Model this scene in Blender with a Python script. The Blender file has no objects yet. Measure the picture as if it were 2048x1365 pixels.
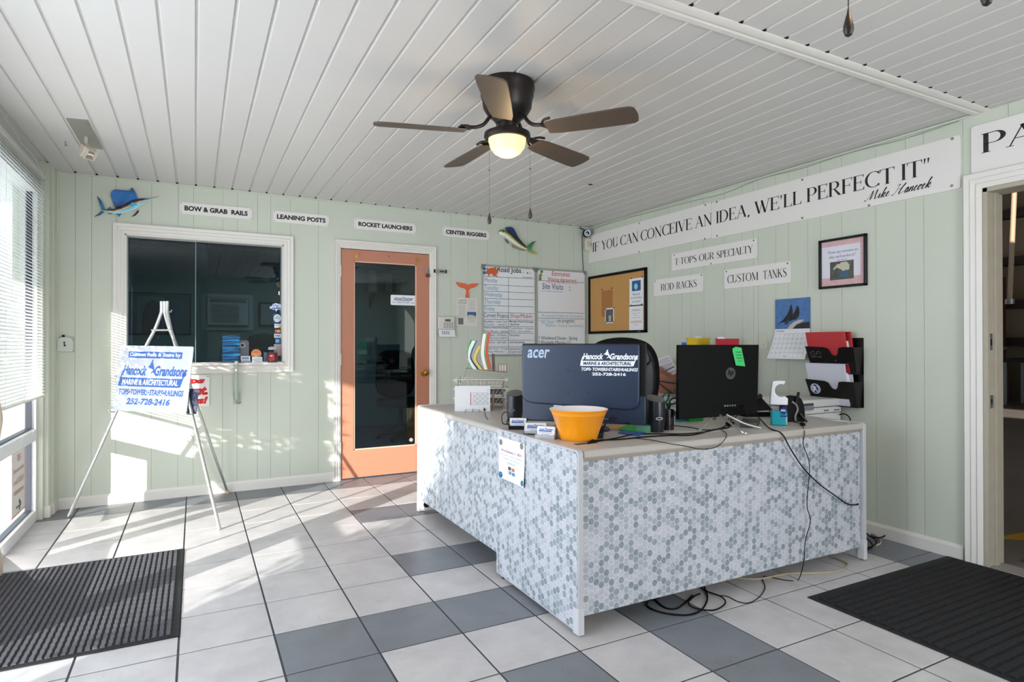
import bpy, math, random
from mathutils import Vector, Matrix
random.seed(7)
sc = bpy.context.scene
COL = sc.collection
R = math.radians

# ---------------------------------------------------------------- camera, light, exposure
FPX, YAW, PITCH, ROLL, CAMH = 1213.19, 0.481584, 0.004913, -0.000632, 1.21
F_ = Vector((math.sin(YAW)*math.cos(PITCH), math.cos(YAW)*math.cos(PITCH), math.sin(PITCH)))
R_ = Vector((math.cos(YAW), -math.sin(YAW), 0)); U_ = R_.cross(F_)
R2 = R_*math.cos(ROLL)+U_*math.sin(ROLL); U2 = U_*math.cos(ROLL)-R_*math.sin(ROLL)
cam = bpy.data.cameras.new('camera'); co = bpy.data.objects.new('camera', cam); COL.objects.link(co)
cam.sensor_width = 36; cam.lens = FPX/2048*36; cam.clip_start = 0.02; cam.clip_end = 200
co.matrix_world = Matrix(((R2.x, U2.x, -F_.x, 0), (R2.y, U2.y, -F_.y, 0), (R2.z, U2.z, -F_.z, CAMH), (0, 0, 0, 1)))
sc.camera = co
vs = sc.view_settings; vs.view_transform = 'Standard'; vs.look = 'None'; vs.gamma = 1; vs.use_curve_mapping = False
vs.exposure = 0.22

w = bpy.data.worlds.new('sky'); sc.world = w; w.use_nodes = True
bg = w.node_tree.nodes['Background']
bg.inputs[0].default_value = (0.80, 0.90, 1.0, 1); bg.inputs[1].default_value = 3.0

def sun_lamp():
    l = bpy.data.lights.new('sun', 'SUN'); l.energy = 9.5; l.angle = R(0.55); l.color = (1.0, 0.95, 0.86)
    o = bpy.data.objects.new('sun', l); COL.objects.link(o)
    o.rotation_euler = Vector((1, 0.74, -0.35)).to_track_quat('-Z', 'Y').to_euler()
def area(name, loc, direction, sx, sy, energy, color=(1, 1, 1)):
    l = bpy.data.lights.new(name, 'AREA'); l.shape = 'RECTANGLE'; l.size = sx; l.size_y = sy; l.energy = energy; l.color = color
    o = bpy.data.objects.new(name, l); COL.objects.link(o); o.location = loc
    o.rotation_euler = Vector(direction).to_track_quat('-Z', 'Z').to_euler()
sun_lamp()
# daylight through the long window wall on the left (x = -1) and an added fill lamp behind the camera
area('daylight_left_windows', (-1.12, 2.3, 1.30), (1, 0.25, 0.12), 5.4, 2.0, 112, (0.84, 0.90, 1.0))
area('pavement_bounce_fill', (-1.14, 3.9, 0.55), (1, 0.45, 0.75), 2.4, 0.9, 30, (1.0, 0.96, 0.92))  # added lamp in place of light off the pavement, lifts the ceiling
area('front_fill', (2.2, -1.75, 1.30), (-0.1, 1, 0.08), 1.3, 1.9, 48, (0.95, 0.96, 1.0))
area('warehouse_light', (9, -1.0, 4.5), (0.2, 1, -0.6), 3, 3, 48, (1.0, 0.86, 0.72))  # area lamp high in the warehouse
area('office_light', (1.0, 6.8, 2.35), (0, 0, -1), 1.2, 1.2, 24.0, (0.75, 0.9, 1.0))  # area lamp under the office ceiling, facing down

# ---------------------------------------------------------------- measuring: photo pixel -> point on a plane of the room
D, RX, LX, H, DT = 5.475, 3.805, -0.96, 2.478, 0.765
def ray(u, v): return F_ + R2*((u-1024)/FPX) + U2*((682.5-v)/FPX)
CP = Vector((0, 0, CAMH))
def onp(u, v, ax, val):
    r = ray(u, v); return CP + r*((val-CP[ax])/r[ax])
def bk(u, v): return onp(u, v, 1, D)
def rt(u, v): return onp(u, v, 0, RX)
def fl(u, v, z=0.0): return onp(u, v, 2, z)
def dk(u, v): return onp(u, v, 2, DT)

# ---------------------------------------------------------------- materials
MATS = {}
def mat(name, col, rough=0.6, metal=0.0, noise=0.0, nscale=8.0, spec=None, emit=None, estr=0.0, trans=0.0, bump=0.0, bscale=60, coat=0.0):
    if name in MATS: return MATS[name]
    m = bpy.data.materials.new(name); m.use_nodes = True; nt = m.node_tree
    b = nt.nodes['Principled BSDF']
    b.inputs['Base Color'].default_value = (*col, 1); b.inputs['Roughness'].default_value = rough; b.inputs['Metallic'].default_value = metal
    if spec is not None: b.inputs['Specular IOR Level'].default_value = spec
    if coat: b.inputs['Coat Weight'].default_value = coat
    if trans: b.inputs['Transmission Weight'].default_value = trans
    if emit: b.inputs['Emission Color'].default_value = (*emit, 1); b.inputs['Emission Strength'].default_value = estr
    if noise or bump:
        tc = nt.nodes.new('ShaderNodeTexCoord')
    if noise:
        n = nt.nodes.new('ShaderNodeTexNoise'); n.inputs['Scale'].default_value = nscale; n.inputs['Detail'].default_value = 6
        nt.links.new(tc.outputs['Object'], n.inputs['Vector'])
        mx = nt.nodes.new('ShaderNodeMix'); mx.data_type = 'RGBA'
        mx.inputs[6].default_value = (*[c*(1-noise) for c in col], 1); mx.inputs[7].default_value = (*[min(1, c*(1+noise)) for c in col], 1)
        nt.links.new(n.outputs['Fac'], mx.inputs[0]); nt.links.new(mx.outputs[2], b.inputs['Base Color'])
    if bump:
        n = nt.nodes.new('ShaderNodeTexNoise'); n.inputs['Scale'].default_value = bscale; n.inputs['Detail'].default_value = 4
        nt.links.new(tc.outputs['Object'], n.inputs['Vector'])
        bp = nt.nodes.new('ShaderNodeBump'); bp.inputs['Strength'].default_value = bump; bp.inputs['Distance'].default_value = 0.01
        nt.links.new(n.outputs['Fac'], bp.inputs['Height']); nt.links.new(bp.outputs['Normal'], b.inputs['Normal'])
    MATS[name] = m; return m
def srgb(r, g, b):
    f = lambda c: ((c/255+0.055)/1.055)**2.4 if c > 10 else c/255/12.92
    return (f(r), f(g), f(b))
def M(name, rgb, **k): return mat(name, srgb(*rgb), **k)

def glass_mat(name, tint=(0.95, 0.98, 0.97), refl=1.0):
    m = bpy.data.materials.new(name); m.use_nodes = True; nt = m.node_tree; nt.nodes.clear()
    out = nt.nodes.new('ShaderNodeOutputMaterial'); mix = nt.nodes.new('ShaderNodeMixShader')
    t = nt.nodes.new('ShaderNodeBsdfTransparent'); t.inputs[0].default_value = (*tint, 1)
    g = nt.nodes.new('ShaderNodeBsdfGlossy'); g.inputs['Roughness'].default_value = 0.0
    lw_ = nt.nodes.new('ShaderNodeLayerWeight'); lw_.inputs[0].default_value = 0.5
    pw = nt.nodes.new('ShaderNodeMath'); pw.operation = 'POWER'; pw.inputs[1].default_value = 5; nt.links.new(lw_.outputs['Facing'], pw.inputs[0])
    ma = nt.nodes.new('ShaderNodeMath'); ma.operation = 'MULTIPLY_ADD'; ma.inputs[1].default_value = 0.8; ma.inputs[2].default_value = 0.035; nt.links.new(pw.outputs[0], ma.inputs[0])
    mu = nt.nodes.new('ShaderNodeMath'); mu.operation = 'MULTIPLY'; mu.inputs[1].default_value = refl
    nt.links.new(ma.outputs[0], mu.inputs[0]); nt.links.new(mu.outputs[0], mix.inputs[0])
    nt.links.new(t.outputs[0], mix.inputs[1]); nt.links.new(g.outputs[0], mix.inputs[2]); nt.links.new(mix.outputs[0], out.inputs[0])
    MATS[name] = m; return m
GLASS = glass_mat('window_glass', (0.97, 0.99, 1.0), 1.0)
GLASS_T = glass_mat('tinted_glass', (0.62, 0.74, 0.80), 1.3)
CLEAR = glass_mat('clear_plastic', (0.86, 0.89, 0.92), 1.6)

def nodes(nt, kind, **ins):
    n = nt.nodes.new(kind)
    for k, v in ins.items():
        if k.startswith('i'): n.inputs[int(k[1:])].default_value = v
        else: setattr(n, k, v)
    return n

TILE, TX0, TY0 = 0.35075, 0.64529, 2.70154
DARK = [(1,4),(2,4),(8,-2),(8,-3),(9,-2),(9,-3),(2,1),(1,1),(0,-1),(1,-1),(2,-1),(3,-2),(3,-3),(3,-4),(1,-3),(-1,-1),(-1,-2),(6,0),(5,2),(4,-6)] + [(i,7) for i in range(-5,12)]
def tile_material(name, col, rough):
    m = bpy.data.materials.new(name); m.use_nodes = True; nt = m.node_tree; b = nt.nodes['Principled BSDF']; L = nt.links
    tc = nodes(nt, 'ShaderNodeTexCoord')
    n1 = nodes(nt, 'ShaderNodeTexNoise'); n1.inputs['Scale'].default_value = 5; n1.inputs['Detail'].default_value = 8; n1.inputs['Roughness'].default_value = 0.65
    L.new(tc.outputs['Object'], n1.inputs['Vector'])
    r1 = nodes(nt, 'ShaderNodeValToRGB'); e = r1.color_ramp.elements
    e[0].position = 0.3; e[0].color = (*[c*0.84 for c in col], 1); e[1].position = 0.7; e[1].color = (*[min(1, c*1.1) for c in col], 1)
    L.new(n1.outputs['Fac'], r1.inputs[0])
    # thin veins printed in the glaze
    vo = nodes(nt, 'ShaderNodeTexVoronoi', feature='DISTANCE_TO_EDGE'); vo.inputs['Scale'].default_value = 3.2
    n2 = nodes(nt, 'ShaderNodeTexNoise'); n2.inputs['Scale'].default_value = 9; n2.inputs['Detail'].default_value = 5
    L.new(tc.outputs['Object'], n2.inputs['Vector'])
    mxv = nodes(nt, 'ShaderNodeMix', data_type='VECTOR'); mxv.inputs[0].default_value = 0.22
    L.new(tc.outputs['Object'], mxv.inputs[4]); L.new(n2.outputs['Color'], mxv.inputs[5]); L.new(mxv.outputs[1], vo.inputs['Vector'])
    th = nodes(nt, 'ShaderNodeMath', operation='LESS_THAN'); th.inputs[1].default_value = 0.0035; L.new(vo.outputs['Distance'], th.inputs[0])
    n3 = nodes(nt, 'ShaderNodeTexNoise'); n3.inputs['Scale'].default_value = 4; L.new(tc.outputs['Object'], n3.inputs['Vector'])
    gt = nodes(nt, 'ShaderNodeMath', operation='GREATER_THAN'); gt.inputs[1].default_value = 0.56; L.new(n3.outputs['Fac'], gt.inputs[0])
    mu = nodes(nt, 'ShaderNodeMath', operation='MULTIPLY'); L.new(th.outputs[0], mu.inputs[0]); L.new(gt.outputs[0], mu.inputs[1])
    mu2 = nodes(nt, 'ShaderNodeMath', operation='MULTIPLY'); mu2.inputs[1].default_value = 0.4; L.new(mu.outputs[0], mu2.inputs[0])
    mx = nodes(nt, 'ShaderNodeMix', data_type='RGBA'); mx.inputs[7].default_value = (*[c*0.45 for c in col], 1)
    L.new(mu2.outputs[0], mx.inputs[0]); L.new(r1.outputs[0], mx.inputs[6]); L.new(mx.outputs[2], b.inputs['Base Color'])
    b.inputs['Roughness'].default_value = rough
    bp = nodes(nt, 'ShaderNodeBump'); bp.inputs['Strength'].default_value = 0.12; bp.inputs['Distance'].default_value = 0.01
    L.new(n1.outputs['Fac'], bp.inputs['Height']); L.new(bp.outputs[0], b.inputs['Normal'])
    MATS[name] = m; return m

def hex_material(name, horiz, size=0.0305):
    """contact paper printed with small marble hexagons, on the plane horiz x Z"""
    m = bpy.data.materials.new(name); m.use_nodes = True; nt = m.node_tree; b = nt.nodes['Principled BSDF']; L = nt.links
    tc = nodes(nt, 'ShaderNodeTexCoord'); sp = nodes(nt, 'ShaderNodeSeparateXYZ'); L.new(tc.outputs['Object'], sp.inputs[0])
    cb = nodes(nt, 'ShaderNodeCombineXYZ'); L.new(sp.outputs[horiz], cb.inputs[1]); L.new(sp.outputs['Z'], cb.inputs[0])
    s = (size, size*math.sqrt(3), 1.0)
    def vm(op, a, bb=None, **k):
        n = nodes(nt, 'ShaderNodeVectorMath', operation=op)
        for i, x in enumerate((a, bb)):
            if x is None: continue
            if isinstance(x, tuple): n.inputs[i].default_value = x
            else: L.new(x, n.inputs[i])
        return n
    def mt(op, a, bb=None):
        n = nodes(nt, 'ShaderNodeMath', operation=op)
        for i, x in enumerate((a, bb)):
            if x is None: continue
            if isinstance(x, (int, float)): n.inputs[i].default_value = x
            else: L.new(x, n.inputs[i])
        return n.outputs[0]
    pos = vm('ADD', cb.outputs[0], (10.0, 10.0*math.sqrt(3), 0)).outputs[0]
    half = (s[0]/2, s[1]/2, 0.5)
    def cell(p):
        md = vm('MODULO', p, s).outputs[0]
        return vm('SUBTRACT', md, (half[0], half[1], 0)).outputs[0]
    a = cell(pos); bcell = cell(vm('ADD', pos, (half[0], half[1], 0)).outputs[0])
    da = vm('DOT_PRODUCT', a, a).outputs['Value']; db = vm('DOT_PRODUCT', bcell, bcell).outputs['Value']
    sel = mt('LESS_THAN', db, da)
    gv = nodes(nt, 'ShaderNodeMix', data_type='VECTOR'); L.new(sel, gv.inputs[0]); L.new(a, gv.inputs[4]); L.new(bcell, gv.inputs[5]); gv = gv.outputs[1]
    idv = vm('SUBTRACT', pos, gv).outputs[0]
    sn = vm('SNAP', vm('ADD', idv, (size*0.1, size*0.1, 0)).outputs[0], (size/2, size*math.sqrt(3)/2, 1.0)).outputs[0]
    ab = vm('ABSOLUTE', gv).outputs[0]
    d1 = vm('DOT_PRODUCT', ab, (0.5, math.sqrt(3)/2, 0)).outputs['Value']
    sx = nodes(nt, 'ShaderNodeSeparateXYZ'); L.new(ab, sx.inputs[0])
    hd = mt('MAXIMUM', d1, sx.outputs['X'])
    grout = mt('GREATER_THAN', hd, size*0.5*0.925)
    wn = nodes(nt, 'ShaderNodeTexWhiteNoise'); wn.noise_dimensions = '3D'; L.new(sn, wn.inputs['Vector'])
    rmp = nodes(nt, 'ShaderNodeValToRGB'); rmp.color_ramp.interpolation = 'CONSTANT'; e = rmp.color_ramp.elements
    cols = [(0, (198,199,207)), (0.30, (188,192,201)), (0.5, (172,179,188)), (0.66, (150,160,167)), (0.84, (138,149,156))]
    e[0].position = 0; e[0].color = (*srgb(*cols[0][1]), 1); e[1].position = cols[1][0]; e[1].color = (*srgb(*cols[1][1]), 1)
    for p_, c in cols[2:]:
        q = e.new(p_); q.color = (*srgb(*c), 1)
    L.new(wn.outputs['Value'], rmp.inputs[0])
    nz = nodes(nt, 'ShaderNodeTexNoise'); nz.inputs['Scale'].default_value = 140; nz.inputs['Detail'].default_value = 4; L.new(tc.outputs['Object'], nz.inputs['Vector'])
    mr = nodes(nt, 'ShaderNodeMapRange'); mr.inputs[1].default_value = 0.3; mr.inputs[2].default_value = 0.7; mr.inputs[3].default_value = 0.80; mr.inputs[4].default_value = 1.12
    L.new(nz.outputs['Fac'], mr.inputs[0])
    mul = vm('MULTIPLY', rmp.outputs[0]); L.new(mr.outputs[0], mul.inputs[1])
    fin = nodes(nt, 'ShaderNodeMix', data_type='RGBA'); fin.inputs[7].default_value = (*srgb(214, 216, 224), 1)
    L.new(grout, fin.inputs[0]); L.new(mul.outputs[0], fin.inputs[6]); L.new(fin.outputs[2], b.inputs['Base Color'])
    b.inputs['Roughness'].default_value = 0.45
    MATS[name] = m; return m

GREEN = M('sage_green_paint', (204, 209, 195), rough=0.55, noise=0.035, nscale=3, bump=0.03, bscale=30)
GROOVE = M('dark_groove', (120, 130, 118), rough=0.8)
WHITEP = M('white_trim_paint', (226, 222, 216), rough=0.42, noise=0.04, nscale=9)
CEIL = M('white_vinyl_soffit', (208, 205, 202), rough=0.42, noise=0.02, nscale=4)
DARKV = M('black_void', (12, 12, 12), rough=1)
ORANGE = M('salmon_door_paint', (190, 127, 101), rough=0.5, noise=0.05, nscale=3)
BLACKP = M('black_plastic', (18, 19, 22), rough=0.38, spec=.35)
BLACKM = M('matte_black', (14, 14, 15), rough=0.7, spec=.2)
GREYP = M('grey_plastic', (120, 122, 126), rough=0.45)
ALU = M('brushed_aluminium', (205, 207, 205), rough=0.28, metal=0.9)
STEEL = M('dull_steel', (150, 150, 148), rough=0.4, metal=0.8)
BRASS = M('brass', (190, 150, 70), rough=0.25, metal=1.0)
SIGNW = M('white_sign_board', (232, 229, 226), rough=0.35, noise=0.015, nscale=2)
INK = M('black_ink', (18, 18, 20), rough=0.5)
PAPER = M('white_paper', (236, 237, 240), rough=0.7)
BLUEINK = M('blue_vinyl', (52, 98, 178), rough=0.4)
REDINK = M('red_vinyl', (206, 24, 26), rough=0.45)
BRONZE = M('dark_bronze_metal', (38, 32, 30), rough=0.38, metal=0.5)
LAMINATE = M('beige_laminate', (186, 180, 174), rough=0.35, noise=0.03, nscale=30)
DESKTRIM = M('grey_desk_trim', (190, 190, 194), rough=0.4)

# ---------------------------------------------------------------- mesh builder
class MB:
    def __init__(s): s.v = []; s.f = []; s.m = []; s.cur = 0
    def face(s, *i): s.f.append(tuple(i)); s.m.append(s.cur)
    def add(s, vs, fs):
        o = len(s.v); s.v += [tuple(x) for x in vs]
        for f in fs: s.f.append(tuple(i+o for i in f)); s.m.append(s.cur)
        return s
    def merge(s, mb, mx=None):
        o = len(s.v); s.v += [tuple(mx @ Vector(x)) if mx else x for x in mb.v]
        for f, k in zip(mb.f, mb.m): s.f.append(tuple(i+o for i in f)); s.m.append(k)
        return s
    def box(s, x0, x1, y0, y1, z0, z1):
        vs = [(x0,y0,z0),(x1,y0,z0),(x1,y1,z0),(x0,y1,z0),(x0,y0,z1),(x1,y0,z1),(x1,y1,z1),(x0,y1,z1)]
        return s.add(vs, [(0,3,2,1),(4,5,6,7),(0,1,5,4),(1,2,6,5),(2,3,7,6),(3,0,4,7)])
    def prism(s, pts, y0, y1):
        """outline in x,z pushed from y0 to y1"""
        n = len(pts); vs = [(x, y0, z) for x, z in pts]+[(x, y1, z) for x, z in pts]
        return s.add(vs, [tuple(range(n)), tuple(range(2*n-1, n-1, -1))]+[(i, (i+1) % n+n*0, (i+1) % n+n, i+n) for i in range(n)])
    def prismz(s, pts, z0, z1):
        n = len(pts); vs = [(x, y, z0) for x, y in pts]+[(x, y, z1) for x, y in pts]
        return s.add(vs, [tuple(range(n-1, -1, -1)), tuple(range(n, 2*n))]+[(i, (i+1) % n, (i+1) % n+n, i+n) for i in range(n)])
    def prismx(s, pts, x0, x1):
        n = len(pts); vs = [(x0, y, z) for y, z in pts]+[(x1, y, z) for y, z in pts]
        return s.add(vs, [tuple(range(n)), tuple(range(2*n-1, n-1, -1))]+[(i, (i+1) % n, (i+1) % n+n, i+n) for i in range(n)])
    def loft(s, rings, cap=True):
        n = len(rings[0]); vs = [p for r in rings for p in r]; fs = []
        for k in range(len(rings)-1):
            for i in range(n):
                a = k*n+i; b = k*n+(i+1) % n; fs.append((a, b, b+n, a+n))
        if cap: fs += [tuple(range(n-1, -1, -1)), tuple(range((len(rings)-1)*n, len(rings)*n))]
        return s.add(vs, fs)
    def lathe(s, prof, n=32, c=(0, 0, 0), cap=True):
        return s.loft([[(c[0]+r*math.cos(2*math.pi*i/n), c[1]+r*math.sin(2*math.pi*i/n), c[2]+z) for i in range(n)] for r, z in prof], cap)
    def tube(s, pts, r, n=8, closed=False):
        pts = [Vector(p) for p in pts]; rings = []; up = None
        for i, p in enumerate(pts):
            if closed: t = (pts[(i+1) % len(pts)]-pts[i-1])
            else: t = pts[min(i+1, len(pts)-1)]-pts[max(i-1, 0)]
            t = t.normalized() if t.length > 1e-9 else Vector((0, 0, 1))
            if up is None: up = Vector((0, 0, 1)) if abs(t.z) < 0.9 else Vector((1, 0, 0))
            a = t.cross(up).normalized(); up = a.cross(t).normalized()
            rr = r[i] if isinstance(r, (list, tuple)) else r
            rings.append([p+(a*math.cos(2*math.pi*k/n)+up*math.sin(2*math.pi*k/n))*rr for k in range(n)])
        if closed: rings.append(rings[0]); return s.loft(rings, False)
        return s.loft(rings)
    def cyl(s, p0, p1, r, n=16): return s.tube([p0, p1], r, n)
    def disc(s, cx, cz, r, y0, y1, n=20, ry=None):
        return s.prism([(cx+r*math.cos(2*math.pi*i/n), cz+(ry or r)*math.sin(2*math.pi*i/n)) for i in range(n)], y0, y1)
    def ball(s, c, r, n=16, sc_=(1, 1, 1)):
        k = n//2
        return s.loft([[(c[0]+sc_[0]*r*math.sin(math.pi*j/k)*math.cos(2*math.pi*i/n), c[1]+sc_[1]*r*math.sin(math.pi*j/k)*math.sin(2*math.pi*i/n), c[2]-sc_[2]*r*math.cos(math.pi*j/k)) for i in range(n)] for j in [0.02]+list(range(1, k))+[k-0.02]])
    def build(s, name, m, parent=None, smooth=False, bevel=0.0, seg=2, loc=None, subsurf=0, fix=True):
        me = bpy.data.meshes.new(name); me.from_pydata(s.v, [], s.f)
        for x in (m if isinstance(m, (list, tuple)) else [m]): me.materials.append(x)
        for p, k in zip(me.polygons, s.m): p.material_index = k
        if fix:
            import bmesh
            bm = bmesh.new(); bm.from_mesh(me); bmesh.ops.recalc_face_normals(bm, faces=bm.faces); bm.to_mesh(me); bm.free()
        if smooth or bevel:
            for p in me.polygons: p.use_smooth = True
            me.set_sharp_from_angle(angle=R(38))
        o = bpy.data.objects.new(name, me); COL.objects.link(o)
        if bevel:
            b = o.modifiers.new('bevel', 'BEVEL'); b.width = bevel; b.segments = seg; b.limit_method = 'ANGLE'; b.angle_limit = R(40); b.harden_normals = False
        if subsurf:
            b = o.modifiers.new('sub', 'SUBSURF'); b.levels = subsurf; b.render_levels = subsurf
        if parent: o.parent = parent
        if loc: o.location = loc
        return o

def tag(o, label, cat, group=None, kind=None):
    o['label'] = label; o['category'] = cat
    if group: o['group'] = group
    if kind: o['kind'] = kind
    return o
def thing(name, label, cat, loc=(0, 0, 0), rz=0.0, group=None, mx=None):
    o = bpy.data.objects.new(name, None); COL.objects.link(o); o.empty_display_size = 0.05
    if mx is not None: o.matrix_world = mx
    else: o.location = loc; o.rotation_euler = (0, 0, rz)
    return tag(o, label, cat, group)
def struct(name, mb, m, **k):
    o = mb.build(name, m, **k); o['kind'] = 'structure'; return o
def sgroup(name, loc=(0, 0, 0), rz=0):
    o = bpy.data.objects.new(name, None); COL.objects.link(o); o.location = loc; o.rotation_euler = (0, 0, rz); o['kind'] = 'structure'; return o
def on_back(name, label, cat, x, z, off=0.0, group=None): return thing(name, label, cat, (x, D-off, z), 0, group)
def on_right(name, label, cat, y, z, off=0.0, group=None): return thing(name, label, cat, (RX-off, y, z), -math.pi/2, group)
def copy_tree(root):
    c = root.copy(); COL.objects.link(c)
    for ch in list(root.children):
        d = copy_tree(ch); d.parent = c; d.matrix_parent_inverse = ch.matrix_parent_inverse.copy()
    return c
def rrect(x0, x1, z0, z1, r, n=4):
    o = []
    for cx, cz, a in ((x1-r, z0+r, -90), (x1-r, z1-r, 0), (x0+r, z1-r, 90), (x0+r, z0+r, 180)):
        for i in range(n+1):
            t = R(a+90*i/n); o.append((cx+r*math.cos(t), cz+r*math.sin(t)))
    return o
def smooth_path(pts, k=8, closed=False):
    """Catmull-Rom through pts"""
    P = [Vector(p) for p in pts]; n = len(P); out = []
    for i in range(n if closed else n-1):
        g = (lambda j: P[j % n]) if closed else (lambda j: P[max(0, min(n-1, j))])
        a, b, c, d = g(i-1), g(i), g(i+1), g(i+2)
        for t in range(k):
            t = t/k; out.append(0.5*((2*b)+(c-a)*t+(2*a-5*b+4*c-d)*t*t+(3*b-a-3*c+d)*t**3))
    if not closed: out.append(P[-1])
    return out

# ---------------------------------------------------------------- lettering
_tc = {}
def text_mesh(s, bold=0.0, shear=0.0, res=3):
    k = (s, bold, shear, res)
    if k not in _tc:
        cu = bpy.data.curves.new('t', 'FONT'); cu.body = s; cu.size = 1; cu.offset = bold; cu.shear = shear; cu.resolution_u = res; cu.fill_mode = 'FRONT'
        o = bpy.data.objects.new('t', cu); me = o.to_mesh()
        v = [tuple(x.co) for x in me.vertices]; f = [tuple(p.vertices) for p in me.polygons]
        o.to_mesh_clear(); bpy.data.objects.remove(o); bpy.data.curves.remove(cu)
        _tc[k] = (v, f)
    return _tc[k]
def text(mb, s, x0, x1, z0, z1, y=-0.001, bold=0.0, shear=0.0, res=3, keep=False, align='l', slope=0.0):
    """letters fitted to the box x0..x1, z0..z1 on the plane y"""
    v, f = text_mesh(s, bold, shear, res)
    if not v: return
    ax, bx = min(p[0] for p in v), max(p[0] for p in v); ay, by = min(p[1] for p in v), max(p[1] for p in v)
    sx = (x1-x0)/(bx-ax); sy = (z1-z0)/(by-ay)
    mb.add([(x0+(p[0]-ax)*sx, y, z0+(p[1]-ay)*sy+slope*(p[0]-ax)*sx) for p in v], f)
def lines_of(mb, rows, x0, x1, ztop, zbot, y=-0.001, **k):
    """rows of small print; row = (text, left fraction, right fraction)"""
    n = len(rows); h = (ztop-zbot)/n
    for i, (s, a, b) in enumerate(rows):
        text(mb, s, x0+(x1-x0)*a, x0+(x1-x0)*b, ztop-(i+0.85)*h, ztop-(i+0.15)*h, y, **k)

# a high-contrast roman capital alphabet, strokes as (points, widths)
def _stroke(mb, pts, ws, sx, sz, ox, oz, y, slope=0.0):
    n = len(pts); vs = []
    for i, (px_, pz_) in enumerate(pts):
        a = pts[max(0, i-1)]; b = pts[min(n-1, i+1)]; dx, dz = b[0]-a[0], b[1]-a[1]; l = math.hypot(dx, dz) or 1
        nx, nz = -dz/l, dx/l; w_ = ws[i]/2 if isinstance(ws, (list, tuple)) else ws/2
        for sgn in (1, -1):
            X = px_+nx*w_*sgn; Z = pz_+nz*w_*sgn; vs.append((ox+X*sx, y, oz+Z*sz+slope*(ox+X*sx)))
    mb.add(vs, [(2*i, 2*i+1, 2*i+3, 2*i+2) for i in range(n-1)])
TK, TN = 0.125, 0.035
def _arc(cx, cz, rx, rz, a0, a1, n=20, tk=TK, tn=TN):
    pts = []; ws = []
    for i in range(n+1):
        a = R(a0+(a1-a0)*i/n); pts.append((cx+rx*math.cos(a), cz+rz*math.sin(a))); ws.append(tn+(tk-tn)*abs(math.cos(a))**1.6)
    return pts, ws
def _ser(x, z, w_=0.22): return ([(x-w_/2, z), (x+w_/2, z)], 0.03)
def _stem(x, z0=0.0, z1=1.0, w_=TK, top=True, bot=True):
    o = [([(x, z0), (x, z1)], w_)]
    if top: o.append(_ser(x, z1-0.015))
    if bot: o.append(_ser(x, z0+0.015))
    return o
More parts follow.
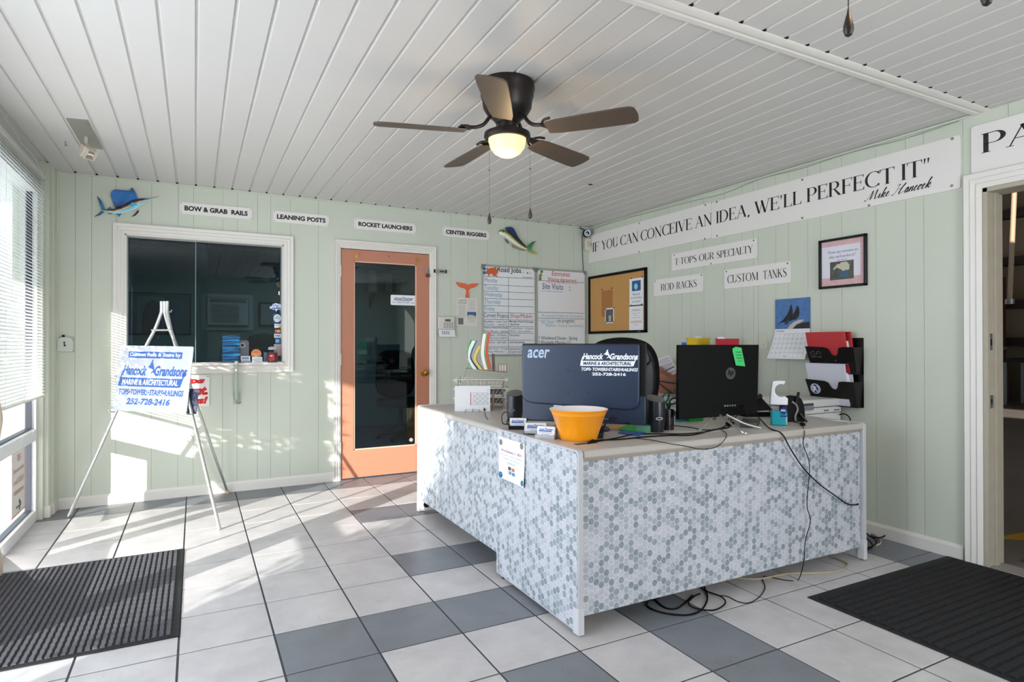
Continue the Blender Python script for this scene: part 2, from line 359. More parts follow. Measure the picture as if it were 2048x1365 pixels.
GLY = {
 'I': (0.26, lambda: _stem(0.13)),
 'F': (0.56, lambda: _stem(0.13)+[([(0.13, 0.98), (0.52, 0.98)], TN), ([(0.52, 1.0), (0.53, 0.8)], [0.06, 0.01]), ([(0.13, 0.52), (0.42, 0.52)], TN), ([(0.42, 0.63), (0.42, 0.41)], 0.03)]),
 'E': (0.60, lambda: _stem(0.13)+[([(0.13, 0.98), (0.52, 0.98)], TN), ([(0.52, 1.0), (0.53, 0.8)], [0.06, 0.01]), ([(0.13, 0.52), (0.42, 0.52)], TN), ([(0.42, 0.63), (0.42, 0.41)], 0.03), ([(0.13, 0.02), (0.56, 0.02)], TN), ([(0.54, 0.0), (0.57, 0.22)], [0.07, 0.01])]),
 'L': (0.54, lambda: _stem(0.13)+[([(0.13, 0.02), (0.5, 0.02)], TN), ([(0.48, 0.0), (0.52, 0.24)], [0.07, 0.01])]),
 'T': (0.66, lambda: _stem(0.33, top=False)+[([(0.04, 0.98), (0.62, 0.98)], TN), ([(0.04, 1.0), (0.02, 0.78)], [0.06, 0.01]), ([(0.62, 1.0), (0.64, 0.78)], [0.06, 0.01])]),
 'P': (0.60, lambda: _stem(0.13)+[([(0.13, 0.98), (0.34, 0.98)], TN), _arc(0.33, 0.72, 0.2, 0.265, 90, -90), ([(0.13, 0.455), (0.34, 0.455)], TN)]),
 'R': (0.68, lambda: _stem(0.13)+[([(0.13, 0.98), (0.34, 0.98)], TN), _arc(0.33, 0.74, 0.19, 0.245, 90, -90), ([(0.13, 0.495), (0.34, 0.495)], TN), ([(0.32, 0.5), (0.6, 0.02)], [0.08, TK]), _ser(0.62, 0.015, 0.14)]),
 'D': (0.74, lambda: _stem(0.13)+[([(0.13, 0.98), (0.3, 0.98)], TN), _arc(0.29, 0.5, 0.36, 0.485, 90, -90), ([(0.13, 0.02), (0.3, 0.02)], TN)]),
 'O': (0.80, lambda: [_arc(0.4, 0.5, 0.33, 0.5, 0, 360, 36)]),
 'C': (0.70, lambda: [_arc(0.41, 0.5, 0.34, 0.5, 42, 318, 30), ([(0.665, 0.99), (0.66, 0.74)], [0.05, 0.01]), ([(0.665, 0.02), (0.66, 0.2)], [0.04, 0.01])]),
 'U': (0.74, lambda: [([(0.15, 0.98), (0.15, 0.3)], TK), ([(0.6, 0.98), (0.6, 0.3)], TN), _arc(0.375, 0.31, 0.225, 0.32, 180, 360), _ser(0.15, 0.985), _ser(0.6, 0.985, 0.18)]),
 'A': (0.74, lambda: [([(0.08, 0.02), (0.37, 1.0)], TN), ([(0.36, 1.0), (0.64, 0.02)], TK), ([(0.2, 0.36), (0.52, 0.36)], TN), _ser(0.08, 0.015, 0.18), _ser(0.64, 0.015, 0.24)]),
 'V': (0.72, lambda: [([(0.1, 0.98), (0.38, 0.0)], TK), ([(0.38, 0.0), (0.64, 0.98)], TN), _ser(0.1, 0.985, 0.22), _ser(0.64, 0.985, 0.18)]),
 'W': (1.0, lambda: [([(0.1, 0.98), (0.32, 0.0)], TK), ([(0.32, 0.0), (0.52, 0.9)], TN), ([(0.48, 0.98), (0.7, 0.0)], TK), ([(0.7, 0.0), (0.93, 0.98)], TN), _ser(0.1, 0.985, 0.2), _ser(0.93, 0.985, 0.16)]),
 'N': (0.78, lambda: [([(0.14, 0.0), (0.14, 0.98)], TN), ([(0.1, 0.99), (0.64, 0.0)], TK), ([(0.64, 0.0), (0.64, 0.98)], TN), _ser(0.14, 0.015, 0.18), _ser(0.1, 0.985, 0.16), _ser(0.64, 0.985, 0.18)]),
 'M': (0.94, lambda: [([(0.12, 0.0), (0.14, 0.98)], TN), ([(0.14, 0.98), (0.46, 0.05)], TK), ([(0.46, 0.05), (0.78, 0.98)], TN), ([(0.8, 0.0), (0.79, 0.98)], TK), _ser(0.12, 0.015, 0.18), _ser(0.8, 0.015, 0.22)]),
 'Y': (0.70, lambda: [([(0.1, 0.98), (0.36, 0.46)], TK), ([(0.36, 0.46), (0.62, 0.98)], TN), ([(0.36, 0.5), (0.36, 0.0)], TK), _ser(0.1, 0.985, 0.2), _ser(0.62, 0.985, 0.16), _ser(0.36, 0.015)]),
 'K': (0.74, lambda: _stem(0.13)+[([(0.6, 0.98), (0.17, 0.45)], TN), ([(0.28, 0.6), (0.64, 0.02)], TK), _ser(0.6, 0.985, 0.16), _ser(0.66, 0.015, 0.16)]),
 'S': (0.58, lambda: [([(0.5, 0.8), (0.47, 0.93), (0.35, 0.985), (0.22, 0.98), (0.12, 0.88), (0.1, 0.76), (0.16, 0.64), (0.3, 0.53), (0.42, 0.43), (0.5, 0.31), (0.5, 0.18), (0.42, 0.06), (0.28, 0.015), (0.14, 0.05), (0.08, 0.22)], [0.03, 0.04, 0.04, 0.05, 0.08, 0.1, 0.13, 0.14, 0.14, 0.12, 0.1, 0.07, 0.045, 0.04, 0.03])]),
 ' ': (0.42, lambda: []), '·': (0.3, lambda: [([(0.1, 0.5), (0.2, 0.5)], 0.11)]),
 ',': (0.28, lambda: [([(0.15, 0.08), (0.15, -0.02), (0.08, -0.16)], [0.13, 0.12, 0.01])]),
 "'": (0.2, lambda: [([(0.1, 1.0), (0.08, 0.68)], [0.09, 0.02])]),
 '"': (0.34, lambda: [([(0.1, 1.0), (0.08, 0.68)], [0.09, 0.02]), ([(0.25, 1.0), (0.23, 0.68)], [0.09, 0.02])]),
}
def serif(mb, s, x0, x1, z0, z1, y=-0.001, slope=0.0):
    tot = sum(GLY[c][0] for c in s)-0.05; sx = (x1-x0)/tot; sz = z1-z0; x = 0
    for c in s:
        wd, fn = GLY[c]
        for pts, ws in fn():
            _stroke(mb, [(x+a, b) for a, b in pts], ws, sx, sz, x0, z0, y, slope)
        x += wd
# copperplate-like handwriting for the signature
SCR = {
 'M': (1.35, [[(-.15,.05),(.0,-.03),(.2,.2),(.5,.95),(.52,.5),(.5,.0),(.75,.5),(1.0,.98),(1.0,.4),(1.05,.05),(1.2,.05),(1.35,.2)]]),
 'i': (.32, [[(.0,.2),(.15,.5),(.12,.1),(.2,.02),(.32,.2)], [(.25,.72),(.27,.76)]]),
 'k': (.55, [[(.0,.2),(.25,.7),(.35,1.0),(.22,.85),(.1,.0),(.2,.35),(.38,.5),(.36,.32),(.22,.28),(.35,.05),(.45,.02),(.55,.2)]]),
 'e': (.4, [[(.0,.2),(.25,.3),(.28,.48),(.15,.45),(.08,.2),(.15,.02),(.3,.05),(.4,.2)]]),
 ' ': (.35, []),
 'H': (1.35, [[(.0,.05),(.15,-.02),(.35,.3),(.5,.95)], [(.25,.85),(.4,.98),(.6,.93)], [(1.15,1.0),(.9,.6),(.75,.1),(.85,.0),(1.0,.05),(1.3,.2)], [(.35,.48),(.7,.55),(.95,.6)]]),
 'a': (.45, [[(.0,.2),(.3,.48),(.12,.42),(.05,.12),(.15,.0),(.32,.45),(.27,.08),(.35,.02),(.45,.2)]]),
 'n': (.5, [[(.0,.2),(.1,.48),(.06,.0),(.2,.4),(.32,.48),(.32,.1),(.38,.02),(.5,.2)]]),
 'c': (.38, [[(.0,.2),(.28,.42),(.18,.48),(.06,.2),(.12,.02),(.26,.04),(.38,.2)]]),
 'o': (.42, [[(.0,.2),(.2,.48),(.07,.3),(.08,.05),(.2,.02),(.3,.25),(.2,.48),(.42,.35)]]),
}
def script(mb, s, x0, x1, z0, z1, y=-0.001, slope=0.0, wt=0.07):
    tot = sum(SCR[c][0] for c in s)+0.4; sx = (x1-x0)/tot; sz = z1-z0; x = 0.1
    for c in s:
        wd, sts = SCR[c]
        for st in sts:
            pts = [(p.x+x+0.45*p.y, p.y) for p in smooth_path([(a, b, 0) for a, b in st], 5)]
            ws = []
            for i in range(len(pts)):
                a = pts[max(0, i-1)]; b = pts[min(len(pts)-1, i+1)]
                ws.append(wt*(1.5 if b[1] < a[1]-0.01 else 0.5))
            _stroke(mb, pts, ws, sx, sz, x0, z0, y, slope)
        x += wd
FISH = [(0.1,0.62),(0.32,0.68),(0.55,0.98),(0.72,0.99),(0.66,0.86),(0.82,0.62),(0.94,0.42),(0.96,0.3),(1.0,0.08),(0.9,0.26),(0.72,0.3),(0.55,0.2),(0.5,0.26),(0.62,0.34),(0.78,0.4),(0.6,0.5),(0.35,0.5),(0.25,0.58),(0.0,0.57)]
def logo(fg, neg, x0, x1, z0, z1, y, full=True):
    """company lettering: Hancock (fish) Grandsons over a bar reading MARINE & ARCHITECTURAL"""
    W = x1-x0; Hh = z1-z0
    X = lambda a: x0+a*W
    Z = lambda a: z0+a*Hh
    text(fg, 'Hancock', X(.05), X(.40), Z(.40), Z(.78), y, bold=.035, shear=.25)
    text(fg, 'Grandsons', X(.515), X(.985), Z(.40), Z(.78), y, bold=.035, shear=.25)
    fg.add([(X(.40+a*.12), y, Z(.33+b*.68)) for a, b in FISH], [tuple(range(len(FISH)))])
    fg.add([(X(a), y, Z(b)) for a, b in [(0,.02),(.03,0),(.88,0),(.91,.02),(.94,.32),(.015,.32)]], [(0,1,2,3,4,5)])
    fg.add([(X(a), y, Z(b)) for a, b in [(.015,.30),(.035,.30),(.065,.60),(.045,.60)]], [(0,1,2,3)])
    fg.add([(X(a), y, Z(b)) for a, b in [(.92,.30),(.94,.30),(.965,.58),(.945,.58)]], [(0,1,2,3)])
    text(neg, 'MARINE & ARCHITECTURAL', X(.055), X(.875), Z(.06), Z(.27), y-(.0006 if y < 0 else .0006), bold=.03, shear=.1)

# ================================================================ THE ROOM
YF = -1.7            # front wall behind the camera
# floor: grout bed and individual tiles (two glazes)
g = MB().box(-1.02, RX+0.12, YF, D, -0.05, -0.0025); fo = struct('floor', g, M('grey_grout', (72, 72, 76), rough=0.9))
TL = tile_material('pale_floor_tile', srgb(196, 192, 193), 0.42); TD = tile_material('slate_floor_tile', srgb(120, 123, 130), 0.38)
tl = MB(); td = MB(); gp = 0.0042
for i in range(-5, 11):
    for j in range(-13, 9):
        x0, x1 = TX0+i*TILE+gp, TX0+(i+1)*TILE-gp; y0, y1 = TY0+j*TILE+gp, TY0+(j+1)*TILE-gp
        x0, x1 = max(x0, LX-0.02), min(x1, RX+0.10); y0, y1 = max(y0, YF), min(y1, D)
        if x1-x0 < 0.01 or y1-y0 < 0.01: continue
        (td if (i, j) in DARK else tl).box(x0, x1, y0, y1, -0.01, 0.0)
for n_, mb, m_ in (('floor_tiles_pale', tl, TL), ('floor_tiles_slate', td, TD)):
    o = mb.build(n_, m_, parent=fo, bevel=0.0010, seg=1)

def planks(mb, span, zr, cuts, openings, make):
    """boards between the grooves, cut around openings (a0,a1,z0,z1)"""
    es = sorted([span[0]]+[c for c in cuts if span[0] < c < span[1]]+[span[1]])
    for a, b in zip(es, es[1:]):
        a2, b2 = a+0.0008, b-0.0008
        xs = sorted({a2, b2, *[q for o in openings for q in o[:2] if a2 < q < b2]})
        for p, q in zip(xs, xs[1:]):
            segs = [(zr[0], zr[1])]
            for o in openings:
                if o[0] < (p+q)/2 < o[1]:
                    segs = [s for z0, z1 in segs for s in ((z0, min(z1, o[2])), (max(z0, o[3]), z1)) if s[1]-s[0] > 0.002]
            for z0, z1 in segs: make(mb, p, q, z0, z1)
# back wall
GB = [-0.787,-0.686,-0.532,-0.3,-0.12,-0.011,0.2,0.308,0.462,0.566,0.721,0.954,2.193,2.374,2.584,2.786,2.943,3.042,3.204,3.431,3.611]
WO = (-0.475, 0.668, 1.05, 2.055); DO = (1.135, 1.985, -0.01, 2.075)
wb = MB(); planks(wb, (-1.0, RX), (0, H), GB, [WO, DO], lambda mb, a, b, z0, z1: mb.box(a, b, D, D+0.008, z0, z1))
wbo = struct('wall_back', wb, GREEN)
core = MB(); planks(core, (-1.0, RX+0.1), (0, H+0.3), [], [WO, DO], lambda mb, a, b, z0, z1: mb.box(a, b, D+0.006, D+0.11, z0, z1))
core.build('wall_core', GROOVE, parent=wbo)
# right wall with the doorway to the warehouse
GR = [4.203,4.044,3.934,3.783,3.559,3.377,3.271,3.227,3.068,2.961,2.804,2.704,2.552,2.325,2.143,2.041,1.834,1.62,1.41,1.2,0.99,0.7,0.5,0.3,0.1,-0.2,-0.5,-0.8,-1.1,-1.4,4.4,4.6,4.83,5.02,5.2,5.36]
RO = (0.80, 1.735, -0.01, 2.055)
wr = MB(); planks(wr, (YF, D), (0, H), GR, [RO], lambda mb, a, b, z0, z1: mb.box(RX, RX+0.008, a, b, z0, z1))
wro = struct('wall_right', wr, GREEN)
core = MB(); planks(core, (YF, D+0.1), (0, H+0.3), [], [RO], lambda mb, a, b, z0, z1: mb.box(RX+0.006, RX+0.12, a, b, z0, z1))
core.build('wall_core', GROOVE, parent=wro)
# ceiling: vinyl boards with a bevelled groove every 131 mm, in two fields split by a trim strip
def ceil_field(y0, y1, name, ph):
    mb = MB(); s = 0.1315; k0 = int((-1.4-ph)/s)-1; k1 = int((RX+0.1-ph)/s)+1; prof = []
    for k in range(k0, k1+1):
        g0 = ph+k*s
        for dx, dz in ((-0.007, 0.0), (-0.003, 0.009), (0.004, 0.009), (0.010, 0.0), (0.062, 0.0), (0.0635, 0.002), (0.0650, 0.0)):
            if dx > 0.05 and True: continue
            prof.append((g0+dx, H+dz))
    prof = [p for p in prof if -1.3 < p[0] < RX+0.09]
    prof = [(-1.3, H)]+prof+[(RX+0.09, H)]
    n = len(prof); vs = [(x, y0, z) for x, z in prof]+[(x, y1, z) for x, z in prof]
    mb.add(vs, [(i, i+1, i+1+n, i+n) for i in range(n-1)])
    o = mb.build(name, CEIL, smooth=False, fix=False); return o
cl = ceil_field(1.775, D-0.006, 'ceiling', -0.785); cl['kind'] = 'structure'
c2 = ceil_field(YF, 1.715, 'ceiling_boards', 1.642-0.1315*0); c2.parent = cl
MB().box(-1.3, RX+0.1, YF, D+0.1, H+0.03, H+0.08).build('ceiling_deck', M('dark_roof_deck', (40, 40, 40), rough=1), parent=cl)
ge = MB()
for k in range(60):
    x = -.785+(k-2)*.1315
    if -.9 < x < RX-.02: ge.prism([(x-.009, H-.001), (x+.010, H-.001), (x+.004, H+.008), (x-.003, H+.008)], D-.024, D-.008)
    x = 1.642+(k-24)*.1315
    if -.9 < x < RX-.02: ge.prism([(x-.009, H-.001), (x+.010, H-.001), (x+.004, H+.008), (x-.003, H+.008)], 1.690, 1.702)
ge.build('groove_end_shade', DARKV, parent=cl)  # solid black wedges stand in for the dark inside the groove ends
tr = MB().prismx([(1.70, H+0.012), (1.70, H-0.004), (1.712, H-0.010), (1.735, H-0.010), (1.742, H-0.004), (1.752, H-0.012), (1.776, H-0.012), (1.782, H+0.012)], -1.0, RX)
struct('trim_1', tr, WHITEP, smooth=True)
# green corner trims
tg = MB(); tg.box(-0.96, RX, D-0.014, D, H-0.012, H-0.001); tg.box(-0.902, -0.884, D-0.016, D, 0.0, H-0.01); tg.box(RX-0.012, RX, 1.8, D-0.014, H-0.014, H-0.003)
tg.box(RX-0.014, RX, D-0.014, D, 0.0, H-0.01)
struct('trim_2', tg, GREEN)
def baseboard(name, a, b, along, m=WHITEP, h=0.082):
    pr = [(0, 0), (-0.013, 0), (-0.013, h-0.018), (-0.008, h-0.006), (-0.004, h), (0, h)]
    mb = MB()
    if along == 'x': mb.prismx([(D+p, z) for p, z in pr], a, b)
    else:
        n = len(pr); vs = [(RX+p, a, z) for p, z in pr]+[(RX+p, b, z) for p, z in pr]
        mb.add(vs, [tuple(range(n)), tuple(range(2*n-1, n-1, -1))]+[(i, (i+1) % n, (i+1) % n+n, i+n) for i in range(n)])
    return struct(name, mb, m)
baseboard('baseboard_back', -0.885, 1.087, 'x'); baseboard('baseboard_back_right', 2.047, RX-0.01, 'x')
baseboard('baseboard_right', 1.835, D-0.014, 'y')

# casing (moulded) around an opening, local x/z, face at -y
def casing(mb, x0, x1, z0, z1, w_, sides='ltrb', t=0.018):
    prof = [(0.0, 0.006), (0.004, t), (0.3, t*0.72), (0.36, t*0.9), (0.62, t*0.6), (0.68, t*0.78), (0.96, t*0.45), (1.0, 0.0)]
    # from outer edge (u=0) to inner edge (u=1), height above wall
    def ringpt(u, corner):
        k = w_*(1-u); return {'bl': (x0-k, z0-k), 'tl': (x0-k, z1+k), 'tr': (x1+k, z1+k), 'br': (x1+k, z0-k)}[corner]
    def run(c0, c1):
        vs = []
        for u, h in prof:
            for c in (c0, c1):
                x, z = ringpt(u, c)
                if 'b' not in sides and 'b' in c: z = z0
                vs.append((x, -h, z))
        mb.add(vs, [(2*i, 2*i+1, 2*i+3, 2*i+2) for i in range(len(prof)-1)])
        vs2 = [(v[0], 0.0, v[2]) for v in vs[:2]]+[vs[0], vs[1]]; mb.add(vs2, [(0, 1, 3, 2)])
        if 'b' not in sides:
            for q in (0, 1):
                if abs(vs[q][2]-z0) < 1e-6: mb.add([vs[2*i+q] for i in range(len(prof))]+[(vs[q][0], 0, z0)], [tuple(range(len(prof)+1))])
    if 'l' in sides: run('bl', 'tl')
    if 't' in sides: run('tl', 'tr')
    if 'r' in sides: run('tr', 'br')
    if 'b' in sides: run('br', 'bl')

# interior office window
wn = sgroup('window_1', (0, D, 0))
mb = MB(); casing(mb, WO[0], WO[1], WO[2], WO[3], 0.076, 'ltrb', 0.022); mb.build('window_casing', WHITEP, parent=wn, smooth=True)
mb = MB()
for b_ in ((WO[0]-.002, WO[0]+.012, WO[2], WO[3]), (WO[1]-.012, WO[1]+.002, WO[2], WO[3]), (WO[0], WO[1], WO[3]-.012, WO[3]+.002), (WO[0], WO[1], WO[2]-.002, WO[2]+.012)):
    mb.box(b_[0], b_[1], -0.012, 0.12, b_[2], b_[3])
mb.box(WO[0], WO[1], -0.035, 0.10, WO[2]-0.012, WO[2]+0.006)
mb.build('window_frame', WHITEP, parent=wn, bevel=0.001)
MB().box(WO[0]+.012, 0.09, 0.098, 0.102, WO[2]+.01, WO[3]-.01).build('sliding_pane', GLASS_T, parent=wn)
MB().box(0.006, WO[1]-.012, 0.084, 0.088, WO[2]+.01, WO[3]-.01).build('sliding_pane', GLASS_T, parent=wn)
MB().box(0.001, 0.007, 0.082, 0.090, WO[2]+.01, WO[3]-.01).build('pane_edge', M('green_glass_edge', (120, 150, 150), rough=0.2), parent=wn)

# salmon door with a tall pane
dr = sgroup('door_1', (0, D, 0))
mb = MB(); casing(mb, DO[0]+0.012, DO[1]-0.012, 0.0, DO[3]-0.002, 0.062, 'ltr', 0.022); mb.build('door_casing', WHITEP, parent=dr, smooth=True)
mb = MB(); mb.box(DO[0]-.002, DO[0]+.010, -0.004, 0.11, 0, DO[3]); mb.box(DO[1]-.010, DO[1]+.002, -0.004, 0.11, 0, DO[3]); mb.box(DO[0], DO[1], -0.004, 0.11, DO[3]-.010, DO[3]+.002)
mb.build('door_jamb', WHITEP, parent=dr)
dl = MB(); xa, xb, ga, gb, gz0, gz1 = DO[0]+.013, DO[1]-.013, 1.262, 1.848, 0.258, 1.958
dl.box(xa, ga, 0.002, 0.040, 0.012, 2.060); dl.box(gb, xb, 0.002, 0.040, 0.012, 2.060); dl.box(ga, gb, 0.002, 0.040, 0.012, gz0); dl.box(ga, gb, 0.002, 0.040, gz1, 2.060)
leaf = dl.build('door_leaf', ORANGE, parent=dr, bevel=0.002)
mb = MB()
for q in ((ga, ga+.010, gz0, gz1), (gb-.010, gb, gz0, gz1), (ga, gb, gz0, gz0+.010), (ga, gb, gz1-.010, gz1)): mb.box(q[0], q[1], 0.006, 0.014, q[2], q[3])
mb.build('glazing_bead', M('pale_salmon_bead', (232, 184, 158), rough=0.5), parent=leaf)
MB().box(ga+.004, gb-.004, 0.018, 0.022, gz0+.004, gz1-.004).build('door_pane', GLASS_T, parent=leaf)
for z in (1.861, 1.075, 0.288):
    h = MB().box(xa-.010, xa+.004, -0.006, 0.004, z-.05, z+.05); h.cyl((xa-.006, -0.009, z-.052), (xa-.006, -0.009, z+.052), 0.005, 8)
    for q in (-.017, .017): h.cyl((xa-.006, -0.009, z+q-.001), (xa-.006, -0.009, z+q+.001), 0.0056, 8)
    h.build('hinge', M('white_hinge', (222, 220, 216), rough=0.4), parent=dr, smooth=True)
kn = MB(); kx, kz = 1.921, 0.936
for r_, y_ in ((0.033, 0.002), (0.031, -0.006), (0.014, -0.010), (0.012, -0.030), (0.024, -0.036), (0.029, -0.046), (0.026, -0.058), (0.012, -0.064)):
    kn.v += []
rings = [[(kx+r_*math.cos(2*math.pi*i/24), y_, kz+r_*math.sin(2*math.pi*i/24)) for i in range(24)] for r_, y_ in ((0.033, 0.002), (0.031, -0.006), (0.014, -0.010), (0.012, -0.030), (0.024, -0.036), (0.029, -0.046), (0.026, -0.058), (0.012, -0.064))]
kn.loft(rings); kn.build('door_knob', BRASS, parent=leaf, smooth=True)
for bx_, bz_ in ((bk(713, 512).x, bk(713, 512).z), (bk(834, 520.5).x, bk(834, 520.5).z)):
    b_ = MB().box(bx_-.014, bx_+.014, -0.002, 0.003, bz_-.016, bz_+.016); b_.box(bx_-.008, bx_+.008, -0.016, -0.002, bz_-.010, bz_+.010); b_.box(bx_-.002, bx_+.010, -0.018, -0.015, bz_-.008, bz_+.004)
    b_.build('blind_bracket', BRASS, parent=leaf, bevel=0.001)
MB().disc(bk(777.4, 512.7).x, bk(777.4, 512.7).z, 0.005, 0.0, 0.003).build('screw_hole', DARKV, parent=leaf)
# hasp and padlock on the door edge
hs = on_back('door_hasp', 'steel hasp with a small padlock hanging at the upper right edge of the salmon door', 'hasp', 1.975, 1.905, 0.0)
b_ = MB().box(-.045, -.005, -0.008, 0.0, -.022, .022); b_.box(.035, .165, -0.028, -0.022, -.016, .016); b_.cyl((-.022, -.012, -.022), (-.022, -.012, .022), 0.005, 8)
b_.box(.150, .165, -0.028, -0.0, -.016, .016); b_.box(.035, .050, -0.028, -0.018, -.016, .016)
b_.build('hasp_plate', STEEL, parent=hs, bevel=0.001)
b_ = MB().box(.095, .140, -0.0286, -0.0279, -.006, .006); b_.build('hasp_slot', INK, parent=hs)
pd = MB(); pd.box(-.036, -.004, -0.026, -0.010, -.062, -.030); pd.build('padlock_body', M('rusty_padlock', (110, 70, 48), rough=0.5, metal=0.6), parent=hs, bevel=0.002)
pd = MB(); pd.tube([(-.030, -.018, -.032), (-.030, -.018, -.016), (-.020, -.018, -.006), (-.010, -.018, -.016), (-.010, -.018, -.032)], 0.003, 6); pd.build('padlock_shackle', STEEL, parent=hs, smooth=True)

# doorway casing and jamb in the right wall
d2 = sgroup('door_2', (RX, 0, 0), -math.pi/2)   # local x = -world y
mb = MB(); casing(mb, -RO[1], -RO[0], 0.0, RO[3], 0.088, 'ltr', 0.022); mb.build('door_casing', WHITEP, parent=d2, smooth=True)
JT = M('worn_putty_paint', (176, 168, 150), rough=0.6, noise=0.12, nscale=14)
mb = MB(); mb.box(-RO[1]-.001, -RO[1]+.022, -0.010, 0.15, 0, RO[3]); mb.box(-RO[0]-.022, -RO[0]+.001, -0.010, 0.15, 0, RO[3]); mb.box(-RO[1], -RO[0], -0.010, 0.15, RO[3]-.022, RO[3]+.001)
mb.box(-RO[1]+.022, -RO[1]+.034, 0.05, 0.085, 0, RO[3]-.02)
mb.build('door_jamb', JT, parent=d2, bevel=0.001)
mb = MB(); mb.box(-RO[1]+.022, -RO[1]+.024, 0.01, 0.035, 1.175, 1.265); mb.box(-RO[1]+.022, -RO[1]+.024, 0.01, 0.04, 0.86, 0.93); mb.build('strike_plate', STEEL, parent=d2)
mb = MB(); mb.box(-RO[1]+.0235, -RO[1]+.025, 0.015, 0.028, 1.20, 1.235); mb.box(-RO[1]+.0235, -RO[1]+.025, 0.017, 0.030, 0.885, 0.91); mb.build('strike_hole', DARKV, parent=d2)
mb = MB().box(-RO[1], -RO[0], -0.002, 0.13, 0.0, 0.006); mb.build('threshold', M('grey_threshold', (150, 146, 140), rough=0.6), parent=d2)

# left: storefront of aluminium frames and glass, a pilaster and green return
ALW = M('white_aluminium_frame', (224, 224, 226), rough=0.4)
DKF = M('dark_frame_gasket', (62, 64, 76), rough=0.5)
lw = MB(); lw.box(-1.10, -0.93, 5.215, D, 0, H); lw.box(-0.95, -0.905, 5.25, 5.345, 0, H)
planks(lw, (5.345, D), (0, H), [], [], lambda mb, a, b, z0, z1: mb.box(-0.95, -0.893, a, b, z0, z1))
struct('wall_left', lw, GREEN)
bb = MB(); bb.box(-0.93, -0.893, 5.243, 5.357, 0, 0.085); bb.box(-0.90, -0.885, 5.33, D, 0, 0.08)
struct('baseboard_left', bb, WHITEP, bevel=0.003)
hd = MB(); hd.box(-1.10, -0.955, YF, 5.205, 2.30, H+0.02); struct('wall_left_header', hd, M('putty_header', (196, 200, 196), rough=0.5))
wf = sgroup('window_2', (0, 0, 0))
def bars(name, boxes, m, par, bev=0.003):
    mb = MB()
    for q in boxes: mb.box(*q)
    return mb.build(name, m, parent=par, bevel=bev)
bars('window_frame', [(-1.045, -0.96, 5.178, 5.215, 0, 2.30), (-1.045, -0.96, 4.02, 4.10, 0, 2.30), (-1.045, -0.96, 4.10, 5.178, 0, 0.075), (-1.045, -0.955, 4.10, 5.178, 0.557, 0.632), (-1.045, -0.96, 4.10, 5.178, 2.25, 2.30)], ALW, wf)
bars('gasket', [(-1.02, -0.985, 5.168, 5.180, 0.07, 2.26), (-1.02, -0.985, 4.10, 5.178, 0.072, 0.082), (-1.02, -0.985, 4.10, 5.178, 0.630, 0.640)], DKF, wf, 0)
bars('window_pane', [(-1.004, -0.999, 4.10, 5.17, 0.08, 0.557), (-1.004, -0.999, 4.10, 5.17, 0.64, 2.25)], GLASS, wf, 0)
d3 = sgroup('door_3', (0, 0, 0))
bars('door_frame', [(-1.04, -0.965, 3.06, 4.02, 0, 0.185), (-1.04, -0.965, 3.06, 4.02, 2.12, 2.30), (-1.04, -0.965, 2.87, 3.06, 0, 2.30)], ALW, d3)
bars('door_pane', [(-1.004, -0.999, 3.06, 4.02, 0.185, 2.12)], GLASS, d3, 0)
mb = MB(); mb.tube([(-1.07, 3.29, 0.35), (-1.07, 3.29, 1.9)], 0.012, 8); mb.build('door_pull', ALU, parent=d3, smooth=True)
w3 = sgroup('window_3', (0, 0, 0))
bars('window_frame', [(-1.045, -0.96, 0.95, 1.03, 0, 2.30), (-1.045, -0.96, -1.0, -0.92, 0, 2.30), (-1.045, -0.96, YF, 2.87, 0, 0.075), (-1.045, -0.96, YF, 2.87, 0.557, 0.632), (-1.045, -0.96, YF, 2.87, 2.25, 2.30)], ALW, w3)
bars('window_pane', [(-1.004, -0.999, YF, 2.87, 0.075, 0.557), (-1.004, -0.999, YF, 2.87, 0.632, 2.25)], GLASS, w3, 0)
# unseen wall behind the camera, its opening made for the added fill lamp
fw = MB()
for q in ((-1.0, -0.8, 0, H), (3.5, RX+0.1, 0, H)): fw.box(q[0], q[1], YF-0.1, YF, q[2], q[3])
fw.box(-0.8, 1.5, YF-0.1, YF, 0, H); fw.box(2.9, 3.5, YF-0.1, YF, 0, H); fw.box(1.5, 2.9, YF-0.1, YF, 0, 0.3); fw.box(1.5, 2.9, YF-0.1, YF, 2.3, H)
struct('wall_front', fw, GREEN)

# outside: pavement, pale building across, and the porch roof that shades the upper glass
pv = MB().box(-14, -1.05, -12, 16, -0.12, -0.02); struct('ground_outside', pv, M('sunlit_concrete', (206, 204, 198), rough=0.9, noise=0.05, nscale=2))
pr_ = MB().box(-3.55, -1.1, -4, 7.0, 2.50, 2.62); struct('porch_roof', pr_, WHITEP)

# ---------------------------------------------------------------- office behind the window
of = MB(); OY = 9.0
of.box(-1.0, 4.2, OY, OY+0.1, -.06, 2.52); of.box(-1.06, -0.97, D+0.11, OY, -.06, 2.52); of.box(4.18, 4.3, D+0.11, OY, -.06, 2.52)
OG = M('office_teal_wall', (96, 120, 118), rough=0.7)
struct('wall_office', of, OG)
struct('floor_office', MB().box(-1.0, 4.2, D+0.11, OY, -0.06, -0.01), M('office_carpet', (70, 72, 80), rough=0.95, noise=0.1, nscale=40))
oc = MB(); k = -1.0
while k < 4.2:
    oc.box(k+.004, min(4.2, k+0.1275), D+0.11, OY, 2.478, 2.50); k += 0.1315
oc.box(-1.0, 4.2, D+0.11, OY, 2.50, 2.53)
struct('ceiling_office', oc, M('office_soffit', (150, 150, 150), rough=0.5))
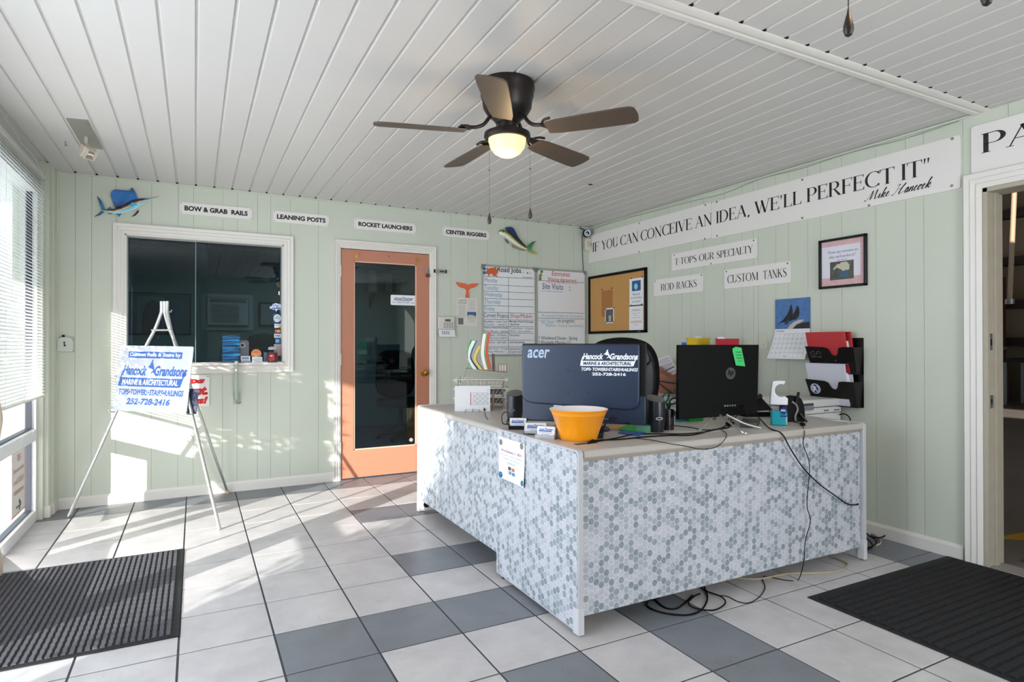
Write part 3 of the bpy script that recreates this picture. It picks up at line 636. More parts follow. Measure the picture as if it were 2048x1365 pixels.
# ---------------------------------------------------------------- warehouse behind the doorway
CONC = M('stained_concrete', (120, 112, 104), rough=0.6, noise=0.25, nscale=1.2, bump=0.05, bscale=8)
struct('floor_warehouse', MB().box(RX+0.10, 17, -6, 14, -0.06, -0.004), CONC)
INS = M('dusty_insulation', (128, 112, 94), rough=0.8, noise=0.22, nscale=1.1, bump=0.35, bscale=1.6)
wh = MB(); wh.box(15.7, 15.85, -6, 14, 0, 6); wh.box(RX+0.10, 17, 13.9, 14, 0, 6); wh.box(RX+0.10, 17, -6.1, -6, 0, 6)
who = struct('wall_warehouse', wh, INS)
GIRT = M('rust_red_steel', (48, 26, 22), rough=0.6)
gi = MB()
for z in (2.05, 2.98, 1.25, 4.0): gi.box(15.45, 15.7, -6, 14, z-0.09, z+0.09)
gi.build('girt', GIRT, parent=who)
wc = MB().prism([(RX+0.1, 3.3), (15.7, 5.2), (15.7, 5.3), (RX+0.1, 3.4)], -6, 14); struct('ceiling_warehouse', wc, INS)
bm_ = MB()
for y in (3.9, 8.0): bm_.prism([(RX+0.3, 2.95), (15.4, 4.45), (15.4, 5.15), (RX+0.3, 3.3)], y, y+0.15)
bm_.build('roof_beam', GIRT, parent=who)

# ================================================================ THINGS ON THE BACK WALL
def plate(mb, w_, h_, r=0.006, t=0.006, y1=0.0): mb.prism(rrect(-w_/2, w_/2, -h_/2, h_/2, r), y1-t, y1)
def screws(mb, pts, r=0.006, y=-0.006):
    for x, z in pts: mb.lathe([(r, 0), (r, 0.001), (r*0.6, 0.0025), (0.0005, 0.003)], 10)
def screw_heads(parent, pts, y, r=0.006, name='screw'):
    for x, z in pts:
        mb = MB(); mb.disc(x, z, r, y-0.0025, y, 10); mb.disc(x, z, r*0.35, y-0.0032, y-0.0025, 6)
        mb.build(name, STEEL, parent=parent)
for s_, a, b, pxl in (('BOW & GRAB  RAILS', -0.11, 0.42, 'above the office window'), ('LEANING POSTS', 0.583, 1.044, 'between the office window and the salmon door'),
                 ('ROCKET LAUNCHERS', 1.263, 1.842, 'above the salmon door'), ('CENTER RIGGERS', 2.108, 2.603, 'left of the green fish plaque')):
    w_ = b-a; t = on_back('wall_sign', 'small white sign lettered %s, %s' % (s_.replace('  ', ' '), pxl), 'sign', (a+b)/2, 2.293, 0.001)
    mb = MB(); plate(mb, w_, 0.094, 0.003, 0.005); mb.build('sign_panel', SIGNW, parent=t)
    mb = MB(); text(mb, s_, -w_*0.435, w_*0.435, -0.020, 0.020, -0.0056, bold=0.045); mb.build('lettering', INK, parent=t)
    screw_heads(t, [(-w_/2+.010, .037), (w_/2-.010, .037), (-w_/2+.010, -.037), (w_/2-.010, -.037)], -0.005, 0.004)

# ---- wall fish: outlines from the photograph, given body and thickness
def zpt(u0, v0, s_): return lambda a, b: bk(u0+a/s_, v0+b/s_)
def fish_paint(name, bands, spots=None):
    """painted scale colours by height across the body (generated coordinate)"""
    m = bpy.data.materials.new(name); m.use_nodes = True; nt = m.node_tree; b = nt.nodes['Principled BSDF']; L = nt.links
    tc = nodes(nt, 'ShaderNodeTexCoord'); sp = nodes(nt, 'ShaderNodeSeparateXYZ'); L.new(tc.outputs['UV'], sp.inputs[0])
    r = nodes(nt, 'ShaderNodeValToRGB'); e = r.color_ramp.elements
    e[0].position = bands[0][0]; e[0].color = (*srgb(*bands[0][1]), 1); e[1].position = bands[-1][0]; e[1].color = (*srgb(*bands[-1][1]), 1)
    for p_, c in bands[1:-1]: q = e.new(p_); q.color = (*srgb(*c), 1)
    L.new(sp.outputs['Y'], r.inputs[0])
    src = r.outputs[0]
    if spots:
        v = nodes(nt, 'ShaderNodeTexVoronoi'); v.inputs['Scale'].default_value = spots[0]; L.new(tc.outputs['Object'], v.inputs['Vector'])
        lt = nodes(nt, 'ShaderNodeMath', operation='LESS_THAN'); lt.inputs[1].default_value = spots[1]; L.new(v.outputs['Distance'], lt.inputs[0])
        mx = nodes(nt, 'ShaderNodeMix', data_type='RGBA'); mx.inputs[7].default_value = (*srgb(*spots[2]), 1); L.new(lt.outputs[0], mx.inputs[0]); L.new(src, mx.inputs[6]); src = mx.outputs[2]
    L.new(src, b.inputs['Base Color']); b.inputs['Roughness'].default_value = 0.25; b.inputs['Coat Weight'].default_value = 0.6
    return m
def fish_body(parent, spine, m, depth, yc, n=14, name='body'):
    """spine: (x, z, halfheight) list; elliptical sections perpendicular to the spine; UV.y runs belly to back"""
    P = [Vector((a, 0, b)) for a, b, c in spine]; hs_ = [c for a, b, c in spine]
    vs = []; uv = []; fs = []
    for i, p in enumerate(P):
        t = (P[min(i+1, len(P)-1)]-P[max(0, i-1)]).normalized(); up = Vector((-t.z, 0, t.x))
        if up.z < 0: up = -up
        h = hs_[i]
        for k in range(n):
            a = 2*math.pi*k/n; vs.append(p+up*h*math.sin(a)+Vector((0, yc-depth*(h/max(hs_))*math.cos(a), 0))); uv.append(0.5+0.5*math.sin(a))
    for i in range(len(P)-1):
        for k in range(n):
            a = i*n+k; b = i*n+(k+1) % n; fs.append((a, b, b+n, a+n))
    fs += [tuple(range(n-1, -1, -1)), tuple(range((len(P)-1)*n, len(P)*n))]
    me = bpy.data.meshes.new(name); me.from_pydata([tuple(v) for v in vs], [], fs); me.materials.append(m)
    l = me.uv_layers.new(name='uv')
    for p in me.polygons:
        p.use_smooth = True
        for li in p.loop_indices: l.data[li].uv = (0, uv[me.loops[li].vertex_index])
    o = bpy.data.objects.new(name, me); COL.objects.link(o); o.parent = parent; return o
def relief(parent, name, pts, m, y0, y1, uvm=None):
    mb = MB(); mb.prism(pts, y0, y1); o = mb.build(name, m, parent=parent)
    me = o.data; zs = [p[1] for p in pts]; z0, z1 = min(zs), max(zs); l = me.uv_layers.new(name='uv')
    for p in me.polygons:
        for li in p.loop_indices: l.data[li].uv = (0, (me.vertices[me.loops[li].vertex_index].co.z-z0)/(z1-z0))
    return o
# sailfish (zoom 4.55 from 180,360)
zf = zpt(180, 360, 4.55); org = bk(255, 415)
def lc(f, pts): return [((f(a, b)-org).x, (f(a, b)-org).z) for a, b in pts]
sf = on_back('sailfish_plaque', 'painted blue and yellow sailfish plaque above the left corner of the office window', 'wall ornament', org.x, org.z, 0.004)
SB = fish_paint('sailfish_body_paint', [(0.0, (230, 238, 236)), (0.22, (120, 205, 225)), (0.42, (90, 185, 215)), (0.5, (238, 196, 60)), (0.6, (226, 140, 40)), (0.66, (30, 40, 90)), (1.0, (24, 26, 60))])
SF = fish_paint('sailfish_fin_paint', [(0.0, (8, 30, 60)), (0.35, (16, 110, 190)), (0.7, (20, 120, 200)), (1.0, (10, 30, 66))], (150, 0.28, (14, 26, 70)))
SN = fish_paint('sailfish_tail_paint', [(0.0, (6, 14, 24)), (0.45, (30, 120, 170)), (0.6, (20, 110, 160)), (1.0, (6, 14, 26))])
fish_body(sf, [(a, b, h/4.55*0.00362) for (a, b), h in zip(lc(zf, [(112, 278), (160, 288), (220, 292), (290, 280), (350, 256), (410, 226), (460, 206), (500, 192), (530, 184), (560, 175), (630, 156)]), [10, 14, 22, 34, 42, 42, 34, 22, 10, 5, 2])], SB, 0.022, -0.016)
sail = [(200,175),(192,130),(205,105),(240,94),(290,98),(335,102),(365,100),(382,76),(410,110),(432,165),(425,180),(370,195),(300,235),(245,258),(228,250)]
relief(sf, 'dorsal_sail', [(p.x, p.y) for p in smooth_path([(a, b, 0) for a, b in lc(zf, sail)], 3, True)], SF, -0.016, -0.010)
relief(sf, 'tail_fin', lc(zf, [(112,285),(96,240),(68,152),(92,175),(115,210),(132,250),(140,282),(128,300),(100,322),(40,342),(75,318),(100,295)]), SN, -0.018, -0.012)
relief(sf, 'anal_fin', lc(zf, [(230,305),(290,300),(284,322),(264,342),(258,325),(240,318)]), SN, -0.018, -0.012)
relief(sf, 'anal_fin', lc(zf, [(160,296),(215,302),(200,318),(178,312)]), SN, -0.018, -0.012)
relief(sf, 'finlet', lc(zf, [(160,272),(188,246),(196,262),(222,272)]), SN, -0.018, -0.012)
relief(sf, 'pelvic_fin', lc(zf, [(440,280),(448,284),(440,305),(415,330),(376,343),(408,318),(425,295)]), INK, -0.020, -0.014)
relief(sf, 'pectoral_fin', lc(zf, [(385,215),(430,222),(432,236),(395,248),(362,250)]), M('sky_blue_fin', (60, 170, 215), rough=0.3), -0.040, -0.034)
mb = MB(); e_ = lc(zf, [(478, 190)])[0]; mb.disc(e_[0], e_[1], 0.0035, -0.036, -0.03, 10); mb.build('eye', INK, parent=sf)
# mahi (zoom 9.31 from 980,440)
zm = zpt(980, 440, 9.31); org = bk(1030, 480)
mf = on_back('mahi_plaque', 'painted green, yellow and white dolphinfish plaque above the whiteboards', 'wall ornament', org.x, org.z, 0.004)
MBd = fish_paint('mahi_body_paint', [(0.0, (238, 240, 236)), (0.34, (232, 236, 226)), (0.42, (228, 196, 40)), (0.56, (196, 180, 40)), (0.66, (110, 128, 84)), (1.0, (74, 96, 74))], (70, 0.2, (60, 110, 60)))
MD = fish_paint('mahi_dorsal_paint', [(0.0, (14, 20, 20)), (0.5, (14, 40, 70)), (1.0, (10, 52, 116))])
MT = fish_paint('mahi_tail_paint', [(0.0, (190, 180, 40)), (0.4, (40, 140, 90)), (1.0, (10, 84, 60))])
sc_ = 0.00375/9.31*1.0
fish_body(mf, [(a, b, h*sc_) for (a, b), h in zip(lc(zm, [(150, 232), (175, 240), (215, 252), (262, 275), (330, 325), (400, 385), (470, 440), (540, 490), (600, 520), (650, 545), (680, 552)]), [24, 70, 88, 84, 82, 72, 62, 48, 38, 30, 22])], MBd, 0.035, -0.022)
relief(mf, 'dorsal_fin', [(p.x, p.y) for p in smooth_path([(a, b, 0) for a, b in lc(zm, [(262,160),(310,140),(370,140),(420,175),(460,245),(490,310),(540,380),(600,450),(652,515),(600,515),(500,420),(400,310),(320,220)])], 3, True)], MD, -0.026, -0.018)
relief(mf, 'tail_fin', lc(zm, [(650,530),(700,470),(760,420),(832,402),(790,440),(755,500),(745,560),(780,590),(855,625),(850,648),(790,640),(720,605),(680,570)]), MT, -0.030, -0.022)
relief(mf, 'anal_fin', lc(zm, [(378,460),(440,490),(520,540),(640,572),(640,582),(560,575),(480,545),(435,520),(420,540),(400,510)]), M('tan_fin', (150, 140, 104), rough=0.4), -0.024, -0.016)
relief(mf, 'pectoral_fin', lc(zm, [(238,355),(262,372),(300,410),(325,465),(290,440),(258,400)]), M('olive_fin', (80, 84, 66), rough=0.4), -0.040, -0.034)
mb = MB(); e_ = lc(zm, [(200, 238)])[0]; mb.disc(e_[0], e_[1], 0.006, -0.058, -0.05, 12); mb.build('eye', INK, parent=mf)
# whale tail
org = bk(934, 595); zw = zpt(900, 500, 5.686)
wt = on_back('whale_tail_cutout', 'orange whale tail cut-out on the wall above the pinned newspaper page', 'wall ornament', org.x, org.z, 0.002)
ol = lc(zw, [(175,542),(180,500),(182,465),(165,442),(110,425),(78,395),(68,366),(110,376),(160,382),(188,396),(200,412),(214,396),(245,384),(290,384),(318,382),(300,410),(260,432),(220,445),(208,470),(210,510),(215,542)])
mb = MB(); mb.prism([(p.x, p.y) for p in smooth_path([(a, b, 0) for a, b in ol], 3, True)], -0.008, 0); mb.build('tail_board', M('coral_orange', (226, 104, 66), rough=0.5), parent=wt)
# newspaper page
x0, x1, z1, z0 = 2.254, 2.474, 1.661, 1.391
t = on_back('newspaper_page', 'small newspaper page with two photographs pinned below the orange whale tail', 'paper', (x0+x1)/2, (z0+z1)/2, 0.001)
MB().box(-.11, .11, -0.0015, 0, -.135, .135).build('page', M('newsprint', (222, 218, 210), rough=0.8), parent=t)
mb = MB(); text(mb, "CAPT'S", -.095, -.005, .098, .118, -.002); text(mb, 'SPOTLIGHT', -.095, -.005, .075, .093, -.002)
mb.build('headline', M('maroon_ink', (110, 50, 60), rough=0.6), parent=t)
mb = MB()
for c in (-.095, .012):
    for q in range(26):
        z = .062-q*.0072 if c < 0 else .118-q*.009
        if c < 0 and z < -.005 and z > -.12 and True: pass
        if c > 0 and -.068 < z < .012: continue
        if c < 0 and z < -.055: continue
        mb.box(c, c+random.uniform(.07, .085), -.002, -.0015, z-.001, z+.001)
mb.build('print_columns', M('grey_newsprint_ink', (160, 160, 162), rough=.8), parent=t)
mb = MB().box(.0, .096, -.0022, -.0015, -.068, .0); mb.build('sea_photo', M('sea_photo_blue', (60, 100, 150), rough=.5, noise=.5, nscale=40), parent=t)
mb = MB().box(.0, .096, -.0024, -.0015, -.068, -.040); mb.box(.01, .07, -.0026, -.0024, -.042, -.030); mb.build('boat_photo_deck', M('pale_deck_print', (206, 200, 186), rough=.5, noise=.3, nscale=50), parent=t)
mb = MB().box(-.095, -.04, -.0022, -.0015, -.125, -.062); mb.build('grey_photo', M('grey_photo_print', (110, 106, 102), rough=.5, noise=.5, nscale=60), parent=t)
# alarm keypad
t = on_back('alarm_keypad', 'white alarm keypad on the wall just right of the salmon door', 'keypad', 2.137, 1.405, 0.0)
mb = MB().box(-.082, .084, -0.030, 0, -.055, .066); mb.build('keypad_housing', M('off_white_plastic', (216, 212, 206), rough=.4), parent=t, bevel=.005)
MB().box(-.015, .042, -.0315, -.029, .022, .044).build('display', M('lcd_grey', (96, 100, 88), rough=.2), parent=t)
mb = MB(); [mb.box(-.028+c*.026, -.010+c*.026, -.033, -.029, .004-r*.015, .012-r*.015) for r in range(4) for c in range(4)]; mb.build('buttons', M('grey_button', (150, 150, 148), rough=.5), parent=t)
mb = MB().add([(-.08, -.028, -.058), (.085, -.028, -.058), (.088, -.040, -.125), (-.078, -.040, -.125)], [(0, 1, 2, 3)]); mb.add([(-.08, -.026, -.058), (.085, -.026, -.058), (.088, -.038, -.125), (-.078, -.038, -.125)], [(0, 1, 2, 3)])
mb.build('flip_cover', PAPER, parent=t)
mb = MB(); [mb.box(-.05+c*.02, -.036+c*.02, -.037-r*.0025, -.0365-r*.0025, -.078-r*.012, -.072-r*.012) for r in range(3) for c in range(4)]; mb.build('cover_print', GREYP, parent=t)

# ---- whiteboards
BF = M('whiteboard_frame', (176, 174, 166), rough=.35, metal=.3); WBM = M('whiteboard_enamel', (234, 235, 238), rough=.15, noise=.01, nscale=2)
INKB = M('blue_marker', (70, 150, 190), rough=.6); INKP = M('purple_marker', (64, 48, 130), rough=.6); INKR = M('red_marker', (196, 40, 50), rough=.6); INKK = M('black_marker', (30, 30, 36), rough=.6); INKF = M('faded_blue_marker', (150, 186, 204), rough=.6); INKN = M('navy_marker', (50, 60, 130), rough=.6)
def board(x0, x1, z0, z1, label):
    t = on_back('whiteboard', label, 'whiteboard', (x0+x1)/2, (z0+z1)/2, 0.0); w_, h_ = (x1-x0)/2, (z1-z0)/2
    MB().box(-w_+.012, w_-.012, -.012, 0, -h_+.012, h_-.012).build('writing_surface', WBM, parent=t)
    mb = MB()
    for q in ((-w_, w_, h_-.018, h_), (-w_, w_, -h_, -h_+.018), (-w_, -w_+.018, -h_, h_), (w_-.018, w_, -h_, h_)): mb.box(q[0], q[1], -.018, 0, q[2], q[3])
    mb.build('frame', BF, parent=t, bevel=.003)
    for sx in (-1, 1):
        for sz in (-1, 1):
            c = MB().prism([(sx*(w_+.001), sz*(h_+.001)), (sx*(w_-.045), sz*(h_+.001)), (sx*(w_-.042), sz*(h_-.012)), (sx*(w_-.012), sz*(h_-.042)), (sx*(w_+.001), sz*(h_-.045))], -.020, 0); c.build('corner_cap', GREYP, parent=t, bevel=.002)
    return t, w_, h_
BZ0, BZ1 = 1.088, 2.000
t, w_, h_ = board(2.517, 3.133, BZ0, BZ1, 'left whiteboard headed Road Jobs, with a weekday table and purple notes')
zz = lambda b: (bk(961.6, 500+b/5.686).z-(BZ0+BZ1)/2)      # height of a row mark measured at the left edge
rows = [300, 393, 468, 550, 632, 710, 790, 868, 945, 1028, 1105]
mb = MB(); Y = -.0126
for i, r_ in enumerate(rows): mb.box(-w_+.02, w_-.02, Y-.0004, Y, zz(r_)-.0018, zz(r_)+.0018)
xm = bk(900+658/5.686, 600).x-(2.517+3.133)/2
mb.box(xm-.0018, xm+.0018, Y-.0004, Y, -h_+.02, zz(300)); mb.build('ruled_lines', INKK, parent=t)
mb = MB(); text(mb, 'Road Jobs', -.135, .135, .375, .445, Y-.0006, bold=.012)
for z in (.442, .352): mb.box(.15, .27, Y-.0012, Y-.0006, z-.002, z+.002)
mb.box(.15, .165, Y-.0012, Y-.0006, .395, .399); mb.box(.235, .25, Y-.0012, Y-.0006, .395, .399); mb.disc(.21, .397, .008, Y-.0012, Y-.0006, 8)
mb.build('heading', INKK, parent=t)
mb = MB()
for s_, a, b, wx in (('Monday', 300, 393, .145), ('Tuesday', 393, 468, .155), ('Wednesday', 468, 550, .20), ('Thursday', 550, 632, .18), ('Friday', 632, 710, .115)):
    zc = (zz(a)+zz(b))/2; mb = MB(); text(mb, s_, -w_+.03, -w_+.03+wx, zc-.030, zc+.026, Y-.0006, shear=.12, bold=-.005); mb.build('weekday_note', INKB, parent=t)

mb = MB(); zc = (zz(710)+zz(790))/2; text(mb, 'Current Projects:', -w_+.022, .0, zc-.03, zc+.028, Y-.0006, shear=.1); mb.build('project_heading', INKP, parent=t)
for s_, a, k, xx in (("Brookshire - Under Cover", 790, 0, 0), ("2 boats - repairs", 790, 1, 0), ("Port Macon - canvas", 868, 1, 0), ("Goodwin - A Frame -", 945, 0, 0), ("welding t-top support", 945, 1, 0), ("Kilmore - all rails -", 1028, 0, 0), ("Robert Cox - T-top", 1105, 0, 0), ("Jeffrey Morris -", 1105, 1, 0), ("December", 945, 0, 1), ("mid November", 1028, 0, 1), ("extension", 1105, 0, 1), ("truck rack", 1105, 1, 1), ("Todd Elam - 4 gates", 868, 0, 1), ("MC4 - eye station", 868, 1, 1)):
    zt = zz(a)-.006-k*.030; xa_ = (-w_+.024) if not xx else xm+.012; wx = min((xm+w_-.03) if not xx else (w_-.03-xm), .0148*len(s_))
    mb = MB(); text(mb, s_, xa_, xa_+wx, zt-.025, zt-.003, Y-.0006, shear=.15, res=2); mb.build('project_note', INKP, parent=t)
mb = MB(); text(mb, 'Shop/Mobile', xm+.02, w_-.04, zc-.028, zc+.028, Y-.0006, shear=.15); mb.build('shop_mobile_note', M('orange_red_marker', (196, 74, 50), rough=.6), parent=t)
mb = MB(); text(mb, 'Morgan Sound Storage', xm+.012, w_-.03, zz(790)-.030, zz(790)-.008, Y-.0006, bold=.02, res=2); text(mb, 'Spencer', xm+.02, xm+.13, zz(790)-.058, zz(790)-.036, Y-.0006, bold=.02, res=2)
text(mb, 'Cherry Point Fire Dept', -w_+.024, xm-.006, zz(868)-.026, zz(868)-.006, Y-.0006, bold=.02, res=2); mb.build('black_notes', INKK, parent=t)
# magnets on the board
cr = tag(MB().prism([(p.x, p.y) for p in smooth_path([(a, b, 0) for a, b in [(-.06,-.01),(-.045,.02),(-.05,.045),(-.03,.03),(-.01,.045),(.02,.045),(.05,.06),(.05,.04),(.07,.02),(.065,-.005),(.05,-.02),(.06,-.045),(.04,-.03),(.02,-.035),(.01,-.015),(-.02,-.02),(-.03,-.045),(-.035,-.02)]], 3, True)], -.012, 0).build('crab_magnet', M('orange_crab', (206, 98, 52), rough=.5), loc=(2.62, D-.0125, 1.925)), 'orange crab magnet at the top left of the Road Jobs whiteboard', 'magnet')
for (a, b), c, nm in (((382, 218), (40, 110, 160), 'upper'), ((382, 262), (30, 100, 160), 'lower')):
    p = bk(900+a/5.686, 500+b/5.686); tag(MB().disc(0, 0, .016, -.010, 0, 16).build('round_magnet', M('blue_magnet', (32, 104, 160), rough=.3), loc=(p.x, D-.0125, p.z), bevel=.002), nm+' of two blue round magnets beside the crab on the Road Jobs whiteboard', 'magnet')
t, w_, h_ = board(3.137, 3.760, BZ0, BZ1, 'right whiteboard headed Estimates, in the room corner')
mb = MB(); zy = lambda b, u=1076: (bk(u, 500+b/5.686).z-(BZ0+BZ1)/2)
for r_ in (350, 710, 778): mb.box(-w_+.02, w_-.02, Y-.0004, Y, zy(r_)-.002, zy(r_)+.002)
for s_, x_, zc, wx in (('on progress:', -.06, .06, .18),): pass
text(mb, '- on progress:', -.08, .17, zy(805)-.03, zy(805)+.012, Y-.0006, shear=.12)
text(mb, '* Windward Dunes - Spring', -w_+.03, .20, zy(990)-.04, zy(990)+.008, Y-.0006, shear=.12)
text(mb, '* Portside Marina (1)', -w_+.03, .11, zy(1040)-.04, zy(1040)+.008, Y-.0006, shear=.12)
text(mb, ':', .10, .108, zy(430)-.02, zy(430)+.03, Y-.0006, bold=.03)
mb.build('black_notes', INKK, parent=t)
mb = MB(); text(mb, 'Estimates:', -.12, .115, .385, .435, Y-.0006, shear=.1); text(mb, 'Waiting Agreement', -.17, .19, .318, .368, Y-.0006, shear=.1)
mb.tube(smooth_path([(-.19+i*.02, Y-.001, .312+(.004 if i % 2 else -.004)) for i in range(20)], 3), .0015, 4); mb.build('red_heading', INKR, parent=t)
mb = MB(); text(mb, 'Site Visits', -.24, .02, zy(440)-.004, zy(440)+.058, Y-.0006, shear=.15); mb.tube(smooth_path([(-.26+i*.02, Y-.001, zy(455)-.012+(.004 if i % 2 else -.004)) for i in range(15)], 3), .0012, 4); mb.build('site_visits_note', INKN, parent=t)
mb = MB(); text(mb, 'Accepted Jobs to Schedule', -.25, .27, zy(752)-.02, zy(752)+.025, Y-.0006, shear=.1); text(mb, '* NC Steel', -w_+.03, -.10, zy(805)-.03, zy(805)+.012, Y-.0006, shear=.12); text(mb, 'Madness - County boardwalk(s)', -.20, .28, zy(850)-.03, zy(850)+.008, Y-.0006, shear=.12); mb.build('faded_notes', INKF, parent=t)
for (a, b), nm in (((1032, 250), 'upper'), ((1015, 332), 'lower')):
    p = bk(900+a/5.686, 500+b/5.686); tag(MB().disc(0, 0, .016, -.010, 0, 16).build('round_magnet', M('green_magnet', (40, 160, 50), rough=.3), loc=(p.x, D-.0125, p.z), bevel=.002), nm+' of two green round magnets on the Estimates whiteboard', 'magnet')
p = bk(900+1018/5.686, 500+295/5.686); tag(MB().prism([(-.018,-.02),(.0,-.026),(.016,-.01),(.02,.012),(.004,.024),(-.012,.012)], -.008, 0).build('shell_magnet', M('pink_brown_shell', (176, 116, 104), rough=.5), loc=(p.x, D-.0125, p.z)), 'pinkish shell magnet between the two green magnets', 'magnet')

# ---- corner camera
cm = thing('security_camera', 'round black security camera with a lens ring of lights, high in the room corner', 'camera', (3.73, D-.02, 2.40))
MB().ball((0, -.05, 0), .045, 20).build('camera_ball', BLACKP, parent=cm, smooth=True)
ldir = Vector((-.35, -.93, -.1)).normalized(); q = ldir.to_track_quat('Z', 'Y').to_matrix().to_4x4(); q.translation = Vector((0, -.05, 0))+ldir*.036
r_ = MB(); r_.lathe([(.034, -.004), (.036, .006), (.034, .012), (.020, .010), (.018, .006)], 24); MB().merge(r_, q).build('lens_ring', M('camera_led_ring', (196, 206, 222), rough=.3), parent=cm, smooth=True)
r_ = MB(); r_.lathe([(.019, .006), (.017, .014), (.001, .015)], 20); MB().merge(r_, q).build('lens', M('lens_black', (16, 18, 40), rough=.05), parent=cm, smooth=True)
MB().tube([(0, -.02, .03), (-.02, .0, .055), (-.06, .015, .07)], .006, 6).build('bracket', BLACKP, parent=cm, smooth=True)
MB().tube(smooth_path([(-.02, .002, -.02), (-.018, .008, -.08), (-.01, .010, -.25), (.0, .010, -.40)], 4), .003, 6).build('camera_cable', BLACKM, parent=cm, smooth=True)
t = thing('wall_sensor', 'small cream alarm sensor box under the corner security camera', 'sensor', (3.765, D-.02, 2.285))
MB().prism(rrect(-.030, .030, -.065, .065, .018), -.045, .0).build('sensor_housing', M('cream_plastic', (222, 216, 198), rough=.4), parent=t, bevel=.004)
MB().box(-.018, .018, -.0475, -.044, -.02, .035).build('sensor_window', M('sensor_lens', (200, 194, 176), rough=.3), parent=t)

# ---- socket plate, pipe bracket, red sign
t = on_back('outlet_plate', 'old painted metal outlet plate with a keyhole slot in the left wall corner', 'outlet', -.844, 1.208, 0.0)
MB().prism(rrect(-.054, .054, -.056, .058, .006), -.006, 0).build('back_plate', M('sage_metal', (176, 186, 174), rough=.5), parent=t)
MB().prism([(-.048,-.04),(-.040,-.052),(.040,-.052),(.050,-.04),(.050,.020),(.038,.048),(.015,.055),(-.015,.055),(-.038,.048),(-.048,.020)], -.022, -.006).build('cover', M('pale_sage_cover', (206, 212, 202), rough=.45), parent=t, bevel=.004)
mb = MB(); mb.disc(-.004, .016, .006, -.0232, -.022, 10); mb.box(-.007, -.001, -.0232, -.022, -.012, .012); mb.box(-.004, .006, -.0232, -.022, -.012, -.002); mb.build('keyhole', INK, parent=t)
mb = MB(); mb.disc(-.012, .062, .009, -.010, .0, 10); mb.build('pipe_stub', DARKV, parent=t)
t = on_back('pipe_bracket', 'pale green pipe elbow bracket on the wall below the office window', 'bracket', .30, .76, 0.0)
MB().box(-.022, .032, -.006, 0, -.045, .060).build('mount_plate', M('sage_metal', (176, 186, 174), rough=.5), parent=t)
mb = MB(); mb.tube(smooth_path([(0, -.045, .300), (0, -.047, .15), (.0, -.045, .03), (.002, -.035, .004), (.004, -.010, -.010)], 5), .014, 14); mb.build('pipe', M('sage_metal', (176, 186, 174), rough=.5), parent=t, smooth=True)
MB().cyl((0, -.045, .285), (0, -.045, .312), .0145, 14).build('bare_pipe_end', M('bare_pipe', (222, 224, 220), rough=.3, metal=.3), parent=t, smooth=True)
mb = MB(); mb.tube([(.0, -.012, -.03), (.028, -.018, -.036), (.034, -.008, -.028)], .004, 6); mb.build('wing_bolt', STEEL, parent=t, smooth=True)
t = on_back('notice_sign', 'white sign with red italic lettering, half hidden behind the easel board', 'sign', -.055, .836, 0.001)
MB().box(-.160, .160, -.006, 0, -.127, .127).build('sign_panel', SIGNW, parent=t, bevel=.001)
for s2, a, b, c, d in (('Tips', -.07, .128, .045, .108), ('ent.', .015, .148, -.035, .038), ('us!', .035, .148, -.106, -.046)): mb = MB(); text(mb, s2, a, b, c, d, -.0065, bold=.06, shear=.25); mb.build('lettering', REDINK, parent=t)
screw_heads(t, [(.148, .115)], -.006, .006)

# ================================================================ WINDOW SILL AND GLASS
SZ = WO[2]+0.006
def sill(name, label, cat, x, y=0.02, group=None): return thing(name, label, cat, (x, D+y, SZ), 0, group)
# blue brochures in a clear holder
t = sill('brochure_holder', 'clear acrylic holder of bright blue brochures on the window sill', 'brochure holder', .265, .0)
mb = MB(); mb.box(-.075, .065, -.028, -.025, 0, .035); mb.box(-.075, .065, .028, .031, 0, .24); mb.box(-.075, -.072, -.025, .028, 0, .12); mb.box(.062, .065, -.025, .028, 0, .12); mb.box(-.075, .065, -.025, .028, 0, .003)
mb.build('acrylic_tray', CLEAR, parent=t)
ORD = 'lowest second third fourth fifth sixth seventh eighth ninth tenth eleventh twelfth thirteenth fourteenth fifteenth sixteenth seventeenth eighteenth nineteenth twentieth twenty-first topmost'.split()
rb = random.Random(3)
blues = [M('brochure_blue_a', (14, 140, 206), rough=.5), M('brochure_blue_b', (6, 84, 160), rough=.5), M('brochure_blue_c', (40, 160, 220), rough=.5)]
for i in range(22):
    mb = MB(); z = .012+i*.0096; lean = .0 if i < 5 else .006*math.sin(i*.9)
    w0 = -.066+rb.uniform(-.003, .003); w1 = .055+rb.uniform(0, .012)
    pts = [(w0, z), (0, z+.004+lean), (w1, z+.002+rb.uniform(-.006, .006)), (w1, z+.006+rb.uniform(-.003, .005)), (0, z+.009+lean), (w0, z+.005)]
    mb.prism(pts, -.022+rb.uniform(0, .003), .022)
    tag(mb.build('brochure', blues[(i*7) % 3], loc=(.265, D, SZ)), ORD[i]+' bright blue brochure from the bottom of the stack on the window sill', 'brochure', 'blue brochures in the sill holder')
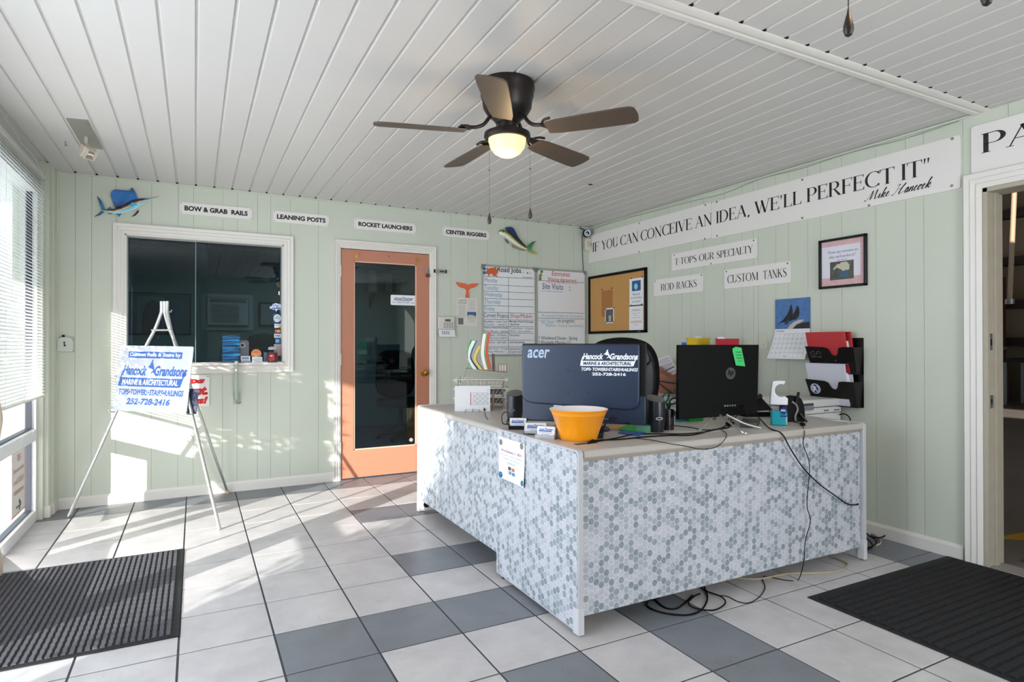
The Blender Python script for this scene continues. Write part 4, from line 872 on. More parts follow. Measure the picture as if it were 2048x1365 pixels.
# grey tablet-like stand with ring, beside the brochures
t = sill('card_reader_stand', 'grey rounded plastic panel with a white ring standing behind the blue brochures', 'stand', .355, .045)
MB().prism(rrect(-.045, .045, 0, .185, .02), -.006, 0).build('panel', M('smoked_plastic', (96, 100, 106), rough=.3), parent=t, bevel=.001)
mb = MB(); mb.tube([(-.005+.019*math.cos(a*math.pi/12), -.009, .145+.019*math.sin(a*math.pi/12)) for a in range(24)], .003, 6, True); mb.build('ring', M('white_plastic', (236, 236, 236), rough=.35), parent=t, smooth=True)
MB().disc(-.005, .145, .009, -.010, -.005, 12).build('dial', INK, parent=t)
def card_holder(name, label, loc, rz, hm, w_=.095, tilt=.35, accent=True):
    t = thing(name, label, 'card holder', loc, rz)
    mb = MB(); mb.prismx([(-.030, 0), (.030, 0), (.030, .006), (.022, .052), (.018, .052), (.024, .006), (-.024, .006), (-.026, .020), (-.030, .020)], -w_/2, w_/2)
    mb.prismx([(-.030, 0), (.030, 0), (.020, .052), (-.030, .020)], -w_/2, -w_/2+.002); mb.prismx([(-.030, 0), (.030, 0), (.020, .052), (-.030, .020)], w_/2-.002, w_/2)
    mb.build('holder', hm, parent=t)
    c = bpy.data.objects.new('card_stack', None); bpy.data.objects.remove(c)
    st = MB(); h = .052; y0, z0 = -.020, .007; y1, z1 = y0+h*math.sin(tilt), z0+h*math.cos(tilt)
    st.prismx([(y0, z0), (y0+.018, z0), (y1+.018, z1), (y1, z1)], -w_/2+.004, w_/2-.004); s_ = st.build('business_cards', PAPER, parent=t)
    pr = MB(); pn = MB(); logo(pr, pn, -w_*.36, w_*.36, 0, .020, -.0006); text(pr, 'TOPS TOWERS STAIRS RAILINGS', -w_*.36, w_*.36, -.008, -.003, -.0006, res=1); text(pr, '252-728-2416', -w_*.22, w_*.22, -.016, -.011, -.0006, res=1)
    mx = Matrix.Translation((0, y0+.028*math.sin(tilt)-.0003, z0+.028*math.cos(tilt))) @ Matrix.Rotation(-tilt, 4, 'X')
    MB().merge(pr, mx).build('card_print', BLUEINK, parent=s_)
    return t
card_holder('card_holder', 'clear card holder left of the orange round sign on the window sill', (bk(491, 720).x, D+.0, SZ), 0, CLEAR, .08)
# orange THANK YOU disc with a white card below
t = sill('thank_you_sign', 'round orange thank you sign behind a small white card on the sill', 'sign', bk(512.5, 720).x, .010)
MB().disc(0, .072, .040, -.004, 0, 32).build('disc', M('thank_you_orange', (232, 130, 30), rough=.4), parent=t)
mb = MB(); mb.tube([(.036*math.cos(a*math.pi/16), -.0045, .072+.036*math.sin(a*math.pi/16)) for a in range(32)], .0009, 4, True); text(mb, 'THANK YOU', -.031, .031, .066, .076, -.0046, bold=.03); mb.box(-.013, .013, -.0046, -.004, .050, .060); mb.build('lettering', PAPER, parent=t)
MB().box(-.02, .02, -.006, .02, 0, .033).build('foot', BLACKP, parent=t)
t = sill('price_card', 'small white printed card standing in front of the orange thank you sign', 'card', bk(514, 720).x, -.014)
MB().box(-.040, .040, -.003, 0, 0, .047).build('card', PAPER, parent=t)
mb = MB(); lines_of(mb, [('Hancock', .2, .8), ('MARINE & ARCHITECTURAL', .1, .9), ('252-728-2416', .25, .75)], -.04, .04, .044, .005, -.0036, res=1); mb.build('card_print', INKB, parent=t)
# jar candle
t = sill('jar_candle', 'glass jar candle of dark red wax at the right end of the sill', 'candle', bk(545, 720).x, -.006)
mb = MB(); mb.lathe([(.040, 0), (.044, .006), (.044, .088), (.038, .098), (.036, .104), (.036, .108)], 28); mb.build('jar', CLEAR, parent=t, smooth=True)
MB().lathe([(.036, .003), (.0395, .008), (.0395, .082), (.0, .083)], 28, cap=True).build('wax', M('dark_red_wax', (126, 18, 26), rough=.4), parent=t, smooth=True)
mb = MB(); mb.lathe([(.037, .108), (.038, .114), (.036, .122), (.030, .130), (.012, .134), (.001, .134)], 28); mb.build('lid', M('frosted_lid', (190, 196, 200), rough=.25), parent=t, smooth=True)
mb = MB(); seg = [[(.0446*math.cos(R(a)), .0446*math.sin(R(a)), z) for a in range(-150, -69, 8)] for z in (.018, .066)]
mb.add(seg[0]+seg[1], [(i, i+1, i+1+len(seg[0]), i+len(seg[0])) for i in range(len(seg[0])-1)]); lb = mb.build('label', M('cherry_label', (170, 40, 52), rough=.4, noise=.6, nscale=60), parent=t, fix=False)
mb = MB(); mb.disc(-.014, .056, .010, -.0450, -.0440, 14, .006); mb.build('label_emblem', PAPER, parent=t)
# stickers on the glass
def sticker(name, label, x, z, pts, m, y=.074): return tag(MB().prism(pts, -.0008, 0).build(name, m, loc=(x, D+y, z)), label, 'sticker')
GY = .0825
def gpx(u, v): return onp(u, v, 1, D+GY)
def on_glass(name, label, u0, v0, u1, v1, m, pts=None):
    a = gpx(u0, v0); b = gpx(u1, v1); w_, h_ = (b.x-a.x)/2, (a.z-b.z)/2
    t = thing(name, label, 'sticker', ((a.x+b.x)/2, D+GY, (a.z+b.z)/2))
    MB().prism([(x*w_, z*h_) for x, z in (pts or [(-1, -1), (1, -1), (1, 1), (-1, 1)])], -.001, 0).build('sticker_face', m, parent=t); return t, w_, h_
t, w_, h_ = on_glass('banner_sticker', 'white and blue ribbon-shaped sticker at the top of the stickers on the office window', 539, 606, 566, 624, M('pale_blue_sticker', (226, 234, 246), rough=.4), [(-1,-.3),(-.75,-.35),(-.55,-.55),(-.2,-.5),(0,-1),(.2,-.5),(.6,-.55),(.8,-.3),(1,-.3),(.9,.0),(.95,.3),(.75,.15),(.6,.75),(.2,.85),(-.1,1),(-.5,.8),(-.65,.2),(-.95,.2),(-.9,-.05)])
mb = MB(); text(mb, 'D', -w_*.45, -w_*.02, h_*.2, h_*.9, -.0015, bold=.02); text(mb, 'E', w_*.02, w_*.4, -h_*.05, h_*.55, -.0015, bold=.02); mb.box(-w_*.7, w_*.7, -.0015, -.001, -h_*.38, -h_*.1); mb.build('lettering', BLUEINK, parent=t)
t, w_, h_ = on_glass('round_sticker', 'pale round sticker on a dark blue square on the office window', 546, 628, 563, 646, M('deep_blue_sticker', (20, 44, 120), rough=.4))
MB().disc(0, 0, w_*.88, -.0018, -.001, 24, h_*.92).build('disc', M('pale_cyan_disc', (206, 226, 230), rough=.4), parent=t); mb = MB(); text(mb, 'NFIB member', -w_*.6, w_*.6, -h_*.1, h_*.2, -.0024, res=1); mb.disc(0, h_*.35, w_*.12, -.0024, -.0018, 8); mb.build('print', INK, parent=t)
t, w_, h_ = on_glass('card_sticker', 'white DISCOVER card sticker with an orange corner, top of the four card stickers', 548.7, 648, 562, 656.3, PAPER)
mb = MB(); text(mb, 'DISCOVER', -w_*.85, w_*.85, h_*.1, h_*.6, -.0016, bold=.02, res=1); mb.build('lettering', INK, parent=t); MB().add([(w_*-.1, -.0016, -h_), (w_, -.0016, -h_), (w_, -.0016, h_*.1), (w_*.5, -.0016, -h_*.4)], [(0, 1, 2, 3)]).build('orange_corner', M('card_orange', (230, 160, 60), rough=.4), parent=t)
t, w_, h_ = on_glass('card_sticker', 'card sticker with overlapping red and yellow circles, second of the four', 549, 659, 561.5, 666.5, M('card_navy', (70, 40, 80), rough=.4))
MB().disc(-w_*.35, 0, w_*.55, -.0018, -.001, 20, h_*.8).build('red_circle', M('card_red', (214, 90, 70), rough=.4), parent=t); MB().disc(w_*.35, 0, w_*.55, -.0022, -.001, 20, h_*.8).build('yellow_circle', M('card_yellow', (236, 180, 80), rough=.4), parent=t)
t, w_, h_ = on_glass('card_sticker', 'white sticker reading VISA in blue, third of the four card stickers', 548.3, 668, 562, 676, PAPER)
mb = MB(); text(mb, 'VISA', -w_*.75, w_*.75, -h_*.5, h_*.5, -.0016, bold=.05, shear=.2); mb.build('lettering', BLUEINK, parent=t)
t, w_, h_ = on_glass('card_sticker', 'square sky-blue card sticker, lowest of the four', 550.5, 678, 559.5, 687, M('card_sky', (24, 150, 214), rough=.4))
mb = MB(); text(mb, 'AMEX', -w_*.8, w_*.8, -h_*.3, h_*.3, -.0016, bold=.03, res=1); mb.build('lettering', PAPER, parent=t)
tag(MB().box(-.035, .035, -.002, 0, -.050, .050).build('pink_card', M('pale_pink_card', (206, 176, 178), rough=.6), loc=(.632, D+.06, 1.16)), 'pale pink card leaning behind the jar candle', 'card')
tag(MB().box(-.03, .03, -.002, 0, 0, .085).build('blue_card', M('pale_blue_card', (120, 156, 180), rough=.6), loc=(.545, D+.05, SZ)), 'pale blue card standing between the orange disc and the jar candle', 'card')

# sticker on the door pane
a, b = bk(782.3, 589.6), bk(832.7, 611.6); w_, h_ = (b.x-a.x)/2, (a.z-b.z)/2
t = on_back('door_sticker', 'white company sticker with blue lettering on the upper right of the door pane', 'sticker', (a.x+b.x)/2, (a.z+b.z)/2, -.0165)
MB().prism(rrect(-w_, w_, -h_, h_, .012), -.001, 0).build('sticker_face', PAPER, parent=t)
fg, ng = MB(), MB(); logo(fg, ng, -w_*.74, w_*.80, -h_*.05, h_*.68, -.0015)
text(fg, 'Aluminum Welding', -w_*.5, w_*.5, -h_*.32, -h_*.12, -.0015, bold=.02, res=1); text(fg, 'TOPS   TOWERS   BOW RAILS   TANKS', -w_*.9, w_*.9, -h_*.58, -h_*.4, -.0015, bold=.02, res=1)
fg.build('lettering', M('dark_blue_vinyl', (24, 60, 130), rough=.4), parent=t); ng.build('bar_lettering', PAPER, parent=t)
t2 = MB(); t2.disc(0, 0, .02, -.001, 0, 6); tag(t2.build('flower_sticker', M('pale_flower_sticker', (150, 152, 158), rough=.5), loc=(1.80, D+.0165, .31)), 'small pale flower-shaped sticker in the lower right corner of the door pane', 'sticker')

# ================================================================ OFFICE CONTENTS (seen through the glass)
t = thing('air_conditioner', 'window air conditioner in a white casing on the far office wall', 'air conditioner', (.39, OY-.02, 1.64))
ACW = M('ac_cream', (150, 158, 154), rough=.5)
mb = MB()
for q in ((-.31, .31, .19, .24), (-.31, .31, -.24, -.19), (-.31, -.26, -.19, .19), (.26, .31, -.19, .19)): mb.box(q[0], q[1], -.03, 0, q[2], q[3])
mb.build('surround', ACW, parent=t); MB().box(-.25, .25, -.12, 0, -.18, .18).build('case', ACW, parent=t, bevel=.01)
mb = MB(); [mb.box(-.20, .13, -.135, -.12, -.14+i*.022, -.130+i*.022) for i in range(11)]; mb.build('louvres', M('ac_louvre_grey', (80, 88, 88), rough=.5), parent=t)  # louvres in a darker grey than the case
MB().box(-.22, .22, -.13, -.12, .12, .165).build('control_panel', M('ac_panel_dark', (70, 74, 74), rough=.4), parent=t)
t = thing('office_poster', 'large dark framed poster on the far office wall, left part of the window', 'poster', (-.395, OY-.01, 1.6))
MB().box(-.35, .35, -.02, 0, -.27, .27).build('frame', BLACKM, parent=t); MB().box(-.33, .33, -.022, -.02, -.25, .25).build('print', M('poster_navy', (40, 74, 96), rough=.5, noise=.2, nscale=4), parent=t)
MB().box(-.25, .05, -.024, -.022, -.25, .22).build('portrait_panel', M('poster_grey', (100, 108, 112), rough=.5, noise=.3, nscale=6), parent=t); 
mb = MB(); mb.prism([(p.x, p.y) for p in smooth_path([(-.20, -.25, 0), (-.20, -.05, 0), (-.15, .13, 0), (-.06, .17, 0), (.0, .08, 0), (.02, -.12, 0), (.02, -.25, 0)], 4)], -.025, -.024); mb.build('portrait_shape', M('poster_brown', (66, 56, 60), rough=.6), parent=t)
t = thing('office_picture', 'small framed picture on the far office wall right of the air conditioner', 'picture', (.90, OY-.01, 1.62))
MB().box(-.13, .13, -.02, 0, -.17, .17).build('frame', BLACKM, parent=t); MB().box(-.10, .10, -.022, -.02, -.14, .14).build('print', M('picture_grey', (110, 124, 124), rough=.5, noise=.3, nscale=9), parent=t)
t = thing('office_desk', 'narrow dark-legged office desk under the air conditioner', 'desk', (.75, 8.3, -.01))
MB().box(-.6, .6, -.3, .3, .98, 1.02).build('desk_top', M('office_desk_top', (120, 116, 108), rough=.5), parent=t)
for x in (-.55, .1, .55): MB().tube([(x*.6, 0, .98), (x, -.2, 0)], .02, 6).build('leg', BLACKM, parent=t)
t = thing('office_printer', 'black printer on the office desk, seen through the window', 'printer', (.80, 8.25, 1.01))
MB().box(-.24, .24, -.18, .18, 0, .16).build('body', BLACKP, parent=t, bevel=.01); MB().prism([(-.24, .16), (.2, .16), (.24, .30), (-.05, .34), (-.2, .30)], -.1, .18).build('raised_lid', BLACKP, parent=t, bevel=.01)
t = thing('office_shelf', 'wooden wall shelf crowded with books and toys, seen in the door pane', 'shelf', (2.55, OY-.16, 1.95))
MB().box(-.35, .5, -.14, .14, 0, .025).build('shelf_board', M('shelf_wood', (110, 96, 80), rough=.6), parent=t)
for x in (-.25, .4): MB().prismx([(.14, 0), (-.10, 0), (.14, -.2)], x-.01, x+.01).build('bracket', BLACKM, parent=t)
for i, (x, h, c) in enumerate(((2.30, .30, (150, 152, 150)), (2.42, .22, (90, 80, 70)), (2.53, .27, (120, 126, 120)), (2.66, .2, (70, 84, 92)))):
    tag(MB().box(-.045, .045, -.1, .08, 0, h).build('binder', M('binder_%s' % 'abcd'[i], c, rough=.6), loc=(x, OY-.16, 1.975), bevel=.004), ('tall pale', 'short brown', 'mid-height grey', 'short slate')[i]+' binder on the office shelf seen through the door pane', 'binder')
t = thing('office_chair', 'dark office chair in the office, seen through the door pane', 'chair', (2.35, 7.6, -.01))
def swivel(t, m, s=1.0):
    MB().tube([(0, 0, .08), (0, 0, .42*s)], .03, 12).build('gas_column', STEEL, parent=t, smooth=True)
    for k in range(5):
        a = 2*math.pi*k/5+.3; q = MB().tube([(0, 0, .09), (.28*math.cos(a), .28*math.sin(a), .06)], [.025, .015], 8).build('base_arm', BLACKP, parent=t, smooth=True)
        MB().ball((.29*math.cos(a), .29*math.sin(a), .03), .03, 10).build('caster', BLACKP, parent=q, smooth=True)
    MB().prismz([(p.x, p.y) for p in smooth_path([(-.25, -.22, 0), (.25, -.22, 0), (.26, .2, 0), (.0, .24, 0), (-.26, .2, 0)], 5, True)], .42*s, .52*s).build('seat', m, parent=t, bevel=.03, seg=3)
swivel(t, BLACKM); MB().prism([(p.x, p.y) for p in smooth_path([(-.2, .55, 0), (.2, .55, 0), (.26, .85, 0), (.2, 1.1, 0), (0, 1.14, 0), (-.2, 1.1, 0), (-.26, .85, 0)], 5, True)], .2, .28).build('backrest', BLACKM, parent=t, bevel=.03, seg=3)
t = thing('stroller_wheel_box', 'pale plastic box with an orange drawer on the office floor, seen in the door pane', 'box', (2.55, 7.2, -.01))
MB().box(-.2, .2, -.15, .15, 0, .42).build('body', M('tan_plastic_box', (186, 130, 84), rough=.5), parent=t, bevel=.01); mb = MB(); [mb.box(-.17, .17, -.156, -.15, .06+i*.1, .13+i*.1) for i in range(3)]; mb.build('drawer_fronts', M('orange_drawer', (220, 150, 90), rough=.5), parent=t)

# ================================================================ RIGHT WALL (local x = towards the camera)
def rsign(name, label, y0, y1, z0, z1, rad=.012, rivets=()):
    """y0 is the far (left in view) end"""
    t = on_right(name, label, 'sign', (y0+y1)/2, (z0+z1)/2, .001); w_, h_ = abs(y0-y1), z1-z0
    mb = MB(); plate(mb, w_, h_, rad, .006); mb.build('sign_panel', SIGNW, parent=t)
    screw_heads(t, rivets, -.006, .007); return t, w_, h_
# the long banner, two boards
yA, yB, yS = D-.006, 1.843, 3.694
t = on_right('banner_sign', 'long white banner along the top of the right wall, quoting If you can conceive', 'sign', (yA+yB)/2, 2.236, .001); W2 = (yA-yB)/2
s_ = yS-(yA+yB)/2
mb = MB(); mb.prism(rrect(-W2, -s_-.0008, -.146, .152, .003), -.006, 0); mb.build('sign_panel', SIGNW, parent=t); mb = MB(); mb.prism(rrect(-s_+.0008, W2, -.153, .147, .014), -.006, 0); mb.build('sign_panel', SIGNW, parent=t)
def ly(u, v): return -(rt(u, v).y-(yA+yB)/2), rt(u, v).z-2.236
mb = MB()
words = [('"IF', (1180, 503), (1198.5, 498)), ('YOU', (1204, 498), (1236.5, 488)), ('CAN', (1241.5, 489), (1278, 480)), ('CONCEIVE', (1282.5, 481), (1384.5, 458)), ('AN', (1391.5, 457), (1425, 448)), ('IDEA,', (1433, 449), (1501, 432)), ("WE'LL", (1510, 421), (1603, 417)), ('PERFECT', (1614, 405), (1789, 370)), ('IT"', (1803, 373), (1861, 355))]
for s2, a, b in words:
    xa_, xb_ = ly(a[0], 450)[0], ly(b[0], 450)[0]
    mb = MB(); serif(mb, s2, xa_, xb_, -.035, .062, -.0066); mb.build('lettering', INK, parent=t)
mb = MB(); xa_, xb_ = ly(1731, 400)[0], ly(1868, 400)[0]; script(mb, 'Mike Hancock', xa_, xb_, -.112, -.055, -.0066, wt=.085); mb.build('signature', INK, parent=t)
screw_heads(t, [ly(*q) for q in ((1279.5, 447), (1279.5, 504), (1412, 410.5), (1411, 478), (1435, 404.5), (1435.5, 472), (1606, 360), (1606, 436.5), (1906, 278), (1905, 372), (1739.5, 411.5))], -.006, .008)
t, w_, h_ = rsign('t_tops_sign', 'white sign lettered T-TOPS OUR SPECIALTY under the long banner', 4.163, 3.232, 1.866, 2.019, .012, [(-.435, .062), (.435, .062), (0, -.066)])
for s2, a, b in (('T·TOPS', -.43, -.165), ('OUR', -.135, .03), ('SPECIALTY', .06, .425)): mb = MB(); serif(mb, s2, a, b, -.030, .028, -.0066); mb.build('lettering', INK, parent=t)
t, w_, h_ = rsign('custom_tanks_sign', 'white sign lettered CUSTOM TANKS beside the framed quotation', 3.557, 2.938, 1.654, 1.808, .012, [(-.285, .062), (.285, .062)])
for s2, a, b in (('CUSTOM', -.275, .025), ('TANKS', .07, .275)): mb = MB(); serif(mb, s2, a, b, -.034, .030, -.0066); mb.build('lettering', INK, parent=t)
t, w_, h_ = rsign('rod_racks_sign', 'white sign lettered ROD RACKS, lowest of the wall signs beside the cork board', 4.406, 3.786, 1.655, 1.806, .010, [(-.29, .062), (.29, .062)])
for s2, a, b in (('ROD', -.215, -.045), ('RACKS', -.01, .235)): mb = MB(); serif(mb, s2, a, b, -.032, .030, -.0066); mb.build('lettering', INK, parent=t)
t, w_, h_ = rsign('papa_sign', 'white sign with large black letters above the warehouse doorway at the right edge', 1.790, .55, 2.148, 2.406, .014)
mb = MB(); serif(mb, 'PAP', -.575, -.20, -.03, .075, -.0066); mb.build('lettering', INK, parent=t)

# cork board
t = on_right('cork_board', 'black framed cork board with pinned papers left of the ROD RACKS sign', 'cork board', (5.452+4.503)/2, 1.628, .0); w_, h_ = .4745, .310
MB().box(-w_+.02, w_-.02, -.010, 0, -h_+.02, h_-.02).build('cork', M('cork', (196, 148, 88), rough=.9, noise=.14, nscale=120), parent=t)
mb = MB()
for q in ((-w_, w_, h_-.026, h_), (-w_, w_, -h_, -h_+.026), (-w_, -w_+.026, -h_, h_), (w_-.026, w_, -h_, h_)): mb.box(q[0], q[1], -.022, 0, q[2], q[3])
mb.build('frame', BLACKM, parent=t, bevel=.002); MB().box(-w_+.23, -w_+.42, -.0106, -.01, -.135, .14).build('unfaded_patch', M('dark_cork', (172, 116, 66), rough=.9, noise=.12, nscale=120), parent=t)
MB().box(w_-.12, w_-.08, -.0228, -.022, -h_+.010, -h_+.016).build('frame_badge', GREYP, parent=t)
cb = (5.452+4.503)/2
def pinned(name, label, xc, zc, w2, h2, mat_, pins, rot=0):
    t = on_right(name, label, 'paper', cb-xc, 1.628+zc, .0115)
    MB().box(-w2, w2, -.0012, 0, -h2, h2).build('sheet', mat_, parent=t)
    for (px_, pz_) in pins: tag(MB().disc(0, 0, .006, -.010, 0, 10).build('push_pin', BLACKP, loc=(RX-.0125, cb-xc-px_, 1.628+zc+pz_)), 'black push pin at the %s %s corner of the %s' % ('top' if pz_ > 0 else 'bottom', 'left' if px_ < 0 else 'right', {.325: 'minimum fee notice', .320: 'deposit notice'}.get(xc, 'pinned photograph')), 'push pin', 'black push pins on the cork board')
    return t
t = pinned('pinned_notice', 'white notice with a blue photograph reading minimum fee, upper right of the cork board', .325, .085, .105, .135, PAPER, [(-.08, .140), (.08, .140)])
MB().box(-.065, .065, -.0022, -.0012, .012, .112).build('welding_photo', M('welding_photo_blue', (34, 90, 150), rough=.4, noise=.9, nscale=22), parent=t); MB().disc(-.005, .055, .026, -.003, -.0022, 16, .030).build('welding_glow', M('pale_cyan_print', (150, 210, 236), rough=.4, noise=.3, nscale=50), parent=t)
mb = MB(); text(mb, 'Minimum Fee', -.055, .055, -.030, -.008, -.002); text(mb, 'For Small Welding', -.08, .08, -.068, -.045, -.002); text(mb, 'Jobs is $25.00', -.06, .06, -.105, -.083, -.002); mb.build('print', M('grey_print', (90, 92, 100), rough=.6), parent=t)
t = pinned('pinned_notice', 'white notice about a deposit with a red line, lower right of the cork board', .320, -.165, .105, .125, PAPER, [(-.075, .128), (.085, .128)])
mb = MB(); text(mb, 'A $ Deposit IS', -.065, .07, .062, .085, -.002); text(mb, 'Required at the time your', -.06, .06, .040, .050, -.002, res=1); text(mb, 'project is', -.03, .03, .020, .030, -.002, res=1); text(mb, 'accepted into our shop', -.065, .065, -.002, .008, -.002, res=1); text(mb, 'No Exceptions', -.035, .04, -.072, -.062, -.002, res=1); mb.build('print', M('grey_print', (90, 92, 100), rough=.6), parent=t)
mb = MB(); text(mb, 'NO EXCEPTIONS!', -.078, .082, -.048, -.028, -.002); mb.build('red_print', REDINK, parent=t)
t = pinned('pinned_photo', 'small photograph with a white border pinned at the lower left of the cork board', -.105, -.125, .075, .078, PAPER, [(-.068, .07), (.068, .074), (.064, -.068), (-.070, -.070)])
MB().box(-.064, .062, -.0022, -.0012, -.068, .064).build('photo_print', M('workshop_photo', (90, 92, 92), rough=.5, noise=.8, nscale=30), parent=t); MB().box(-.01, .025, -.003, -.0022, -.06, .0).build('photo_highlight', M('workshop_photo_pale', (176, 178, 176), rough=.5, noise=.3, nscale=60), parent=t)
for xc in (-.24, -.07): tag(MB().disc(0, 0, .006, -.010, 0, 10).build('push_pin', BLACKP, loc=(RX-.0115, cb-xc, 1.628+.155)), ('left' if xc < -.2 else 'right')+' black push pin in bare cork above the darker patch', 'push pin', 'push pins in the bare cork')

# framed quotation
t = on_right('framed_quotation', 'black framed quotation over a small workshop photograph on the right wall', 'picture', 2.543, 1.749, .0); w_, h_ = .166, .166
mb = MB()
for q in ((-w_, w_, h_-.016, h_), (-w_, w_, -h_, -h_+.016), (-w_, -w_+.016, -h_, h_), (w_-.016, w_, -h_, h_)): mb.box(q[0], q[1], -.022, 0, q[2], q[3])
mb.build('frame', BLACKP, parent=t, bevel=.003); MB().box(-.15, .15, -.008, 0, -.15, .15).build('mat_board', M('pink_floral_mat', (214, 176, 178), rough=.7, noise=.2, nscale=50), parent=t)
MB().box(-.148, .125, -.0085, -.008, -.095, .115).build('print_paper', M('lilac_white_paper', (224, 222, 232), rough=.6), parent=t)
mb = MB(); text(mb, '"If you can conceive an', -.105, .105, .062, .085, -.009, shear=.25); text(mb, 'idea, we\'ll perfect it!"', -.095, .095, .030, .053, -.009, shear=.25); text(mb, 'Mike Hancock', -.035, .035, .014, .024, -.009, res=1); mb.build('print', M('indigo_print', (70, 80, 140), rough=.6), parent=t)
ph = MB().box(-.088, .078, -.009, -.0085, -.112, .010).build('photo_print', M('photo_dark_workshop', (80, 84, 78), rough=.5, noise=.7, nscale=26), parent=t)
mb = MB(); mb.prism([(-.02,.0),(.03,.003),(.05,-.02),(.048,-.05),(.01,-.062),(-.01,-.045),(-.04,-.03),(-.06,-.045),(-.065,-.035),(-.035,-.008)], -.0094, -.009); mb.build('printed_shirt', M('printed_pale_shirt', (196, 192, 170), rough=.5), parent=ph)
mb = MB(); mb.prism([(-.01,-.062),(.03,-.05),(.045,-.085),(.02,-.1),(-.02,-.098),(-.015,-.08)], -.0096, -.009); mb.build('printed_jeans', M('printed_blue_jeans', (60, 96, 128), rough=.5), parent=ph)
mb = MB(); mb.disc(-.022, .0, .009, -.0098, -.009, 12, .009); mb.build('printed_cap', M('printed_dark_red', (110, 50, 54), rough=.5), parent=ph)
# light switch plates painted over
for i, (y, z, l) in enumerate(((3.178, 1.23, 'painted-over switch plate just above the black computer monitor'), (3.02, 1.215, 'painted-over switch plate tucked behind the wall calendar'))):
    t = on_right('switch_plate', l, 'switch plate', y, z, .0); MB().prism(rrect(-.040, .040, -.057, .057, .004), -.005, 0).build('plate', GREEN, parent=t); MB().disc(0, -.025, .004, -.0065, -.005, 8).build('screw', STEEL, parent=t)

# wall calendar: picture page flat, month page curling forward
t = on_right('wall_calendar', 'wall calendar open to November under a photo of two dark birds', 'calendar', 2.927, 1.318, .002)
MB().box(-.143, .143, -.006, 0, 0, .218).build('picture_page', M('ripple_water_print', (74, 116, 172), rough=.4, noise=.35, nscale=34), parent=t)
mb = MB()
def qz(a, b): return ((a-250)/340*.286-.143, .218-(b-90)/290*.218)
birds = [[(268,335),(330,295),(375,240),(398,190),(404,160),(412,142),(418,165),(428,200),(428,250),(415,280),(380,300),(345,340),(352,312),(310,318)],
         [(352,340),(390,300),(425,250),(450,215),(462,185),(472,158),(488,185),(494,225),(485,265),(460,292),(425,298),(395,310),(372,338)]]
for b_ in birds: mb.prism([qz(*q) for q in b_], -.0072, -.006)
mb.build('bird_print', M('bird_black', (22, 26, 34), rough=.4), parent=t)
mb = MB(); mb.prism([qz(*q) for q in [(375,380),(400,345),(440,315),(490,296),(540,296),(510,320),(460,340),(425,380)]], -.0066, -.006); mb.build('rope_print', M('rope_print', (196, 188, 168), rough=.6, noise=.3, nscale=150), parent=t)
mb = MB(); mb.prism([qz(*q) for q in [(425,380),(470,345),(520,325),(588,318),(588,380)]], -.0063, -.006); mb.build('dock_print', M('dock_print', (40, 36, 38), rough=.6), parent=t)
mb = MB(); pg = lambda x, z: (x*(1+.09*(-z/.215)), -.004-.075*(-z/.215)**1.5, z)
N = 8; vs = [pg(x, -.215*i/N) for i in range(N+1) for x in (-.143, .143)]; mb.add(vs, [(2*i, 2*i+1, 2*i+3, 2*i+2) for i in range(N)]); mb.add([(x, y+.001, z) for x, y, z in vs], [(2*i, 2*i+1, 2*i+3, 2*i+2) for i in range(N)])
mp = mb.build('month_page', PAPER, parent=t, smooth=True)
mb = MB()
def gl(x0, x1, z0, z1):
    a = [pg(x, z) for x, z in ((x0, z0), (x1, z0), (x1, z1), (x0, z1))]; mb.add([(p[0], p[1]-.0012, p[2]) for p in a], [(0, 1, 2, 3)])
for r_ in range(6):
    z = -.035-r_*.034
    for c in range(8): gl(-.13+c*.0372-.0130*(c/7), -.13+(c+1)*.0372-.0130, z-.0006, z+.0006) if c < 7 else None
for c in range(8):
    for r_ in range(5): gl(-.13+c*.0355-.0005, -.13+c*.0355+.0005, -.035-(r_+1)*.034, -.035-r_*.034)
for r_ in range(5):
    for c in range(7):
        if (r_, c) in ((0, 0), (0, 1), (4, 3), (4, 4), (4, 5), (4, 6)): continue
        gl(-.126+c*.0355, -.121+c*.0355, -.044-r_*.034, -.039-r_*.034)
gl(-.02, .0, -.198, -.194)
mb.build('date_grid', M('calendar_grey', (140, 140, 148), rough=.7), parent=mp, fix=False)
mb = MB(); text(mb, 'November', -.128, -.06, -.020, -.010, -.0082, shear=.15); mb.build('month_name', INK, parent=mp)
